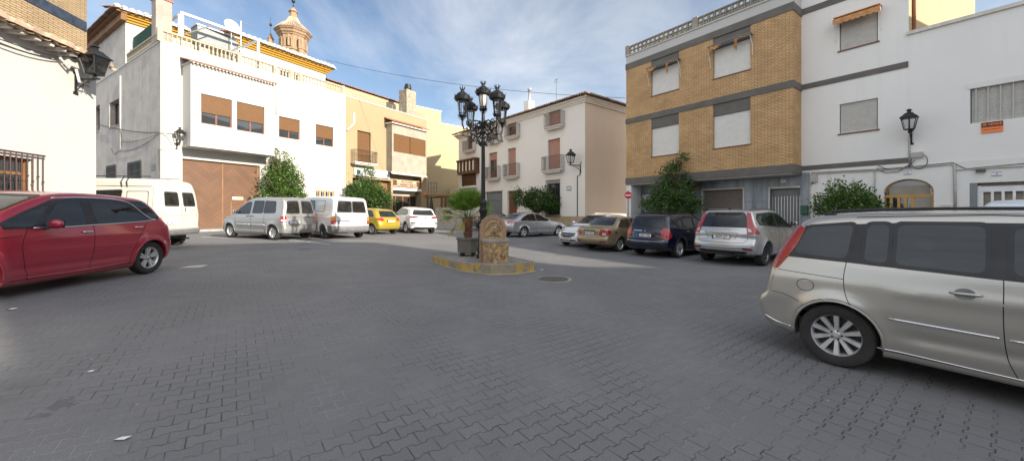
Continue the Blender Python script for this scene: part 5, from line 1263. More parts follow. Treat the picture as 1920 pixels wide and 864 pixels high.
    mb = MB(); mb.quad((x1, 0, 0), (x1, 12, 0), (x1, 12, Z2), (x1, 0, Z2)); mb.quad((x0, 12, 0), (x1, 12, 0), (x1, 12, Z2), (x0, 12, Z2)); mb.build('side_wall', D['beige2'], Bq, F.M)
    MB().box(x0+.02, x1-.01, .02, 11.9, Z2-.2, Z2-.02).build('roof_terrace', D['stone'], Bq, F.M)
    MB().box(x0, x1+.04, -.04, .2, Z2+.002, Z2+.07).build('coping', D['sil'], Bq, F.M)
    window(Bq, F, door, (D['frame'], D['shb'], D['glass'], D['sil']), 1, .2, 1, sill=False)
    bx = F.rect(664, 707, 304, 311, -.5); mb = MB(); mb.xprism([(bx[0]-.0, door[2]-.16), (bx[1], door[2]-.16), (bx[1], door[2]-.04), (bx[0], door[2]-.04)], -.62, -.003); mb.box(bx[0]+.1, bx[1]-.1, -.5, -.01, door[2]-.26, door[2]-.163)
    bl = mb.build('balcony', D['sil'], Bq, F.M); railing(MB(), bx[0]+.05, bx[1]-.05, -.57, door[2]-.04, door[2]+.95, .12, ybk=-.02).build('railing', D['iron'], bl, F.M)
    # bay with double shutter
    pb = .75; a, b_ = F.t(735, -pb), F.t(799, -pb); zt = F.z(737, 232, -pb); zb = F.z(733, 322, -pb)
    wr = F.rect(738, 798, 250, 284, -pb); wr = (wr[0], b_-.08, wr[2], wr[3]); Fb = Fr(*F.w(0, -pb), *F.Y)
    mb = wall(MB(), a, b_, zb, zt, [wr], y=-pb); mb.quad((a, -pb, zb), (a, -pb, zt), (a, .02, zt), (a, .02, zb)); mb.quad((b_, -pb, zb), (b_, .02, zb), (b_, .02, zt), (b_, -pb, zt)); mb.quad((a, -pb, zb), (a, 0, zb), (b_, 0, zb), (b_, -pb, zb)); mb.build('bay', D['stone'], Bq, F.M)
    wm = (wr[0]+wr[1])/2
    for q in ((wr[0], wm-.03, wr[2], wr[3]), (wm+.03, wr[1], wr[2], wr[3])): window(Bq, Fb, q, (D['shb'], D['shb'], D['glass'], D['sil']), 1, .1, 1, sill=False, fw=.09)
    tiles(MB(), a-.25, b_+.25, -pb-.35, zt+.12, .0, zt+.55, .2, .06, .3).build('bay_roof', D['tiler'], Bq, F.M, ang=40)
    MB().box(a-.15, b_+.15, -pb-.22, 0, zt+.003, zt+.1).build('bay_cornice', D['cream'], Bq, F.M)
    tiles(MB(), a-.1, b_+.1, -pb-.10, zb-.20, -pb+.02, zb-.04, .17, .05, .3).build('lower_tile_trim', D['tilew'], Bq, F.M, ang=40)
    # railing on roof
    mb = MB(); 
    for z in (.25, .45): mb.tube([(F.t(661), .1, Z2+z), (x1-.1, .1, Z2+z)], .02, 5)
    for k in range(9): x = F.t(661)+(x1-.1-F.t(661))*k/8; mb.tube([(x, .1, Z2), (x, .1, Z2+.5)], .02, 5)
    mb.build('roof_railing', D['metal'], Bq, F.M)
    MB().box(lo[0], lo[1], .5, .55, 0, lo[3]).build('shopfront', D['wood'], Bq, F.M)
    mb = MB(); mb.box(sh[0], sh[1], .86, .9, 0, sh[3]); mb.build('recess_back', D['cream'], Bq, F.M)
    dd = F.rect(738, 780, 366, 410, .8); dd = (sh[0]+.02, dd[1], .2, dd[3]); Fd = Fr(*F.w(0, .7), *F.Y)
    o = MB().box(dd[0], dd[1], .12, .15, .2, dd[3]).build('bar_door', D['dark'], Bq, Fd.M); mb = MB(); n = 4
    for i in range(n+1): x = dd[0]+(dd[1]-dd[0])*i/n; mb.box(x-.09, x+.09, .04, .11, .2, dd[3])
    mb.box(dd[0], dd[1], .035, .1, dd[3]-.12, dd[3]); mb.build('door_frame', D['shb'], o, Fd.M)
    MB().box(sh[0]-.03, sh[1], .0-.03, .5, F.z(737, 354)-.1, F.z(737, 351)+.0).build('canopy_edge', D['white_metal'], Bq, F.M)
    s = F.rect(737, 788, 334, 350); sg = MB().box(s[0]+.05, s[1]-.05, .05, .10, s[2], s[3]).build('bar_sign', D['wood'], Bq, F.M); w = s[1]-s[0]; cz = (s[2]+s[3])/2; cx = (s[0]+s[1])/2
    MB().box(s[0]+.08, s[1]-.08, .04, .048, s[2]+.05, s[3]-.05).build('sign_board', D['stonec'], sg, F.M)
    RX = Matrix.Rotation(R(90), 4, 'X')
    text('Bar Comidas', .26, sg, F.M @ T(cx, .03, cz+.17) @ RX, D['frame'], bold=.004); text('CARRETERO', .42, sg, F.M @ T(cx, .03, cz-.17) @ RX, D['frame'], bold=.008)
    for sx in (-1, 1): MB().box(cx+sx*w*.42-.2, cx+sx*w*.42+.2, .028, .036, cz-.25, cz+.25).build('sign_picture', D['brownw'], sg, F.M)
    s = F.rect(663, 729, 314, 329); s = (s[0], s[1], s[2], s[3]); sg = MB().box(s[0], s[1], -.14, -.02, s[2], s[3]).build('white_sign', D['white_metal'], Bq, F.M); w = s[1]-s[0]; cx = (s[0]+s[1])/2; cz = (s[2]+s[3])/2
    text('CENTRO DE ESTETICA', .30, sg, F.M @ T(cx+.25, -.145, cz+.1) @ RX, D['greenp'], bold=.004, sx=.8); text('DEPILACION  MASAJES', .15, sg, F.M @ T(cx+.35, -.145, cz-.19) @ RX, D['ink'])
    MB().lathe([(.001, 0), (.2, 0), (.2, .01)], (s[0]+.35, -.155, cz), 16, 'y').build('sign_logo', D['greenp'], sg, F.M)
    mb = MB(); xq = F.t(795); mb.box(xq-.12, xq+.12, -.09, 0, F.z(795, 366), F.z(795, 360)); mb.build('alarm_box', D['orange'], Bq, F.M)
    # chimney
    cx = F.t(766, 1.5); z1 = F.z(766, 171, 1.5); MB().box(cx-.62, cx+.62, 1.1, 2.2, Z2-.1, z1).build('chimney', D['rubble'], Bq, F.M)
    MB().lathe([(.3, z1), (.3, z1+.18), (.36, z1+.2), (.36, z1+.42), (.3, z1+.46), (.3, z1+.66), (.2, z1+.7)], (cx, 1.6, 0), 14).build('chimney_cowl', D['iron'], Bq, F.M, ang=40)
    MB().tube([(F.t(663), -.05, F.z(663, 212)), (F.t(663), -.05, F.z(663, 232)), (x0+.1, -.05, F.z(655, 246))], .08, 7).build('flue_pipe', D['cream'], Bq, F.M, smooth=True)
    # house behind the beige one
    y = 4.2; r0 = F.t(600, y); r1 = F.t(757, y); zz = F.z(757, 197, y)
    H = thing('rear_house', 'plain cream upper house with a dark red tiled edge behind the beige roof terrace', 'house', F.M @ T(r0, y, 0))
    wall(MB(), r0, r1, 0, zz, [], y=y).box(r0, r1, y+.02, y+7, 0, zz-.01).build('wall', D['beige2'], H, F.M)
    tiles(MB(), r0-.2, r1+.3, y-.25, zz+.02, y+4, zz+.6, .26, .07).build('roof', D['tiler'], H, F.M, ang=40)
    # ================= far pale yellow building that closes the side street
    C = Fr(*at(779, 0, 44)[:2], -.68, .73); c1 = C.t(827); c2 = C.t(868); zc = C.z(779, 200); zd = C.z(829, 231)
    Cb = thing('pale_yellow_building', 'tall plain pale yellow building closing the side street', 'building', C.M)
    MB().box(-6, c1, 0, 10, 0, zc).build('high_wall', D['beige2'], Cb, C.M)
    MB().box(c1+.01, c2+5, .4, 10, 0, zd).build('low_wall', D['beige2'], Cb, C.M)
    MB().box(-6, c1+.05, -.06, 10, zc+.003, zc+.12).build('coping', D['cream'], Cb, C.M); MB().box(c1+.06, c2+5, .34, 10, zd+.003, zd+.1).build('coping', D['cream'], Cb, C.M)
    MB().box(C.t(843), c2+5, -2, -.1, 0, C.z(843, 353)).build('lean_to', D['cream'], Cb, C.M)
    q = at(820, 0, 36); G = Fr(q[0], q[1], -.1, 1)
    gl = MB(); grille(gl, G.t(803), G.t(819), G.z(803, 362), G.z(803, 342), 0, .3, .03); ft = gl.build('iron_gate_arch', D['irong'], None, G.M); props(ft, 'weathered iron trellis above the wall at the side street corner', 'trellis')
    y = 33; G = Fr(*at(800, 0, 34)[:2], -.05, 1); gz = g(-6, 34)
    pg = thing('timber_pergola', 'rough timber pergola at the entrance of the side street', 'pergola', G.M @ T(0, 0, gz))
    zt = G.z(820, 367)
    mb = MB()
    for k in range(7): mb.tube([(G.t(800)+k*.35, -.6, zt+.06*math.sin(k)), (G.t(800)+k*.35+.15, 2.2, zt+.25)], .06, 5)
    mb.tube([(G.t(797), -.3, zt-.15), (G.t(860), -.3, zt+.1)], .09, 6); mb.tube([(G.t(797), 1.8, zt-.1), (G.t(860), 1.8, zt+.1)], .09, 6); mb.build('beams', D['wood'], pg, G.M)
    for px in (803, 829, 836, 857): x = G.t(px); MB().tube([(x, -.3, gz), (x, -.3, zt)], .10, 7).build('post', D['brownw'], pg, G.M)
    x = G.t(812); zz = G.z(812, 370)
    par = thing('folded_parasol', 'black folded parasol beside the white crossover', 'parasol', G.M @ T(x, -1, gz)); M = G.M @ T(x, -1, gz)
    MB().tube([(0, 0, 0), (0, 0, zz-gz+.1)], .03, 6).build('pole', D['iron'], par, M); MB().lathe([(.42, .5), (.36, .8), (.2, 1.5), (.06, zz-gz)], n=7).build('canopy', D['iron'], par, M)
    rw = Fr(*at(838, 0, 31)[:2], -.1, 1); x0_, x1_ = rw.t(816), rw.t(866)
    o = MB().box(x0_, x1_, 0, .5, .2, rw.z(838, 389)).build('rubble_wall', D['rubble'], None, rw.M); props(o, 'low rubble stone wall behind the palm fronds at the side street', 'wall')
    # ================= low white house on the left edge and the brick storey above it
    G = Fr(-11.7, 10.5, -.979, -.203)
    W = thing('low_white_house', 'low white house with scalloped tile eave and a grille window, on the left edge', 'house', G.M)
    ze = G.z(180, 124); gw = (G.t(0)-.6, G.t(64), 1.35, G.z(40, 296))
    wall(MB(), -9, 0, -.3, ze, [gw], dep=.2).quad((0, 0, -.3), (0, 6, -.3), (0, 6, ze), (0, 0, ze)).quad((0, 6, -.3), (-9, 6, -.3), (-9, 6, ze), (0, 6, ze)).quad((-9, 6, -.3), (-9, 0, -.3), (-9, 0, ze), (-9, 6, ze)).build('wall', D['white2'], W, G.M)
    window(W, G, gw, (D['wood'], D['wood'], D['glass'], D['sil']), 0, .15, 2)
    mb = MB(); n = 12
    for i in range(n+1):
        x = gw[0]+(gw[1]-gw[0]+.1)*i/n; mb.tube([(x, -.09, gw[2]-.1), (x, -.09, gw[3]+.1)], .012, 6)
        for k in (.35, .65): mb.ball((x, -.09, gw[2]+(gw[3]-gw[2])*(k+(.08 if i % 2 else 0))), .026, 8)
    for z in (gw[2]-.1, gw[3]+.1): mb.box(gw[0]-.05, gw[1]+.15, -.1, -.08, z-.02, z+.02)
    mb.build('window_grille', plain('maroon_iron', (.06, .03, .03), .5), W, G.M)
    MB().xprism([(gw[0]-.3, gw[3]-.42), (gw[1]-.35, gw[3]-.40), (gw[1]-.4, gw[3]-.34), (gw[0]-.3, gw[3]-.36)], -.075, -.02).build('timber_canopy', D['wood'], W, G.M)
    tiles(MB(), -9, .06, -.36, ze+.02, .62, ze+.42, .24, .075, .4).build('roof', D['tilew'], W, G.M, ang=45)
    tile_ends(W, G, -9.02, -.02, -.46, ze-.02, D, .38, .155, .5, .30, mat='tileb')
    mb = MB(); n = 30
    for i in range(n): x = -9+i*.3+.15; mb.xprism([(x-.05, ze-.13), (x+.05, ze-.13), (x+.07, ze-.06), (x-.07, ze-.06)], -.34, 0)
    mb.box(-9, .02, -.20, 0, ze-.04, ze-.003); mb.build('eave_corbels', D['tilew'], W, G.M)
    cable(W, G, [(-9, -.12, ze-.25), (-4, -.12, ze-.28), (G.t(105), -.10, ze-.22)], D['cable'], .012, .12); cable(W, G, [(-9, -.12, ze-.32), (-3.2, -.12, ze-.36), (G.t(105), -.10, ze-.25)], D['cable'], .014, .14)
    zz = G.z(110, 95); xx = G.t(112)
    mb = MB(); mb.tube([(xx-.2, -.1, zz), (xx-.15, -.14, zz-.25), (xx+.05, -.14, zz-.4), (xx+.15, -.12, zz-.2)], .03, 7); mb.box(xx+.05, xx+.45, -.16, -.02, zz-.32, zz-.12); mb.tube([(xx+.3, -.1, zz-.3), (xx+.35, -.14, zz-.65), (xx+.62, -.14, zz-.7), (xx+.65, -.12, zz-.3)], .03, 7); mb.build('cable_box', D['white2'], W, G.M, ang=40)
    # brick storey
    K = Fr(*G.w(0, .62), *G.Y)
    BH = thing('brick_storey', 'cream brick building with a dark tile band rising behind the low white house', 'building', K.M @ T(0, 0, ze))
    zb_ = K.z(130, 34); mb = MB(); mb.box(-9, .57, .02, 6, ze+.2, 13); mb.build('wall', D['brickc'], BH, K.M)
    MB().box(-9, .54, -.0, .015, zb_-.14, zb_+.14).build('tile_band', plain('dark_blue_tile', (.03, .04, .06), .15, var=.5, scale=5), BH, K.M)
    mb = MB()
    for i in range(14): mb.tube([(.58, .3+i*.28, ze+.3), (.58, .3+i*.28, 13)], .05, 6)
    mb.build('side_ribs', D['stone'], BH, K.M)
    wall_lantern(G, -.62, G.z(168, 156, -.1), 'large black wall lantern on a scroll bracket at the corner of the low white house', D, size=1.25, arm=.42, side=-12)
    # ================= church tower
    M = T(*at(550, 0, 80)[:2], 0) @ Matrix.Diagonal((.86, .86, 1, 1))
    CH = thing('church_tower', 'octagonal brick church tower with tiled cap and ball finial beyond the roofs', 'church tower', M)
    Z = lambda y: 1.6+(398-y)*80/700
    o8 = dict(n=8, a0=R(22.5+8))
    Z2 = lambda y: 1.6+(398-y)*75.6/700
    MB().lathe([(4.4, 0), (4.4, Z2(97)), (4.8, Z2(96)), (4.8, Z2(93)), (4.2, Z2(92)), (4.0, Z2(88)), (3.4, Z2(85))], **o8).build('shaft', D['church'], CH, M)
    Zf = lambda y: 1.6+(398-y)*76.6/700
    MB().lathe([(3.1, Z(100)), (3.05, Zf(60)), (3.3, Zf(59)), (3.35, Zf(57)), (3.7, Zf(55)), (3.75, Zf(52)), (4.1, Zf(50)), (4.15, Zf(48))], **o8).build('belfry', D['church'], CH, M)
    mb = MB(); N = 40
    mb.lathe([(4.3, Zf(48)), (4.25, Zf(47.2)), (3.0, Zf(47.2)+1.0), (1.7, Zf(47.2)+1.9), (.9, Z(35))], **o8); mb.build('roof', D['tile'], CH, M)
    mb = MB()
    for i in range(48):
        a = 2*math.pi*i/48; q = [(r*math.cos(a)*k, r*math.sin(a)*k, z+.06) for r, z, k in ((4.15, Zf(47.2), .95), (3.0, Zf(47.2)+1.0, .96), (1.7, Zf(47.2)+1.9, .97), (.9, Z(35), 1))]; mb.tube(q, .1, 4)
    mb.build('roof_ribs', D['tileb'], CH, M)
    MB().lathe([(.85, Z(34)), (.8, Z(25)), (1.1, Z(24)), (1.1, Z(22.5)), (.8, Z(21.5)), (.5, Z(18)), (.15, Z(15))], n=8).build('lantern', D['church'], CH, M)
    mb = MB(); mb.tube([(0, 0, Z(18)), (0, 0, Z(-12))], .07, 6); mb.ball((0, 0, Z(3)), .42, 12); mb.ball((0, 0, Z(12)), .16, 8); mb.box(-.5, .5, -.05, .05, Z(-5.5), Z(-4.8)); mb.build('ball_finial', D['iron'], CH, M, ang=40)
    for k in range(8):
        a = R(45*k+8+0); q = M @ rz(45*k+8) @ T(0, -2.83, 0); arch = [(-.45, Zf(83)), (.45, Zf(83)), (.45, Zf(70)), (.32, Zf(67.5)), (0, Zf(66)), (-.32, Zf(67.5)), (-.45, Zf(70))]
        MB().xprism(arch, -.08, .1).build('belfry_opening', D['dark'], CH, q)
        fr = [(1.7*x, Zf(83)+(z-Zf(83))*1.13) for x, z in arch]; mb = MB(); 
        for (a_, b_) in zip(fr[1:], fr[2:]+fr[:1]): mb.tube([(a_[0], -.08, a_[1]), (b_[0], -.08, b_[1])], .16, 5)
        mb.build('arch_moulding', D['church'], CH, q)
        mb = MB(); mb.M = rz(22.5); mb.xprism([(-.22, Z(95)), (.22, Z(95)), (.22, Zf(60)), (-.22, Zf(60))], -.45, -.05); mb.build('pilaster', D['church'], CH, M @ rz(45*k+8) @ T(0, -2.6, 0))
    for k in range(4):
        a = R(90*k+52); mb = MB(); x, y = 4.3*math.cos(a), 4.3*math.sin(a)
        mb.lathe([(.7, Z2(96)), (.7, Z2(86)), (.85, Z2(85)), (.85, Z2(83.5)), (.4, Z2(81))], (x, y, 0), 8); mb.build('corner_pinnacle', D['church'], CH, M)
    MB().lathe([(.62, Z(96)), (.6, Z(78)), (.75, Z(77)), (.4, Z(72)), (.1, Z(66))], (-5.0, -1.0, 0), 8).build('small_pinnacle', D['church'], CH, M)
    mb = MB(); mb.tube([(-5, -1, Z(68)), (-5, -1, Z(38))], .05, 5); mb.ball((-5, -1, Z(51)), .33, 10); mb.build('small_finial', D['iron'], CH, M)
    return F, S, G
def centre_house(D):
    F = Fr(5.28, 27, .778, .629); S = Fr(5.28, 27, -.629, .778)
    XL = F.t(860); ZE = F.z(1097, 183)
    H = thing('balconied_house', 'three-storey off-white house with iron balconies, timber bay and tiled eave in the centre', 'house', F.M @ T(0, 0, .3))
    c = lambda x: 840+x/2.98; cy = lambda y: 130+y/2.98
    tops = [(106, 137, 358, 458, 0), (230, 277, 320, 412, .55), (335, 381, 278, 384, .45), (563, 629, 208, 330, 0)]
    mids = [(230, 275, 470, 612, .28), (335, 380, 446, 600, 0), (558, 627, 397, 566, 0)]
    hs = []; 
    for a, b, t, bt, s in tops+mids: hs.append(F.rect(c(a), c(b), cy(t), cy(bt)))
    gar = F.rect(c(208), c(304), cy(686), 430); gar = (gar[0], gar[1], .2, gar[3]); dr = F.rect(c(332), c(385), cy(680), 430); dr = (dr[0], dr[1], .2, dr[3])
    gw = F.rect(c(556), c(626), cy(640), cy(812)); bw = F.rect(c(75), c(140), cy(592), cy(655))
    wall(MB(), XL, 0, .0, ZE, hs+[gar, dr, gw], dep=.28).build('front_wall', D['dwhite'], H, F.M)
    wall(MB(), 0, 9, .0, ZE, []).build('side_wall', D['dside'], H, S.sub(0, 0).M if False else Fr(5.28, 27, -.629, .778).M)
    mb = MB(); mb.quad((XL, 0, 0), (XL, 9, 0), (XL, 9, ZE), (XL, 0, ZE)); mb.quad((XL, 9, 0), (0, 9, 0), (0, 9, ZE), (XL, 9, ZE)); mb.build('rear_wall', D['dwhite'], H, F.M)
    MB().box(XL, 0, .05, 9, ZE-.05, ZE+.02).build('ceiling', D['dwhite'], H, F.M)
    # plinth
    xs = [gar[1], dr[0]], [dr[1], 0.03]
    for a, b in xs: MB().box(a, b, -.05, -.003, 0, F.z(1075, 405.5)).build('plinth', D['ochre'], H, F.M)
    MB().box(XL-.02, gar[0], -.05, -.003, 0, 1.0).build('plinth', D['ochre'], H, F.M)
    MB().box(.003, .05, -.02, 9, 0, F.z(1075, 405.5)).build('plinth', D['ochre'], H, F.M)
    # quoin seam and raised surrounds
    for r in hs:
        w = .14; mb = MB()
        mb.box(r[0]-w, r[0], -.025, -.003, r[2], r[3]+w).box(r[1], r[1]+w, -.025, -.003, r[2], r[3]+w).box(r[0], r[1], -.025, -.003, r[3], r[3]+w); mb.build('surround', D['dwhite'], H, F.M)
    MB().tube([(F.t(c(182)), -.05, ZE-.3), (F.t(c(182)), -.05, 1)], .05, 7).build('drainpipe', D['dwhite'], H, F.M, smooth=True)
    for r, q in zip(hs, tops+mids):
        s = q[4]; left = q is tops[0]
        if s == 0: w = window(H, F, r, (D['frame'], D['shb'] if left else D['sho'], D['glass'], D['sil']), 1, .2, 1, sill=False, slat=.09, fw=.05)
        else:
            w = window(H, F, r, (D['frame'], D['sho'], D['glass'], D['sil']), s, .2, 2, sill=False, slat=.09, fw=.09)
            MB().box(r[0]+.1, r[1]-.1, .19, .22, r[2]+.05, r[2]+.7).build('door_panel', D['frame'], w, F.M)
    bal = [(80, 141, 405, 470), (210, 281, 360, 412), (314, 386, 318, 386), (535, 635, 255, 334), (205, 278, 545, 614), (305, 385, 524, 600), (521, 633, 486, 570)]
    for k, (a, b, t, bt) in enumerate(bal):
        dp = .35 if k < 4 and k != 3 else .5
        dp = .42
        x0, x1 = F.t(c(a), -dp), F.t(c(b)-1, -dp); r = (hs[0:4]+hs[4:])[k]; z = r[2]; 
        mb = MB(); mb.xprism([(x0, z-.10), (x1, z-.10), (x1, z-.02), (x0, z-.02)], -dp-.06, -.003); mb.xprism([(x0+.15, z-.26), (x1-.15, z-.26), (x1-.03, z-.103), (x0+.03, z-.103)], -dp+.03, -.003)
        bl = mb.build('balcony', D['sil'], H, F.M)
        hh = F.z(c(a), cy(t), -dp)-z; hh = max(.75, min(1.05, hh))
        railing(MB(), x0+.04, x1-.04, -dp-.02, z-.02, z+hh, .12, ybk=-.02).build('railing', D['irong'], bl, F.M)
    # ground floor doors
    mb = MB(); mb.box(gar[0], gar[1], .2, .25, 0, gar[3]); n = 5
    for i in range(n): x = gar[0]+(gar[1]-gar[0])*(i+.5)/n; mb.box(x-.02, x+.02, .185, .2, 0, gar[3]-.8)
    mb.box(gar[0], gar[1], .17, .2, gar[3]-.85, gar[3]-.78); mb.build('garage_door', D['metal'], H, F.M)
    MB().box(gar[0]-.1, gar[1]+.1, -.03, -.003, gar[3]+.003, gar[3]+.1).build('lintel', D['sil'], H, F.M)
    mb = MB(); mb.box(dr[0], dr[1], .2, .25, 0, dr[3]); 
    for i in range(4): x = dr[0]+(dr[1]-dr[0])*(i+.5)/4; mb.box(x-.1, x+.1, .18, .2, .5, dr[3]-.6)
    mb.build('door', D['frame'], H, F.M)
    w = window(H, F, gw, (D['frame'], D['brownw'], D['glass'], D['sil']), .0, .2, 2, sill=False)
    grille(MB(), gw[0]-.05, gw[1]+.05, gw[2], gw[3]+.25, -.12, .12, .012).build('grille', D['iron'], w, F.M)
    mb = MB(); mb.box(gw[0]-.1, gw[1]+.1, -.16, -.003, gw[2]-.12, gw[2]-.02); mb.build('sill', D['band'], w, F.M)
    # timber bay
    p = .6; a, b = F.t(c(52), -p), F.t(c(148), -p); z0, z1 = F.z(c(60), cy(590), -p), F.z(c(60), cy(512), -p)
    tb = MB(); tb.box(a, b, -p, -.003, z0, z0+.25, .0); tb.box(a-.1, b+.1, -p-.1, -.003, z1-.12, z1+.04)
    tb.box(a, b, -p+.06, -.003, z0+.25, z1-.12); tim = tb.build('timber_bay', D['brownw'], H, F.M)
    mb = MB(); n = 5
    for i in range(n+1): x = a+(b-a)*i/n; mb.box(x-.05, x+.05, -p-.01, -p+.05, z0+.25, z1-.12)
    mb.build('bay_post', D['brownw'], tim, F.M); mb = MB()
    for i in range(n): x = a+(b-a)*(i+.5)/n; mb.box(x-.11, x+.11, -p+.05-.01, -p+.056, z0+.3, z1-.2)
    mb.build('bay_curtain', D['cream'], tim, F.M)
    r = F.rect(c(76), c(143), cy(594), cy(655), -.3); mb = MB(); n = 11
    mb.box(r[0], r[1], -.25, -.003, r[2], r[3])
    for i in range(n): x = r[0]+(r[1]-r[0])*(i+.5)/n; mb.box(x-.03, x+.03, -.30, -.25, r[2]+.03, r[3])
    mb.build('timber_railing', D['brownw'], H, F.M); MB().box(r[0]-.1, r[1]+.1, -.36, -.003, r[2]-.2, r[2]-.003).build('ledge', D['dwhite'], H, F.M)
    # street name plate
    r = F.rect(c(665), c(691), cy(655), cy(677)); sg = MB().box(r[0], r[1], -.03, -.003, r[2], r[3]).build('street_name_plate', D['white_metal'], H, F.M)
    mb = MB(); t_ = .03; mb.box(r[0], r[1], -.036, -.031, r[3]-t_, r[3]).box(r[0], r[1], -.036, -.031, r[2], r[2]+t_).box(r[0], r[0]+t_, -.036, -.031, r[2]+t_, r[3]-t_).box(r[1]-t_, r[1], -.036, -.031, r[2]+t_, r[3]-t_); mb.build('plate_border', CM['eu'], sg, F.M)
    RX = Matrix.Rotation(R(90), 4, 'X'); cx = (r[0]+r[1])/2; cz = (r[2]+r[3])/2
    text('PLAZA', .17, sg, F.M @ T(cx, -.032, cz+.1) @ RX, D['ink']); text('VIEJA', .17, sg, F.M @ T(cx, -.032, cz-.1) @ RX, D['ink'])
    MB().tube([(F.t(1083), -.04, 1.3), (F.t(1083), -.04, F.z(1083, 330)), (F.t(1088), -.04, F.z(1088, 328)), (F.t(1089), -.04, F.z(1089, 312))], .03, 6).build('conduit', D['irong'], H, F.M, smooth=True)
    # eave: mouldings and tiles on both streets
    for (G, a, b) in ((F, XL-.1, 0), (Fr(5.28, 27, -.629, .778), 0, 9)):
        mb = MB(); e0, e1 = (a, b+.36) if G is F else (a, b)
        for k, (d, h0, h1) in enumerate(((.10, -.42, -.30), (.20, -.30, -.17), (.34, -.17, -.03))):
            mb.box(a-(d if G is F else 0), b+(d if G is F else 0), -d, .2, ZE+h0+.1, ZE+h1+.1) if G is F else mb.box(a+.2, b, -d, .2, ZE+h0+.1, ZE+h1+.1)
        mb.build('cornice', D['dwhite'], H, G.M)
        tiles(MB(), a-(.45 if G is F else .55), b+(.55 if G is F else 0), -.55, ZE+.14, 3.2, ZE+1.25, .24, .065, hip=('r' if G is F else 'l')).build('roof', D['tile'], H, G.M, ang=40)
        tile_ends(H, G, a-(.45 if G is F else .45), b+(.45 if G is F else 0), -.60, ZE+.10, D, .24, .085, .3, mat='tile')
    # white flue and aerial
    q = F.t(993, 2.0); mb = MB(); mb.box(q-.35, q+.35, 1.6, 2.3, ZE+.2, F.z(993, 191, 2)); cb = mb.build('chimney', D['dwhite'], H, F.M)
    mb = MB(); zt = F.z(993, 168, 2); mb.tube([(q, 2, ZE+.6), (q, 2, zt)], .12, 10); mb.lathe([(.2, zt-.12), (.2, zt+.08), (.1, zt+.1)], (q, 2, 0), 12); mb.build('flue', D['alum'], cb, F.M, smooth=True)
    q = F.t(1043, 2.5); mb = MB(); zt = F.z(1043, 148, 2.5); mb.tube([(q, 2.5, ZE+.5), (q, 2.5, zt)], .02, 5); 
    mb.tube([(q-.25, 2.5, zt-.1), (q+.25, 2.5, zt-.08)], .02, 4); mb.tube([(q-.2, 2.4, zt-.3), (q+.2, 2.6, zt-.3)], .015, 4); o = mb.build('television_aerial', D['irong'], None, F.M); props(o, 'thin aerial on the tiled roof of the balconied house', 'aerial')
    wall_lantern(F, F.t(1089), F.z(1089, 310), 'black wall lantern near the corner of the balconied house beside its name plate', D, size=1.6, arm=.5, side=-25)
    wall_lantern(Fr(*F.w(XL, 2.0), -.629*-1, -.778*-1) if False else Fr(*F.w(XL, 1.5), .629*1, -.778*1), 0, F.z(860, 338)-.2, 'small black wall lantern against the pale yellow building', D, size=1.5, arm=.5)
    return F

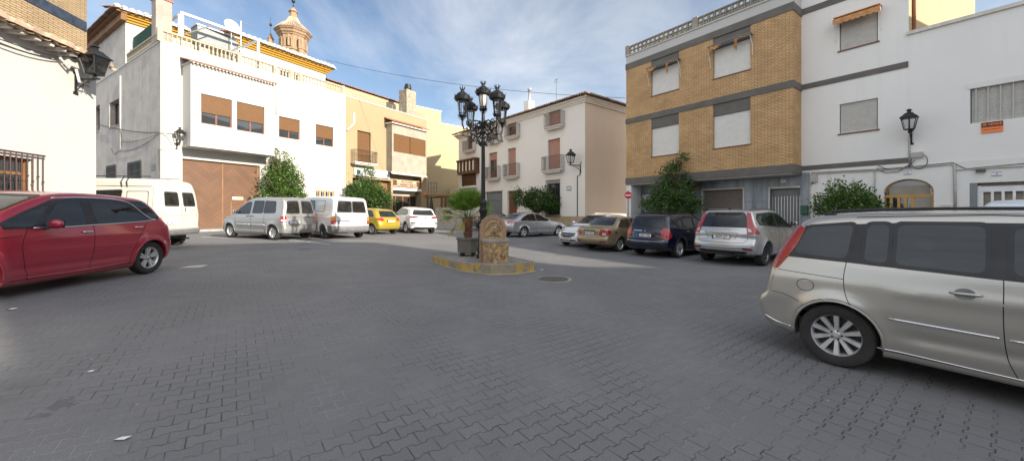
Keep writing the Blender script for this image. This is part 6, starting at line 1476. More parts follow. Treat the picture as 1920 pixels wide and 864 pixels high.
def right_side(D):
    F = Fr(12.4, 16, .803, .596); o = 1.0
    F1 = Fr(*F.w(0, -o), *F.Y)
    XL = F1.t(1174)
    A = thing('brick_apartments', 'three-storey honey brick apartment block with white shutters, grey bands and pierced roof railing', 'apartment building', F.M @ T(XL, 0, 0))
    zb0, zb1 = 3.22, 3.6; zm0, zm1 = 6.76, 7.06; zt0, zt1 = 9.95, 10.28; ZP = 10.72; HW = 11.9
    def band(z0, z1, x0, x1, y0, y1, pr=.03): return MB().box(x0-.0, x1+pr, y0-pr, y1, z0, z1)
    w1 = [(F1.t(1337), F1.t(1407)), (F1.t(1221), F1.t(1273))]
    wins = [(a, b, z0, z1) for a, b in w1 for z0, z1 in ((4.66, 6.20), (8.0, 9.40))]
    hd = [(a, b, z1, (zm0 if z1 < 7 else zt0)) for a, b, z0, z1 in wins]
    mb = wall(MB(), XL, 0, zb1, zt0, [(a, b, c, h[3]) for (a, b, c, d_), h in zip(wins, hd)], dep=.2)
    mb.quad((0, 0, zb1), (0, o, zb1), (0, o, zt0), (0, 0, zt0)); mb.quad((XL, 0, zb1), (XL, 0, zt0), (XL, 9, zt0), (XL, 9, zb1)); mb.build('brick_wall', D['brick'], A, F1.M)
    for a, b, z0, z1 in hd:
        MB().box(a, b, .03, .12, z0+.002, z1-.002).build('window_header', D['band'], A, F1.M)
    for z0, z1, nm in ((zb0, zb1, 1), (zm0, zm1, 2), (zt0, zt1, 3)):
        MB().box(XL-.03, .03, -.03, o-.002, z0, z1-.002).build('band', D['band'], A, F1.M)
        x1 = F.t(1703); 
        hx = .002
        MB().box(.03, x1, -.025, -.002, z0+(.16 if nm == 1 else .06), z1-(.03 if nm == 1 else .02)).build('band', D['band'], A, F.M)
    MB().box(XL, 0, .01, 9, zt1, ZP).box(XL-.04, .04, -.04, 9, ZP+.002, ZP+.06).build('parapet', D['white2'], A, F1.M)
    # soffit
    MB().box(XL, -.03, .01, o-.003, zb0-.04, zb0-.003).build('soffit', D['white2'], A, F1.M)
    MB().box(XL+.5, -.5, 3.6, 9, ZP-.3, 12.25).build('roof_shade_box', D['white2'], A, F1.M)  # unseen box added on the roof to shade the balconied house's side wall
    # pierced block railing
    mb = MB(); z0, z1 = ZP+.06, ZP+.52; s = .26; n = int((0-XL)/s)
    mb.box(XL, 0, -.0, .12, z1, z1+.05); mb.box(XL, 0, 0, .12, z0, z0+.03)
    for k in range(n):
        x = XL+(k+.5)*(-XL)/n
        for zc in (z0+.13, z0+.34):
            mb.tube([(x+.085*math.cos(a), .06, zc+.085*math.sin(a)) for a in [2*math.pi*i/10 for i in range(11)]], .024, 4, cap=False)
            mb.box(x-.135, x-.105, .01, .11, zc-.11, zc+.11); 
            for sx in (-1, 1):
                for sz in (-1, 1): mb.tube([(x+sx*.06, .06, zc+sz*.06), (x+sx*.12, .06, zc+sz*.10)], .022, 4)
        mb.box(x-.12, x+.12, .01, .11, z0+.22, z0+.25)
    for x in (XL+.1, F1.t(1303), -.1): mb.box(x-.14, x+.14, -.03, .16, z0-.02, z1+.10)
    mb.build('pierced_block_railing', D['stone'], A, F1.M)
    for (a, b, z0, z1) in wins:
        window(A, F1, (a, b, z0, z1), (D['framew'], D['shw'], D['glass'], D['frame']), 1.0, .14, 1, sill=False, slat=.06)
        MB().box(a-.03, b+.03, -.03, .1, z0-.04, z0-.002).build('sill', D['frame'], A, F1.M)
    # awnings (rolled, torn)
    def awning(G, a, b, z, torn, lab):
        M = G.M @ T((a+b)/2, 0, z); w = (b-a)/2+.12
        t = thing('rolled_awning', lab, 'awning', M, 'faded awnings over the windows')
        mb = MB(); mb.tube([(-w, -.30, -.06), (w, -.30, -.06)], .03, 8); mb.box(-w, w, -.34, -.02, .0, .03); mb.build('roller', D['metal'] if torn else D['cloth'], t, M)
        mb = MB(); N = 26
        if torn:
            for (u0, u1, ln) in ((-1, -.42, .18), (-.42, -.3, .08), (.28, .42, .62), (.42, .98, .05)):
                vs = []; 
                for i in range(9):
                    u = u0+(u1-u0)*i/8; d = ln*(1-.35*abs(math.sin(i*1.9)))
                    vs += [(u*w, -.33+.02*math.sin(i*2), -.03), (u*w+(.02 if ln > .4 else 0), -.35+.04*math.sin(i*1.3), -.05-d)]
                mb.add(vs, [(2*i, 2*i+1, 2*i+3, 2*i+2) for i in range(8)])
        else:
            vs = []
            for i in range(41):
                u = -1+2*i/40; vs += [(u*w, -.02, .05), (u*w, -.42, -.08), (u*w, -.43, -.26-.05*abs(math.sin(i*math.pi/5)))]
            for i in range(40): mb.add([], []); 
            mb.add(vs, [(3*i, 3*i+1, 3*i+4, 3*i+3) for i in range(40)]+[(3*i+1, 3*i+2, 3*i+5, 3*i+4) for i in range(40)])
        mb.build('canvas', D['cloth'], t, M)
        for sx in (-1, 1): MB().tube([(sx*w*.97, -.03, -.9), (sx*w*1.0, -.12, -.45), (sx*w*.97, -.3, -.08)], .013, 5).build('arm', D['white_metal'], t, M)
    awning(F1, *w1[0], 9.47, 1, 'torn orange awning over the upper right window of the brick apartments')
    awning(F1, *w1[1], 9.47, 1, 'torn orange awning over the upper left window of the brick apartments')
    # ground floor
    ga = (F.t(1318), F.t(1393), .0, 2.72); dr = (F.t(1444), -.04, .0, 2.66); ld = (F.t(1196), F.t(1196)+1.6, 0, 2.75)
    wall(MB(), XL, 0.0, -.3, zb0, [ga, dr, ld], dep=.25).build('ground_floor_wall', D['marble'], A, F.M)
    MB().box(XL, XL+.32, -o+.03, -.003, -.3, zb0-.045).build('pillar', D['right'], A, F.M)
    w_ = MB(); shutter_mesh(w_, ga[0], ga[1], 0, ga[3], .16, .11); w_.build('roller_door', D['rollg'], A, F.M)
    mb = MB()
    for r in (ga, dr): mb.box(r[0]-.07, r[0], -.03, .05, 0, r[3]+.07).box(r[1], r[1]+.07, -.03, .05, 0, r[3]+.07) if r is ga else mb.box(r[0]-.07, r[0], -.03, .05, 0, r[3]+.07); mb.box(r[0], r[1], -.03, .05, r[3], r[3]+.07)
    mb.build('door_surround', D['sil'], A, F.M)
    d_ = MB().box(dr[0], dr[1], .20, .25, 0, dr[3]).build('entrance_door', D['metal'], A, F.M); mb = MB(); n = 9
    for i in range(n+1): x = dr[0]+.05+(dr[1]-dr[0]-.1)*i/n; mb.box(x-.018, x+.018, .15, .19, .1, dr[3]-.35)
    mb.build('door_bars', D['alum'], d_, F.M); mb = MB()
    for k in range(4): mb.box(dr[0]+.05, dr[1]-.05, .16, .19, dr[3]-.30+k*.07, dr[3]-.27+k*.07)
    mb.build('vent_slats', D['metal'], d_, F.M)
    mb = MB(); mb.box(ld[0], ld[1], .18, .24, 0, ld[3]); l_ = mb.build('side_door', plain('blue_grey_door', (.30, .36, .42), .5), A, F.M)
    shutter_mesh(MB(), ld[0]+.15, ld[1]-.15, ld[3]-.65, ld[3]-.1, .15, .13).build('louvre', D['shw'], l_, F.M)
    x = (F.t(1469)); z = 2.98; MB().box(x-.09, x+.09, -.02, -.003, z-.07, z+.07).build('number_tile', D['framew'], A, F.M); text('1', .1, A, F.M @ T(x, -.022, z) @ Matrix.Rotation(R(90), 4, 'X'), CM['eu'])
    x = F.t(1306); MB().box(x-.22, x+.22, -.10, -.003, 2.92, 3.0).box(x-.10, x+.10, -.10, -.003, 2.82, 2.915).build('red_alarm', plain('red_sign', (.45, .06, .03), .5), A, F.M)
    x = F.t(1509); z = F.z(1509, 393); MB().box(x-.12, x+.12, -.16, -.01, z-.2, z+.18, .02).build('letter_box', D['greenp'], A, F.M)
    MB().xprism([(.0, -.3), (.299, -.3), (.299, 3.29), (.0, 3.29)], -.02, .02).build('bare_strip', D['marble'], A, F.M)
    # white facade to the right of the bricks
    xr = F.t(1704); ZL = F.z(1705, 66)
    wn = [(F.t(1574), F.t(1646), 4.74, 5.92), (F.t(1574), F.t(1646), 8.06, 9.2)]
    wall(MB(), .0, xr, zb0+.05, HW, wn, dep=.18).build('upper_wall', D['right'], A, F.M)
    for k, r in enumerate(wn): 
        window(A, F, r, (D['metal'], D['shg'], D['glass'], D['frame']), 1, .12, 1, sill=False, slat=.07); MB().box(r[0]-.05, r[1]+.05, -.04, .1, r[2]-.05, r[2]-.003).build('sill', D['frame'], A, F.M)
    awning(F, *wn[1][:2], 9.30, 0, 'faded orange awning over the top window of the white wall beside the bricks')
    # gable above the lower roof (catches the sun) and rear mass
    p0 = F.w(xr, 0); gd = (.88, .475); L = 8.2
    Gd = Fr(p0[0], p0[1], -.475, .88)
    wall(MB(), 0, L, ZL-.5, HW+2.0, []).build('gable_wall', D['beige2'], A, Gd.M)
    mb = MB(); p = F.w(0, .0); 
    MB().box(XL+.02, xr-.02, .3, 6, HW-.3, HW-.2).box(0.02, xr-.02, .4, 6, zb0, HW-.31).build('rear_mass', D['right'], A, F.M)
    MB().tube([(.35, -.05, ZL-.2), (.35, -.05, HW)], .05, 7).build('red_pipe', D['pot'], A, Gd.M, smooth=True)
    NB = thing('neighbour_house', 'tall cream house continuing the row beyond the right edge', 'house', F.M @ T(9.6, 0, 0))
    MB().box(9.56, 29, .0, 9, -.3, 11.15).build('wall', D['right'], NB, F.M); mb = MB(); mb.box(9.5, 29.1, -.08, 9, 11.153, 11.3); mb.build('coping', D['sil'], NB, F.M)
    for i in range(6):
        for fl in range(3): w = MB().box(11+i*3, 12.2+i*3, -.03, -.003, 1.2+fl*3.3, 2.9+fl*3.3).build('window', D['frame'], NB, F.M); MB().box(11.06+i*3, 12.14+i*3, -.04, -.033, 1.26+fl*3.3, 2.84+fl*3.3).build('pane', D['glass'], w, F.M)
    # ================= lower white house on the right
    B = thing('lower_white_house', 'lower white house with an arched honey-wood door and barred window on the right', 'house', F.M @ T(xr, 0, 0))
    XR = 9.5
    arc = (F.t(1657.5), F.t(1751)); zs, za = 2.34, 2.80; gg = (F.t(1818), XR-1, 0, 2.56); uw = (F.t(1819), F.t(1819)+2.4, 4.52, 5.66)
    wall(MB(), xr+.002, XR, zb0+.05, ZL, [uw], dep=.2).build('upper_wall', D['right'], B, F.M)
    # ground floor with the arch cut out
    mb = MB(); n = 20; cx = (arc[0]+arc[1])/2; hw = (arc[1]-arc[0])/2; y0 = -.022
    pts = [(cx+hw*math.cos(math.pi*i/n), zs+(za-zs)*math.sin(math.pi*i/n)) for i in range(n+1)]
    top = zb0+.08
    wall(mb, .30, arc[0], -.3, top, [], y=y0); wall(mb, arc[1], XR, -.3, top, [gg], y=y0, dep=.24)
    for a, b in zip(pts[:-1], pts[1:]):
        mb.quad((b[0], y0, b[1]), (a[0], y0, a[1]), (a[0], y0, top), (b[0], y0, top)); mb.quad((a[0], y0, a[1]), (b[0], y0, b[1]), (b[0], .25, b[1]), (a[0], .25, a[1]))
    for x in arc: mb.quad((x, y0, -.3), (x, .25, -.3), (x, .25, zs), (x, y0, zs))
    mb.quad((.30, y0, top), (XR, y0, top), (XR, 0.01, top), (.30, .01, top)); mb.build('ground_floor_wall', D['lower'], B, F.M)
    MB().box(xr-.05, XR, -.07, 6, ZL+.002, ZL+.12).build('coping', D['sil'], B, F.M)
    MB().box(xr+.05, XR, .4, 6, 0, ZL-.02).build('rear_mass', D['right'], B, F.M)
    # arched door
    M = F.M; ad = MB(); ad.add([(x, .14, z) for x, z in pts]+[(arc[0], .14, -.2), (arc[1], .14, -.2)], [tuple(range(n+1))+(n+1, n+2)]); dd = ad.build('arched_door', D['glass'], B, M)
    mb = MB(); mb.tube([(x, .11, z) for x, z in pts], .05, 6); mb.box(arc[0], arc[1], .08, .13, zs-.20, zs-.10)
    for f in (0.0, .14, .30, .44, .58, .98): x = arc[0]+(arc[1]-arc[0])*f; mb.box(x-.035, x+.04, .08, .13, -.2, zs-.2)
    mb.box(arc[0]+(arc[1]-arc[0])*.14, arc[0]+(arc[1]-arc[0])*.58, .085, .125, -.2, .4)
    mb.build('door_frame', D['honey'], dd, M)
    x0_, x1_ = arc[0]+(arc[1]-arc[0])*.60, arc[1]-.06; MB().box(x0_, x1_, .10, .135, 0, zs-.22).box(arc[0]+.12, arc[1]-.1, .125, .137, zs-.1, zs+.22).build('frosted_pane', D['stone'], dd, M)
    # barred window above and gate below
    w = window(B, F, uw, (D['metal'], D['shg'], D['glass'], D['sil']), 1, .16, 1, sill=False, slat=.05)
    mb = MB()
    for i in range(10): x = uw[0]+.12+(uw[1]-uw[0]-.2)*i/9; mb.box(x-.012, x+.012, .04, .065, uw[2], uw[3])
    mb.build('bars', D['shg'], w, F.M); MB().box(uw[0]-.08, uw[1]+.1, -.02, -.003, uw[3]+.003, uw[3]+.18).build('lintel', D['lower'], B, F.M)
    mb = MB(); g2 = MB().box(gg[0], gg[1], .20, .22, 0, gg[3]).build('gate_backing', D['stone'], B, F.M)
    x = gg[0]+.25; mb.box(gg[0]+.18, gg[1], .08, .13, gg[3]-.30, gg[3]-.12)
    while x < gg[1]-.05: mb.box(x-.03, x+.03, .08, .12, 0, gg[3]-.3); x += .21
    x = gg[0]+1.62; mb.box(x-.11, x+.11, .075, .125, 0, gg[3]-.31); mb.box(gg[0]+.16, gg[0]+.24, .07, .14, 0, gg[3]-.1); mb.build('white_gate', D['white_metal'], g2, F.M)
    MB().box(gg[0], gg[0]+.16, -.01, .19, 0, gg[3]).build('gate_jamb', D['metal'], B, F.M)
    for px, py, tx in ((1702, 324, '3'), (1869, 326, '4')):
        x = F.t(px); z = F.z(px, py); n_ = MB().box(x-.10, x+.10, -.045, -.026, z-.06, z+.06).build('number_tile', D['framew'], B, F.M); text(tx, .09, n_, F.M @ T(x, -.048, z) @ Matrix.Rotation(R(90), 4, 'X'), CM['eu'])
        q = MB(); t_ = .012
        q.box(x-.1, x+.1, -.05, -.046, z+.048, z+.06).box(x-.1, x+.1, -.05, -.046, z-.06, z-.048); q.build('tile_border', CM['eu'], n_, F.M)
    x = F.t(1776); z = F.z(1776, 389); MB().box(x-.13, x+.13, -.10, -.026, z-.06, z+.10).build('meter_box', D['sil'], B, F.M); MB().box(x-.09, x+.09, -.104, -.101, z-.02, z+.02).build('letter_slot', D['iron'], B, F.M)
    # for-sale board
    r = (F.t(1840), F.t(1881), F.z(1840, 251), F.z(1840, 231)); fs = MB().box(r[0], r[1], -.03, -.006, r[2], r[3]).build('for_sale_board', D['orange'], B, F.M)
    w_, h_ = r[1]-r[0], r[3]-r[2]; MB().box(r[0]+.004, r[1]-.004, -.034, -.031, r[3]-h_*.46, r[3]-.004).build('black_band', D['ink'], fs, F.M)
    MB().box(r[0]+.03, r[1]-.05, -.034, -.031, r[2]+h_*.30, r[2]+h_*.34).build('black_line', D['ink'], fs, F.M)
    text('SE VENDE', .112, fs, F.M @ T((r[0]+r[1])/2, -.036, r[3]-h_*.24) @ Matrix.Rotation(R(90), 4, 'X'), D['orange'], sx=.78, bold=.003)
    # cables, junction boxes
    zc = F.z(1650, 318); P = lambda px, py, y=-.06: (F.t(px), y, F.z(px, py))
    cable(B, F, [P(1522, 324), P(1640, 318), P(1700, 314), P(1786, 305), P(1800, 312), P(1812, 317), P(1920, 307), P(2060, 296)], D['cable'], .012)
    cable(B, F, [P(1522, 326), P(1640, 320), P(1700, 316), P(1786, 308), P(1792, 319), P(1830, 317), P(1920, 312)], D['cablew'], .018)
    mb = MB(); cx, cz = F.t(1724), F.z(1724, 303)
    mb.tube([(cx+.20*math.cos(a), -.08, cz+.26*math.sin(a)) for a in [i*2*math.pi/20-2.2 for i in range(20)]], .012, 5); mb.tube([P(1706, 310), P(1690, 316), P(1665, 318), P(1648, 311), P(1645, 317), P(1660, 324), P(1685, 322), P(1705, 312), P(1716, 300)], .012, 5); mb.build('cable_coil', D['cable'], B, F.M, smooth=True)
    x, z = F.t(1721), F.z(1721, 291); MB().box(x-.13, x+.13, -.11, -.003, z-.09, z+.10).build('junction_box', D['cablew'], B, F.M)
    x = F.t(1704); MB().tube([(x+.02, -.03, F.z(1704, 255)), (x+.02, -.03, F.z(1704, 312))], .025, 6).tube([P(1641, 319, -.05), P(1640, 400, -.05)], .02, 6).tube([P(1790, 308, -.05), P(1792, 400, -.05)], .035, 6).build('conduit', D['cablew'], B, F.M, smooth=True)
    x, z = F.t(1839), F.z(1839, 320); MB().box(x-.10, x+.10, -.14, -.026, z-.05, z+.04).build('junction_box', D['irong'], B, F.M)
    x, z = F.t(1527), F.z(1527, 333); MB().box(x-.12, x+.12, -.14, -.026, z-.2, z+.16).build('junction_box', D['cablew'], B, F.M); MB().tube([(x-.03, -.06, z-.2), (x-.15, -.06, z-.35), (x-.15, -.06, 0)], .025, 6).build('conduit', D['cablew'], B, F.M, smooth=True)
    wall_lantern(F, F.t(1709), F.z(1709, 252), 'black wall lantern on the white wall above the coiled cable', D, size=1.15, arm=.42, side=0)
    return F, F1
def E_bw(nt, c):
    n = nt.nodes.new('ShaderNodeRGBToBW'); nt.links.new(c, n.inputs[0]); return E(n.outputs[0])
def E_front(nt):           # paint only on the upright face of the kerb
    geo = nt.nodes.new('ShaderNodeNewGeometry'); sp = nt.nodes.new('ShaderNodeSeparateXYZ'); nt.links.new(geo.outputs['True Normal'], sp.inputs[0]); return E.m('LESS_THAN', E(sp.outputs[2]), .6)
def leaf_mat(name, c1, c2):
    m = bpy.data.materials.new(name); m.use_nodes = True; nt = m.node_tree; nt.nodes.clear(); out = nt.nodes.new('ShaderNodeOutputMaterial')
    b = nt.nodes.new('ShaderNodeBsdfPrincipled'); geo = nt.nodes.new('ShaderNodeNewGeometry'); v = objco(nt)
    k = nt.nodes.new('ShaderNodeMix'); k.data_type = 'FLOAT'; k.inputs[0].default_value = .5; nt.links.new(geo.outputs['Random Per Island'], k.inputs[2]); nt.links.new(noise(nt, 2.5, 3, v), k.inputs[3])
    c = ramp(nt, k.outputs[0], [(.25, c1), (.75, c2)]); nt.links.new(c, b.inputs['Base Color']); b.inputs['Roughness'].default_value = .42; b.inputs['Specular IOR Level'].default_value = .5
    tr = nt.nodes.new('ShaderNodeBsdfTranslucent'); nt.links.new(mixc(nt, 1.0, c, (1.0, 1.5, .5), 'MULTIPLY'), tr.inputs[0]); mx = nt.nodes.new('ShaderNodeMixShader'); mx.inputs[0].default_value = .28
    nt.links.new(b.outputs[0], mx.inputs[1]); nt.links.new(tr.outputs[0], mx.inputs[2]); nt.links.new(mx.outputs[0], out.inputs[0]); return m
def leaves(name, C, N, size, mat, parent, M, rng):
    """C centres, N outward directions: one folded leaf per point"""
    n = len(C); d = N+rng.normal(0, .65, (n, 3)); d[:, 2] -= .15; d /= np.linalg.norm(d, axis=1)[:, None]
    r = rng.normal(0, 1, (n, 3)); s = np.cross(d, r); s /= np.linalg.norm(s, axis=1)[:, None]+1e-9; u = np.cross(s, d)
    L = size*rng.uniform(.7, 1.35, n)[:, None]; W = L*.30
    P = np.stack([C-d*L*.5, C+s*W-u*W*.25, C+d*L*.5, C-s*W-u*W*.25, C-d*L*.05], 1).reshape(-1, 3)
    i = np.arange(n)[:, None]*5; Q = np.concatenate([i+[[0, 1, 4]], i+[[1, 2, 4]], i+[[2, 3, 4]], i+[[3, 0, 4]]], 0)
    return mesh_np(name, P, Q, mat, parent, M, smooth=False)
def tree(label, x, y, blobs, nleaf, size, D, seed, trunk_h=1.2, tr=.07, lean=0, group='trees in the square', bz=None):
    """blobs: list of (dx, dy, z, rx, rz) ellipsoids above the ground"""
    rng = np.random.default_rng(seed); z0 = (g(x, y) if bz is None else bz)
    M = T(x, y, z0); t = thing('orange_tree', label, 'tree', M, group)
    mb = MB(); top = Vector((lean, 0, trunk_h)); mb.tube([(0, 0, -.1), (lean*.3, .02, trunk_h*.5), tuple(top)], [tr*1.25, tr, tr*.85], 9)
    tips = []
    for k, b in enumerate(blobs):
        c = Vector((b[0], b[1], b[2]))
        for j in range(4):
            e = c+Vector((rng.normal(0, b[3]*.5), rng.normal(0, b[3]*.5), rng.normal(0, b[4]*.4)))
            mid = top.lerp(e, .5)+Vector((rng.normal(0, .05), rng.normal(0, .05), .05))
            mb.tube([tuple(top-Vector((0, 0, .08))), tuple(mid), tuple(e)], [tr*.5, tr*.3, tr*.1], 5)
            for q in range(3):
                e2 = e+Vector((rng.normal(0, b[3]*.35), rng.normal(0, b[3]*.35), rng.normal(0, b[4]*.3))); mb.tube([tuple(mid.lerp(e, .5)), tuple(e2)], [tr*.15, tr*.05], 4)
    mb.build('trunk', D['bark'], t, M, ang=60)
    Cs = []; Ns = []; tot = sum(b[3]**2*b[4] for b in blobs)
    for b in blobs:
        n = int(nleaf*(b[3]**2*b[4])/tot); rx, rz_ = b[3], b[4]
        # twigs: clumps of leaves at random spots, denser near the surface
        nc = max(6, n//24); u = rng.normal(0, 1, (nc, 3)); u /= np.linalg.norm(u, axis=1)[:, None]; rr = rng.uniform(.35, 1.0, nc)**.5*(1+.16*np.sin(u[:, 0]*5+seed)*np.cos(u[:, 2]*4+u[:, 1]*3))
        cc = u*rr[:, None]*[rx, rx, rz_]+[b[0], b[1], b[2]]
        k = rng.integers(0, nc, n); p = cc[k]+rng.normal(0, 1, (n, 3))*[size*1.15, size*1.15, size*1.0]
        Cs.append(p); Ns.append(u[k]*.8+[0, 0, .2])
    C = np.concatenate(Cs); N = np.concatenate(Ns)
    leaves('crown', C, N, size, D['leaf'] if seed % 2 else D['leaf2'], t, M, rng)
    return t
def ground_material():
    m, nt, b = newmat('interlocking_pavers'); E.nt = nt
    geo = nt.nodes.new('ShaderNodeNewGeometry'); sp = nt.nodes.new('ShaderNodeSeparateXYZ'); nt.links.new(geo.outputs['Position'], sp.inputs[0]); pos = geo.outputs['Position']
    X, Y = E(sp.outputs[0]), E(sp.outputs[1])
    wob = E(noise(nt, .6, 3, pos))-.5
    U = X*(-.596)+Y*.803+wob*.05+100; V = X*.803+Y*.596+wob*.05+100
    # rows run along V; blocks .205 long with waisted sides
    h, l, A = .128, .182, .0105
    j = E.m('ROUND', U/h); lo = U-j*h
    def wave(row, v):       # +1 at block ends of that row, -1 at the waist
        off = E.m('MODULO', row, 2.0)*(l/2)
        c = E.m('COSINE', (v-off)*(2*math.pi/l)); return E.m('MAXIMUM', E.m('MINIMUM', c*3.0, 1.0), -1.0)*A, off
    wv, _ = wave(j-1, V); d1 = lo-wv; up = E.m('GREATER_THAN', d1, 0.0); row = j-1+up
    off = E.m('MODULO', row, 2.0)*(l/2); vv = (V-off)/l; fv = E.m('FRACT', vv); d2 = E.m('MINIMUM', fv, 1-fv)*l; col = E.m('FLOOR', vv)
    dist = E.m('MINIMUM', E.m('ABSOLUTE', d1)*.85, d2)
    jit = E(noise(nt, 30, 2, pos))*.002; jw = E(noise(nt, 1.7, 3, pos))
    joint = E.m('SUBTRACT', 1.0, E.m('SMOOTH_MIN', E.m('MAXIMUM', (dist-.0012-jit)/.0028, 0.0), 1.0, .1))
    cb = nt.nodes.new('ShaderNodeCombineXYZ'); nt.links.new(row.s, cb.inputs[0]); nt.links.new(col.s, cb.inputs[1]); wn = nt.nodes.new('ShaderNodeTexWhiteNoise'); wn.noise_dimensions = '2D'; nt.links.new(cb.outputs[0], wn.inputs['Vector'])
    rnd = E(wn.outputs['Value'])
    big = ramp(nt, noise(nt, .22, 5, pos, .6), [(.28, (.140, .139, .142)), (.5, (.168, .166, .168)), (.72, (.200, .197, .196))])
    c = mixc(nt, 1.0, big, ramp(nt, (rnd*1.0).s, [(0, (.955, .955, .96)), (1, (1.04, 1.04, 1.035))]), 'MULTIPLY')
    c = mixc(nt, 1.0, c, ramp(nt, noise(nt, 110, 3, pos), [(.35, (.86, .86, .86)), (.65, (1.12, 1.12, 1.12))]), 'MULTIPLY')
    st = ramp(nt, noise(nt, 1.1, 5, pos, .7), [(.60, (0, 0, 0)), (.75, (.35, .35, .35))]); c = mixc(nt, st, c, (.085, .083, .084))
    # joints: mostly dark gaps, pale sand left in patches
    sandf = ramp(nt, noise(nt, .8, 4, pos), [(.46, (0, 0, 0)), (.62, (1, 1, 1))])
    flick = ramp(nt, noise(nt, 9, 3, pos), [(.36, (.42, .42, .42)), (.56, (.95, .95, .95))])
    jc = mixc(nt, sandf, (.048, .047, .048), (.27, .26, .25))
    jf = nt.nodes.new('ShaderNodeRGBToBW'); nt.links.new(flick, jf.inputs[0])
    c = mixc(nt, joint*E(jf.outputs[0]), c, jc)
    sp2 = nt.nodes.new('ShaderNodeTexVoronoi'); sp2.inputs['Scale'].default_value = 3.1; nt.links.new(pos, sp2.inputs[0])
    c = mixc(nt, E.m('LESS_THAN', E(sp2.outputs['Distance']), .028), c, (.4, .39, .37))
    vo = nt.nodes.new('ShaderNodeTexVoronoi'); vo.inputs['Scale'].default_value = .42; vo.inputs['Randomness'].default_value = 1; nt.links.new(pos, vo.inputs[0])
    oil = E.m('LESS_THAN', E(vo.outputs['Distance'])+(E(noise(nt, 5, 5, pos))-.5)*.22, .085); c = mixc(nt, oil*.38, c, (.05, .05, .052))
    dust = ramp(nt, noise(nt, .55, 6, mapping(nt, pos, (1, .45, 1), (0, 0, R(40))), .65), [(.55, (0, 0, 0)), (.72, (.30, .30, .30))]); c = mixc(nt, dust, c, (.235, .23, .225))
    nt.links.new(c, b.inputs['Base Color']); b.inputs['Roughness'].default_value = .72; b.inputs['Specular IOR Level'].default_value = .35
    bump(nt, b, (1-joint*E(jf.outputs[0]))+rnd*.10+E(noise(nt, 60, 3, pos))*.12, .7, .005)
    return m
def make_ground(D):
    def lin(a, b, n): return [a+(b-a)*i/n for i in range(n)]
    xs = lin(-400, -40, 12)+lin(-40, 40, 100)+lin(40, 400, 12)+[400]; ys = lin(-200, -20, 8)+lin(-20, 70, 110)+lin(70, 600, 10)+[600]
    vs = [(x, y, g(x, y)) for y in ys for x in xs]; n = len(xs)
    mb = MB(); mb.add(vs, [(j*n+i, j*n+i+1, (j+1)*n+i+1, (j+1)*n+i) for j in range(len(ys)-1) for i in range(n-1)])
    o = mb.build('paved_square', ground_material(), None, Matrix(), smooth=True); props(o, kind='structure')
def sidewalk(name, F, x0, x1, w, D, h=.12, y1=.3):
    mb = MB(); n = max(2, int((x1-x0)/1.0)); P = []
    for i in range(n+1):
        x = x0+(x1-x0)*i/n; row = []
        for y in (-w, -w, -w+.12, -w+.12, -w/2, y1):
            px, py = F.w(x, y); row.append((x, y, g(px, py)))
        row = [(row[0][0], row[0][1], row[0][2]-.05)]+[(r[0], r[1], r[2]+h) for r in row[1:]]
        P += row
    k = 6; fs = []; mi = []
    for i in range(n):
        for j in range(k-1):
            if j == 2: continue
            fs.append((i*k+j, (i+1)*k+j, (i+1)*k+j+1, i*k+j+1)); mi.append(0 if j < 2 else 1)
    mb.v = P; mb.f = fs; mb.mi = mi
    for i in (0, n): mb.f.append(tuple(i*k+j for j in range(k))); mb.mi.append(0)
    o = mb.build(name, [D['kerb'], D['slab']], None, F.M); props(o, kind='structure'); return o
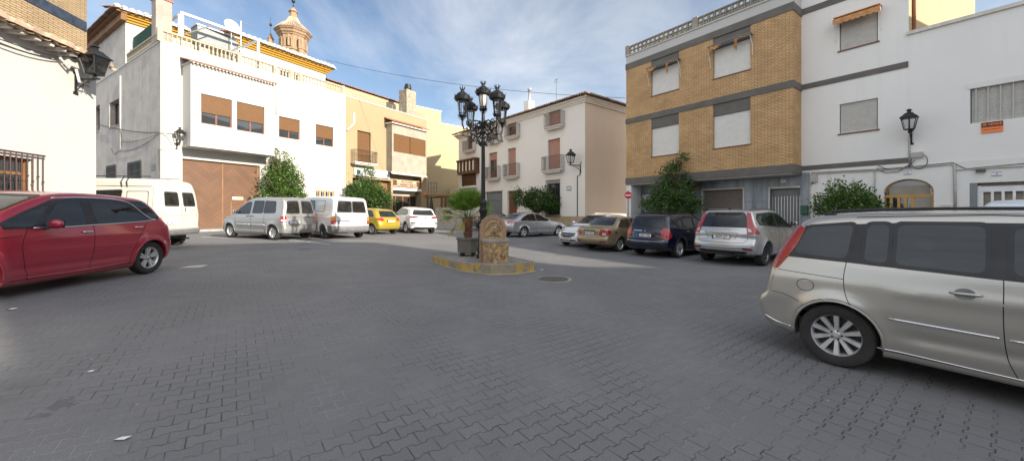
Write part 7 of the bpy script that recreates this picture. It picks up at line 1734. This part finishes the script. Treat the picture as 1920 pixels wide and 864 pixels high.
def make_props(D, FL, FC, FRt):
    D['kerb'] = plain('kerb_stone', (.30, .29, .27), .85, var=.2, scale=3, bmp=.004)
    D['bark'] = plain('bark', (.13, .10, .075), .95, var=.3, scale=8, bmp=.01)
    D['leaf'] = leaf_mat('orange_leaf', (.028, .072, .014), (.11, .18, .03)); D['leaf2'] = leaf_mat('dark_orange_leaf', (.022, .058, .014), (.085, .15, .028))
    m, nt, b = newmat('pavement_slabs'); v = objco(nt); br = nt.nodes.new('ShaderNodeTexBrick'); nt.links.new(v, br.inputs[0]); br.inputs['Color1'].default_value = (.27, .255, .24, 1); br.inputs['Color2'].default_value = (.22, .21, .20, 1); br.inputs['Mortar'].default_value = (.10, .1, .1, 1)
    br.inputs['Scale'].default_value = 1; br.inputs['Brick Width'].default_value = .4; br.inputs['Row Height'].default_value = .4; br.inputs['Mortar Size'].default_value = .006; br.offset = 0
    nt.links.new(mixc(nt, 1.0, br.outputs[0], ramp(nt, noise(nt, 3, 5, v), [(.3, (.8, .8, .8)), (.7, (1.1, 1.1, 1.1))]), 'MULTIPLY'), b.inputs['Base Color']); b.inputs['Roughness'].default_value = .85; D['slab'] = m
    make_ground(D)
    sidewalk('pavement_right', FRt, -9.5, 11, 2.3, D); sidewalk('pavement_left', FL, -.5, 21, 1.4, D); sidewalk('pavement_centre', FC, FC.t(858), 1.5, 1.6, D)
    q = Fr(*at(836, 0, 30.5)[:2], -.15, 1); sidewalk('pavement_back', q, -1.2, 3.2, 1.8, D, y1=3)
    # ---------------- traffic island
    P = [(.60, 10.15), (.15, 10.9), (-.35, 11.9), (-1.1, 12.15), (-2.0, 12.05), (-2.45, 11.45), (-1.9, 10.6), (-1.38, 9.92), (-.56, 9.42), (.05, 9.6)]
    gz = .085; top = gz+.19
    m, nt, b = newmat('worn_yellow_kerb'); v = objco(nt); E.nt = nt
    f1 = ramp(nt, noise(nt, 5, 6, v, .7), [(.44, (0, 0, 0)), (.50, (1, 1, 1))]); f2 = ramp(nt, noise(nt, .9, 2, v), [(.40, (.25, .25, .25)), (.55, (1, 1, 1))])
    nt.links.new(mixc(nt, E.m('MULTIPLY', E_bw(nt, mixc(nt, 1.0, f1, f2, 'MULTIPLY')), E_front(nt)), (.23, .215, .19), (.50, .32, .035)), b.inputs['Base Color']); b.inputs['Roughness'].default_value = .8; bump(nt, b, noise(nt, 14, 5, v), .6, .01)
    isl = thing('traffic_island', 'raised paved island with worn yellow kerb around the fountain and lamp post', 'traffic island', T(-.9, 10.8, gz)); M = Matrix()
    n = len(P); cx = sum(p[0] for p in P)/n; cy = sum(p[1] for p in P)/n
    ins = [(cx+(x-cx)*.915, cy+(y-cy)*.89) for x, y in P]
    k = 0
    for i in range(n):
        a, b_ = Vector(P[i]), Vector(P[(i+1) % n]); c, d = Vector(ins[i]), Vector(ins[(i+1) % n]); L = (b_-a).length; m_ = max(1, round(L/.45))
        for j in range(m_):
            s0, s1 = j/m_+.004/L, (j+1)/m_-.004/L; q = [a.lerp(b_, s0), a.lerp(b_, s1), c.lerp(d, s1), c.lerp(d, s0)]
            mb = MB(); be = .015; h0 = top-.0; vs = [(p.x, p.y, 0) for p in q]+[(p.x, p.y, h0-be) for p in q]
            cc = sum(q, Vector((0, 0)))/4; vs += [(p.x+(cc.x-p.x)*.07, p.y+(cc.y-p.y)*.12, h0+.002*math.sin(k*3)) for p in q]
            mb.add(vs, [(0, 1, 5, 4), (1, 2, 6, 5), (2, 3, 7, 6), (3, 0, 4, 7), (4, 5, 9, 8), (5, 6, 10, 9), (6, 7, 11, 10), (7, 4, 8, 11), (8, 9, 10, 11)])
            mb.build('kerb_stone', m, isl, M); k += 1
    MB().prism(ins, 0, top-.012, False).build('paving', D['slab'], isl, M)
    yl = MB(); o2 = [(cx+(x-cx)*1.07, cy+(y-cy)*1.10) for x, y in P]
    for i in range(4, n):
        j = (i+1) % n; zf = lambda p: g(*p)+.004; yl.quad((*P[i], zf(P[i])), (*P[j], zf(P[j])), (*o2[j], zf(o2[j])), (*o2[i], zf(o2[i])))
    yl.build('mortar_skirt', plain('pale_mortar', (.36, .30, .20), .9, var=.25, scale=4), isl, M)
    # ---------------- fountain
    W = Fr(-.50, 10.08, -.20, .98, top-.012); M = W.M
    fo = thing('drinking_fountain', 'small arched stone and brick drinking fountain with a carved basin on the island', 'fountain', M)
    def arch(w, h, n=16):
        r = w/2; return [(-r, 0), (r, 0)]+[(r*math.cos(math.pi*i/n), h-r+r*math.sin(math.pi*i/n)) for i in range(n+1)]
    MB().xprism(arch(.66, 1.235), .02, .30).build('brick_wall', D['brickr'], fo, M)
    mb = MB(); n = 22; r0, r1 = .245, .345; zc = 1.235-.33
    for i in range(n):
        a0, a1 = math.pi*(i+.06)/n, math.pi*(i+.94)/n
        vs = [(r*math.cos(a), y, zc+r*math.sin(a)) for y in (-.02, .31) for r, a in ((r0, a0), (r1+.008*math.sin(i*2.3), a0), (r1+.008*math.sin(i*2.3), a1), (r0, a1))]
        mb.add(vs, [(0, 1, 2, 3), (7, 6, 5, 4), (1, 5, 6, 2), (0, 4, 5, 1), (3, 2, 6, 7), (0, 3, 7, 4)])
    for sx in (-1, 1):
        for i in range(13):
            z = .0+i*.07; mb.box(min(sx*r0, sx*(r1+.004*(i % 3))), max(sx*r0, sx*(r1+.004*(i % 3))), -.02, .31, z+.005, z+.062)
    mb.build('brick_arch', D['brickr'], fo, M)
    bm = MB(); N = 14; face = arch(.49, 1.15, 14)
    bm.xprism(arch(.48, 1.14), -.025, .02); mb2 = bm.build('carved_niche', D['sand'], fo, M)
    mb = MB(); r = .19
    mb.tube([(r*math.cos(a), -.03, .86+r*1.15*math.sin(a)) for a in [math.pi*i/16 for i in range(17)]], .022, 6); mb.ball((0, -.02, .86), .10, 12, 1, .35, 1.25); mb.ball((-.03, -.06, .90), .018, 6); mb.ball((.03, -.06, .90), .018, 6)
    for i in range(7): a = math.pi*i/6; mb.ball((.125*math.cos(a), -.028, .87+.14*math.sin(a)), .035, 6, 1, .5, 1)
    for sx in (-1, 1): mb.tube([(sx*.2, -.03, .68), (sx*.1, -.035, .74), (sx*.02, -.03, .70)], .02, 6)
    mb.build('carved_mask', D['sand'], mb2, M, smooth=True); mb = MB(); mb.tube([(0, -.03, .80), (0, -.13, .80), (0, -.15, .775)], .014, 8); mb.build('spout', D['iron'], fo, M)
    # basin: front block, rim
    bs = [(-.30, -.0), (-.30, -.20), (-.17, -.36), (.30, -.36), (.36, -.30), (.36, 0)]
    bas = MB().prism(bs, .0, .56).build('basin', D['sand'], fo, M)
    rim = [(x*1.06+.0, y*1.06-.0) for x, y in bs]; inn = [(x*.72, y*.72-.03) for x, y in bs]; mb = MB(); n = len(bs); z0, z1 = .562, .625
    mb.add([(x, y, z0) for x, y in rim]+[(x, y, z1) for x, y in rim]+[(x, y, z1) for x, y in inn]+[(x, y, z0) for x, y in inn], [(i, (i+1) % n, n+(i+1) % n, n+i) for i in range(n)]+[(n+i, n+(i+1) % n, 2*n+(i+1) % n, 2*n+i) for i in range(n)]+[(2*n+i, 2*n+(i+1) % n, 3*n+(i+1) % n, 3*n+i) for i in range(n)])
    mb.build('basin_rim', D['kerb'], bas, M); mb = MB()
    A_ = [(-.12, .05), (-.09, .18), (-.10, .30), (-.03, .40), (-.12, .47)]; mb.tube([(x, -.365, z) for x, z in A_], .020, 6)
    mb.tube([(-.03, -.365, .40), (.05, -.368, .33), (.02, -.368, .2), (.06, -.365, .08)], .018, 6); mb.ball((-.03, -.365, .44), .05, 8, 1, .5, 1.1)
    mb.tube([(.12, -.365, .40), (.2, -.37, .3), (.14, -.368, .2), (.24, -.365, .14), (.27, -.365, .3)], .016, 6); mb.tube([(-.02, -.365, .28), (.03, -.368, .28)], .05, 8)
    mb.build('basin_relief', D['sand'], bas, M, smooth=True)
    # ---------------- lamp column with five lanterns
    z0 = top-.012; X0, Y0 = -.845, 10.95; M = T(X0, Y0, z0) @ rz(8)
    lp = thing('lamp_post', 'tall black cast-iron lamp post with five crowned lanterns behind the fountain', 'street lamp', M); I = D['iron']
    H = 4.0
    prof = [(.20, 0), (.20, .10), (.17, .12), (.17, .30), (.14, .34), (.155, .38), (.13, .42), (.115, .9), (.13, .95), (.10, 1.0), (.095, 1.3), (.125, 1.36), (.12, 1.42), (.085, 1.46), (.085, 1.58), (.11, 1.6), (.105, 1.66), (.062, 1.72), (.058, 2.6), (.052, H-.35), (.085, H-.33), (.085, H-.27), (.05, H-.22), (.09, H-.05), (.055, H), (.045, H+.25)]
    MB().lathe(prof, n=20).build('column', I, lp, M, ang=35)
    mb = MB()
    for k in range(8):
        a = 2*math.pi*k/8; mb.tube([(.135*math.cos(a), .135*math.sin(a), .42), (.118*math.cos(a), .118*math.sin(a), .9)], .016, 5)
    mb.build('base_fluting', I, lp, M)
    def lantern(Ml):
        ln = MB().lathe([(.01, -.02), (.035, 0), (.05, .03), (.03, .06), (.09, .10), (.115, .13), (.12, .15), (.10, .16)], n=12).build('lantern', I, lp, Ml, ang=40)
        mb = MB(); hb, ht, rb, rt = .15, .60, .095, .150
        for k in range(6):
            a = 2*math.pi*k/6+.3; mb.tube([(rb*math.cos(a), rb*math.sin(a), hb), (rt*math.cos(a), rt*math.sin(a), ht)], .010, 4)
            mb.tube([(rb*1.0*math.cos(a), rb*math.sin(a), hb), (rb*1.45*math.cos(a), rb*1.45*math.sin(a), hb+.03), (rb*1.25*math.cos(a), rb*1.25*math.sin(a), hb-.05), (.06*math.cos(a), .06*math.sin(a), hb-.12)], .008, 4)
        for r, z in ((rb, hb), (rb*1.12, hb+.06)): mb.tube([(r*math.cos(a), r*math.sin(a), z) for a in [2*math.pi*i/16 for i in range(17)]], .010, 4, cap=False)
        mb.build('lantern_ribs', I, ln, Ml)
        MB().lathe([(.19, .58), (.225, .60), (.235, .64), (.245, .70), (.22, .72), (.17, .78), (.10, .84), (.05, .87), (.045, .90), (.07, .92), (.03, .94)], n=18).build('lantern_cap', I, ln, Ml, ang=35)
        mb = MB()
        for k in range(10):
            a = 2*math.pi*k/10; ca, sa = math.cos(a), math.sin(a); mb.add([(.235*ca-.05*sa, .235*sa+.05*ca, .67), (.235*ca+.05*sa, .235*sa-.05*ca, .67), (.275*ca, .275*sa, .76)], [(0, 1, 2)]); mb.ball((.24*ca, .24*sa, .655), .022, 5)
        for k in range(6):
            a = 2*math.pi*k/6; ca, sa = math.cos(a), math.sin(a); mb.tube([(.035*ca, .035*sa, .91), (.085*ca, .085*sa, .99), (.075*ca, .075*sa, 1.02)], [.014, .014, .006], 4)
        mb.build('lantern_crown', I, ln, Ml)
        MB().lathe([(.02, .16), (.085, .17), (.142, .59), (.02, .595)] if Ml is Mc else [(.09, .17), (.143, .59)], n=18, cap=False).build('lantern_glass', D['opal'] if Ml is Mc else D['clear'], ln, Ml, smooth=True)
        return ln
    Mc = M @ T(0, 0, H+.22) @ Matrix.Diagonal((.94, .94, .94, 1)); lantern(Mc)
    for k in range(4):
        a = 30+90*k; Ma = M @ rz(a); mb = MB(); r = .70
        def arcp(cx, cz, rr, a0, a1, n=10, y=0): return [(cx+rr*math.cos(a0+(a1-a0)*i/n), y, cz+rr*math.sin(a0+(a1-a0)*i/n)) for i in range(n+1)]
        mb.tube([(.05, 0, H-.30), (.20, 0, H-.42), (.40, 0, H-.40), (.55, 0, H-.28), (.66, 0, H-.30), (r, 0, H-.18), (r, 0, H-.06)], [.03, .028, .026, .024, .024, .026, .03], 7)
        mb.tube(arcp(.24, H-.16, .15, -2.2, 3.6), .022, 5); mb.tube(arcp(.47, H-.12, .10, -2, 3.8), .018, 5); mb.tube(arcp(.30, H-.52, .09, 1.5, 7), .018, 5); mb.tube(arcp(.60, H-.42, .09, 2.6, 7.4), .018, 5)
        mb.tube(arcp(.12, H-.55, .08, 1.0, 6.5), .018, 5)
        for (px, pz, s_) in ((.24, H-.16, .05), (.47, H-.12, .04), (.30, H-.52, .035), (.12, H-.05, .05), (.40, H-.30, .05), (.70, H-.50, .03), (.12, H-.68, .04)): mb.ball((px, 0, pz), s_, 8, 1.1, .7, 1.3)
        for i in range(6): an = i*1.05; mb.tube([(.24, 0, H-.16), (.24+.13*math.cos(an), .05*math.sin(an*2), H-.16+.13*math.sin(an))], [.02, .006], 4)
        mb.build('scroll_arm', I, lp, Ma, smooth=True)
        lantern(Ma @ T(r, 0, H-.08) @ Matrix.Diagonal((.94, .94, .94, 1)))
    # ---------------- palm in planter
    px, py = -1.36, 11.55; M = T(px, py, z0); pl = thing('planter_box', 'grey octagonal planter box on small feet, left of the fountain', 'planter', M); gm = D['metal']
    a0 = math.pi/8; MB().lathe([(.28, .10), (.33, .12), (.34, .50), (.38, .505), (.38, .55), (.31, .555)], n=8, a0=a0).build('box', plain('planter_grey', (.15, .135, .115), .7, var=.2, scale=4), pl, M)
    [MB().box(.24*math.cos(a)-.05, .24*math.cos(a)+.05, .24*math.sin(a)-.05, .24*math.sin(a)+.05, 0, .10).build('foot', D['iron'], pl, M) for a in [math.pi/4+math.pi/2*i for i in range(4)]]
    MB().lathe([(.01, .53), (.36, .53)], n=8, a0=a0, cap=False).build('soil', D['wood'], pl, M)
    rng = np.random.default_rng(5); Mp = M @ T(0, 0, .5) @ Matrix.Diagonal((.9, .9, 1.12, 1)); pm = thing('fan_palm', 'young fan palm with shaggy trunk growing in the planter box', 'palm', Mp)
    mb = MB(); mb.lathe([(.09, 0), (.11, .1), (.10, .3), (.11, .5), (.07, .62)], n=10)
    for i in range(120):
        t = rng.uniform(0, 1); a = rng.uniform(0, 6.28); r = .09+.02*t; zz = .04+.55*t; q = Vector((r*math.cos(a), r*math.sin(a), zz)); e = q+Vector((.07*math.cos(a), .07*math.sin(a), .10)); mb.tube([tuple(q), tuple(e)], [.022, .006], 4)
    mb.build('trunk', plain('palm_fibre', (.22, .10, .06), .95, var=.5, scale=20), pm, Mp)
    pl_m = leaf_mat('palm_leaf', (.09, .17, .025), (.22, .30, .05)); dry = leaf_mat('dry_palm_leaf', (.35, .28, .08), (.45, .38, .14))
    def frond(i, az, el, pl_len, R_, mt, droop=.25, spread=2.3):
        d = Vector((math.cos(az)*math.cos(el), math.sin(az)*math.cos(el), math.sin(el))); base = Vector((.05*math.cos(az), .05*math.sin(az), .56)); hub = base+d*pl_len+Vector((0, 0, -.05*pl_len))
        side = d.cross(Vector((0, 0, 1))); side = side.normalized() if side.length > .1 else Vector((1, 0, 0)); up = side.cross(d).normalized()
        vs = []; fs = []; nb = 26
        for k in range(nb):
            a = -spread/2+spread*k/(nb-1); dd = (d*math.cos(a)+side*math.sin(a)).normalized(); dd = (dd+up*.18*(1-abs(a)/spread*2)).normalized(); L = R_*(.78+.28*math.cos(a*.9))*rng.uniform(.92, 1.08)
            perp = up.cross(dd).normalized(); w = .016*R_/.5; p = hub; pts = []
            for s_ in (0, .45, .8, 1.0):
                q = hub+dd*L*s_-Vector((0, 0, 1))*droop*L*s_**3; wd = (.002, w, w*.8, .001)[(0, .45, .8, 1.0).index(s_)]
                pts += [q-perp*wd, q+up*.010*(1 if s_ < .9 else 0), q+perp*wd]
            b0 = len(vs); vs += [tuple(q) for q in pts]
            for s_ in range(3):
                for c_ in range(2): fs.append((b0+s_*3+c_, b0+s_*3+c_+1, b0+s_*3+c_+4, b0+s_*3+c_+3))
        mb = MB(); mb.tube([tuple(base), tuple(base.lerp(hub, .5)+Vector((0, 0, .02))), tuple(hub)], [.014, .009, .007], 5); mb.add(vs, fs); mb.build('frond', mt, pm, Mp)
    for i in range(17):
        az = i*2.4; el = R(84-i*3.6); frond(i, az, el, .32+.012*i, .60 if i < 12 else .52, pl_m, .06+.012*i)
    frond(18, R(172), R(20), .52, .44, pl_m, .35, 2.0); frond(19, R(188), R(8), .45, .42, pl_m, .4, 2.0); frond(20, R(180), R(-28), .35, .34, dry, .5, 1.2); frond(21, R(10), R(18), .42, .42, pl_m, .35); frond(22, R(250), R(-20), .25, .3, dry, .5, 1.0)
    # litter bin beside lamp base
    # ---------------- manhole cover, drain, litter
    mx, my = .99, 8.92; z = g(mx, my); M = T(mx, my, z)
    mh = thing('manhole_cover', 'round cast-iron manhole cover with a pale concrete ring in front of the island', 'manhole cover', M)
    MB().lathe([(.36, .004), (.43, .006), (.435, .0)], n=40, cap=False).build('concrete_ring', D['stone'], mh, M)
    m2, nt, b = newmat('cast_iron_pattern'); v = objco(nt); ch = nt.nodes.new('ShaderNodeTexChecker'); ch.inputs['Scale'].default_value = 26; nt.links.new(mapping(nt, v, rot=(0, 0, .6)), ch.inputs[0]); nt.links.new(mixc(nt, ch.outputs['Fac'], (.05, .048, .045), (.16, .155, .15)), b.inputs['Base Color']); b.inputs['Roughness'].default_value = .5; b.inputs['Metallic'].default_value = .5; bump(nt, b, ch.outputs['Fac'], .8, .006)
    MB().lathe([(.001, .008), (.31, .008), (.31, .004), (.33, .004), (.33, .008), (.36, .008)], n=40, cap=False).build('iron_lid', m2, mh, M)
    dx, dy = -7.35, 8.65; dx, dy = at(357, 0, 8.7)[:2]; M = T(dx, dy, g(dx, dy)) @ Matrix.Rotation(-math.atan(.038), 4, 'Y')@ rz(20)
    o = MB().box(-.28, .28, -.16, .16, -.02, .008).build('drain_cover', plain('pale_concrete', (.55, .53, .48), .85), None, M); props(o, 'pale rectangular concrete cover in the paving behind the red people carrier', 'drain cover')
    zr = g(-11.2, 13.6)
    for (px_, py_, Y_, L_, nm) in ((68, 604, 5.0, .11, 'pale dry leaf lying on the paving nearest the left edge'), (228, 839, 2.45, .10, 'pale dry leaf lying at the bottom left of the paving'), (168, 713, 3.35, .06, 'small pale leaf on the paving above the nearest leaf'), (22, 604, 5.0, .11, 'x'), (1015, 500, 10.3, .13, 'crumpled white paper by the right tip of the island')):
        if nm == 'x' : continue
        if px_ == 68: px_ = 22
        x, y = at(px_, py_, Y_)[:2]; M = T(x, y, g(x, y)+.006) @ rz(random.uniform(0, 60)); k = L_
        vs = [(-k*.5, 0, 0), (-k*.2, -k*.16, .008), (k*.25, -k*.14, .004), (k*.5, .01, .012), (k*.2, k*.15, .006), (-k*.25, k*.13, .0), (0, 0, .014)]
        mb = MB(); mb.add(vs, [(i, (i+1) % 6, 6) for i in range(6)]); mb.add([(a, b_, c-.003) for a, b_, c in vs], [((i+1) % 6, i, 6) for i in range(6)])
        o = mb.build('fallen_leaf' if 'paper' not in nm else 'crumpled_paper', D['white_metal'], None, M); props(o, nm, 'leaf' if 'paper' not in nm else 'litter')
    # painted bay lines near the left cars
    lm = plain('worn_white_line', (.50, .49, .46), .8, var=.3, scale=5)
    def gline(p, q, w=.1):
        p = Vector(p); q = Vector(q); d = (q-p).normalized(); n_ = Vector((-d.y, d.x))*w/2; mb = MB(); N = 8; vs = []
        for i in range(N+1):
            c = p.lerp(q, i/N)
            for s_ in (1, -1): a = c+n_*s_; vs.append((a.x, a.y, g(a.x, a.y)+.006))
        mb.add(vs, [(2*i+1, 2*i+3, 2*i+2, 2*i) for i in range(N)]); return mb
    for k, (p, q) in enumerate(((at(378, 0, 17.0)[:2], at(442, 0, 16.0)[:2]), (at(540, 0, 15.8)[:2], at(620, 0, 14.6)[:2]))): o = gline(p, q).build('bay_line', lm); props(o, kind='structure')
    # ---------------- trees
    F = FL
    def on(F_, px, off, **k): x, y = F_.w(F_.t(px, off), off); return x, y
    x, y = on(F, 532, -1.1); s = y/700
    tree('tall bushy orange tree with loose top shoots behind the silver family van', x, y, [(0, 0, 2.0, 1.45, .85), (-.1, 0, 3.0, 1.25, .8), (-.35, .1, 3.9, .85, .7), (-.75, 0, 4.7, .35, .5), (-.6, .1, 5.1, .25, .45), (.1, 0, 4.7, .3, .5), (.35, 0, 4.1, .45, .5), (.75, 0, 3.3, .5, .5)], 11000, .12, D, 3, 1.2)
    x, y = on(F, 690, -1.3)
    tree('round clipped orange tree with a thin top shoot, in front of the beige house', x, y, [(0, 0, 2.35, 1.75, 1.35), (.1, 0, 2.0, 1.8, .9), (-.1, 0, 3.8, .6, .7), (.15, 0, 4.6, .3, .6), (-.5, 0, 4.3, .25, .5)], 12000, .14, D, 4, 1.2)
    x, y = on(FC, 1005, -1.2)
    tree('spreading dark orange tree in front of the balconied house', x, y, [(-1.0, 0, 2.5, .9, .7), (.2, 0, 2.3, 1.1, .8), (1.0, 0, 2.2, .9, .75), (-1.5, 0, 3.0, .4, .45), (-.3, 0, 2.9, .6, .5), (.7, 0, 3.0, .5, .5), (1.4, .0, 1.9, .5, .5)], 9000, .12, D, 6, 1.4, .08)
    x, y = on(FRt, 1261, -1.6)
    tree('dense orange tree with upright top shoots in front of the brick apartments', x, y, [(0, 0, 1.9, 1.45, .75), (0, 0, 2.5, 1.1, .75), (.1, 0, 3.4, .55, .7), (.35, 0, 4.2, .30, .5), (-.25, 0, 3.7, .30, .6), (.75, 0, 3.3, .3, .45), (-.65, 0, 3.2, .25, .4)], 8500, .11, D, 8, 1.1)
    x, y = on(FRt, 1585, -1.6)
    tree('low rounded orange tree in front of the white wall left of the arched door', x, y, [(0, 0, 1.85, 1.0, .6), (0, 0, 2.25, .65, .5), (.5, 0, 1.75, .6, .4), (-.5, 0, 1.75, .6, .4)], 6000, .09, D, 9, 1.2)
    # ---------------- no-entry sign
    x, y = on(FRt, 1178, -1.45); z = g(x, y)+.12; zc = 1.6-(366-HOR)*y/700; M = T(x, y, z); a = math.degrees(math.atan2(y, x))-90
    ns = thing('no_entry_sign', 'round red no-entry sign with a white bar on a grey pole at the brick corner', 'road sign', M); Ms = M @ T(0, 0, zc-z) @ rz(a-4)
    MB().tube([(0, .04, 0), (0, .04, zc-z+.28)], .03, 8).build('pole', D['metal'], ns, M, smooth=True)
    MB().lathe([(.001, .0), (.22, .0), (.22, .02), (.001, .02)], n=28, axis='y').build('disc', plain('sign_red', (.55, .02, .03), .4, var=.05), ns, Ms)
    MB().lathe([(.21, -.004), (.22, -.004)], n=28, axis='y', cap=False).box(-.16, .16, -.006, -.002, -.04, .04).build('white_bar', D['framew'], ns, Ms)
    # ---------------- overhead cable across the square
    a_ = Vector(at(612, 113, 31)); b_ = Vector(at(1172, 184, 23.5)); pts = []
    for i in range(31): t = i/30; p = a_.lerp(b_, t); pts.append((p.x, p.y, p.z-.55*4*t*(1-t)))
    o = MB().tube(pts, .014, 4).build('overhead_cable', D['cable']); props(o, 'thin black cable slung over the square from the corner house to the bricks', 'cable')
    p = pts[12]; 
    # ---------------- block added behind the camera, outline shaped to cast the shade over the square
    O = [(34.2, -9.5), (30.2, -9.3), (27.6, -6.2), (23.7, -3.9), (22, -4.3), (18.1, -6.6), (18, -11.75), (25.15, -16.57), (25.6, -18), (26, -20), (34, -24), (42, -22), (42, -9.5)]
    sh = thing('unseen_shade_block', 'tall cream unseen block added behind the viewer to shade the square', 'building', T(28, -12, 0)); hh = 14.0
    MB().prism(O[::-1], -.3, hh).build('wall', D['beige'], sh, Matrix())
    for i in range(len(O)):
        a, b_ = Vector(O[i]), Vector(O[(i+1) % len(O)]); L = (b_-a).length; d = (b_-a)/L; out = Vector((-d.y, d.x)); k = int(L/2.2)
        for j in range(k):
            c = a+d*(L*(j+.5)/k)
            for fl in range(4):
                q = Matrix(((d.x, -out.x, 0, c.x), (d.y, -out.y, 0, c.y), (0, 0, 1, 1.2+fl*3.2), (0, 0, 0, 1)))
                w = MB().box(-.5, .5, -.06, -.003, 0, 1.5).build('window', D['frame'], sh, q); MB().box(-.42, .42, -.066, -.061, .08, 1.42).build('pane', D['glass'], w, q)
    # the far side of the square, behind the viewer
    for k, (x0, x1, y0, hh2, mt, lb) in enumerate(((-27, -14, -13.5, 7.2, 'white2', 'white two-storey house behind the viewer, left of the row'), (-13.9, -3, -13.0, 8.0, 'beige', 'beige two-storey house behind the viewer'), (-2.9, 8, -13.4, 6.8, 'right', 'low white house behind the viewer, right of the beige one'))):
        hb = thing('rear_row_house', lb, 'house', T((x0+x1)/2, y0, 0)); MB().box(x0, x1, y0-8, y0, -.5, hh2).build('wall', D[mt], hb, Matrix())
        MB().box(x0-.1, x1+.1, y0-8, y0+.3, hh2+.003, hh2+.2).build('eave', D['tiler'], hb, Matrix())
        for i in range(int((x1-x0)/2.4)):
            for fl in (1.0, 4.0):
                x = x0+1.2+i*2.4; w = MB().box(x-.5, x+.5, y0+.003, y0+.06, fl, fl+1.7).build('window', D['frame'], hb, Matrix()); MB().box(x-.42, x+.42, y0+.063, y0+.07, fl+.08, fl+1.62).build('pane', D['glass'], w, Matrix())
    MB().prism([(28+(x-28)*1.02, -12+(y+12)*1.02) for x, y in O[::-1]], hh+.003, hh+.25).build('coping', D['sil'], sh, Matrix())
def world_and_sun():
    az = R(-34); el = R(21.4)
    w = bpy.data.worlds.new('World'); SC.world = w; w.use_nodes = True; nt = w.node_tree; nt.nodes.clear()
    out = nt.nodes.new('ShaderNodeOutputWorld'); bg = nt.nodes.new('ShaderNodeBackground'); nt.links.new(bg.outputs[0], out.inputs[0])
    sk = nt.nodes.new('ShaderNodeTexSky'); sk.sky_type = 'NISHITA'; sk.sun_disc = False; sk.sun_elevation = el; sk.sun_rotation = math.pi/2-az; sk.air_density = 1.0; sk.dust_density = .6; sk.ozone_density = 2.0; sk.altitude = 300
    v = objco(nt, 'Generated'); sp = nt.nodes.new('ShaderNodeSeparateXYZ'); nt.links.new(v, sp.inputs[0]); E.nt = nt
    Z = E.m('MAXIMUM', E(sp.outputs[2]), .03); cb = nt.nodes.new('ShaderNodeCombineXYZ'); nt.links.new((E(sp.outputs[0])/(Z+.12)).s, cb.inputs[0]); nt.links.new((E(sp.outputs[1])/(Z+.12)).s, cb.inputs[1]); cb.inputs[2].default_value = SKY['seed']
    mp = mapping(nt, cb.outputs[0], (1, .55, 1), (0, 0, R(25)))
    n = nt.nodes.new('ShaderNodeTexNoise'); n.inputs['Scale'].default_value = 1.15; n.inputs['Detail'].default_value = 9; n.inputs['Roughness'].default_value = .58; n.inputs['Distortion'].default_value = .35; nt.links.new(mp, n.inputs[0])
    n2 = noise(nt, .45, 3, mp)
    cov = E(n.outputs['Fac'])*.72+E(n2)*.42+E(sp.outputs[0])*.10
    cr = ramp(nt, cov.s, [(.46, (0, 0, 0)), (.60, (.34, .34, .34)), (.78, (.80, .80, .80))])
    hs = nt.nodes.new('ShaderNodeHueSaturation'); hs.inputs['Saturation'].default_value = .92; hs.inputs['Value'].default_value = .64; nt.links.new(sk.outputs[0], hs.inputs['Color'])
    back = E.m('MINIMUM', E.m('MAXIMUM', (E(sp.outputs[1])*-1.0+.15)*2.2, 0.0), 1.0)      # unseen brighter, thicker cloud added behind the viewer as fill light
    cb_ = nt.nodes.new('ShaderNodeRGBToBW'); nt.links.new(cr, cb_.inputs[0]); cc = mixc(nt, back, SKY['cloud'], (6.6, 6.8, 7.1))
    c = mixc(nt, E.m('MINIMUM', E(cb_.outputs[0])+back*.55, .97), hs.outputs[0], cc)
    nt.links.new(c, bg.inputs[0]); bg.inputs[1].default_value = SKY['strength']
    l = bpy.data.lights.new('sun', 'SUN'); l.energy = SKY['sun']; l.angle = R(.6); l.color = (1, .90, .76)
    o = bpy.data.objects.new('sun', l); COL.objects.link(o); d = Vector((math.cos(az)*math.cos(el), math.sin(az)*math.cos(el), math.sin(el))); o.rotation_euler = d.to_track_quat('Z', 'Y').to_euler(); o.location = d*60
SKY = dict(strength=.15, sun=5.0, cloud=(4.3, 4.35, 4.4), seed=2.3, exposure=0.88)
def camera():
    c = bpy.data.cameras.new('camera'); o = bpy.data.objects.new('camera', c); COL.objects.link(o); SC.camera = o
    c.sensor_width = 36; c.lens = 36*FPX/1920; c.shift_y = -(432-HOR)/1920; c.clip_end = 2000; c.clip_start = .05
    o.location = (0, 0, CAMZ); o.rotation_euler = (R(90), 0, 0)
world_and_sun(); camera()
D = make_mats(); car_mats()
FL, FS, FG = left_side(D)
FC = centre_house(D)
FRt, FB = right_side(D)
make_props(D, FL, FC, FRt)
make_cars()
vs = SC.view_settings; vs.view_transform = 'Standard'; vs.look = 'None'; vs.gamma = 1; vs.use_curve_mapping = False; vs.exposure = SKY['exposure']
SC.cycles.max_bounces = 8; SC.cycles.diffuse_bounces = 4; SC.cycles.transparent_max_bounces = 16
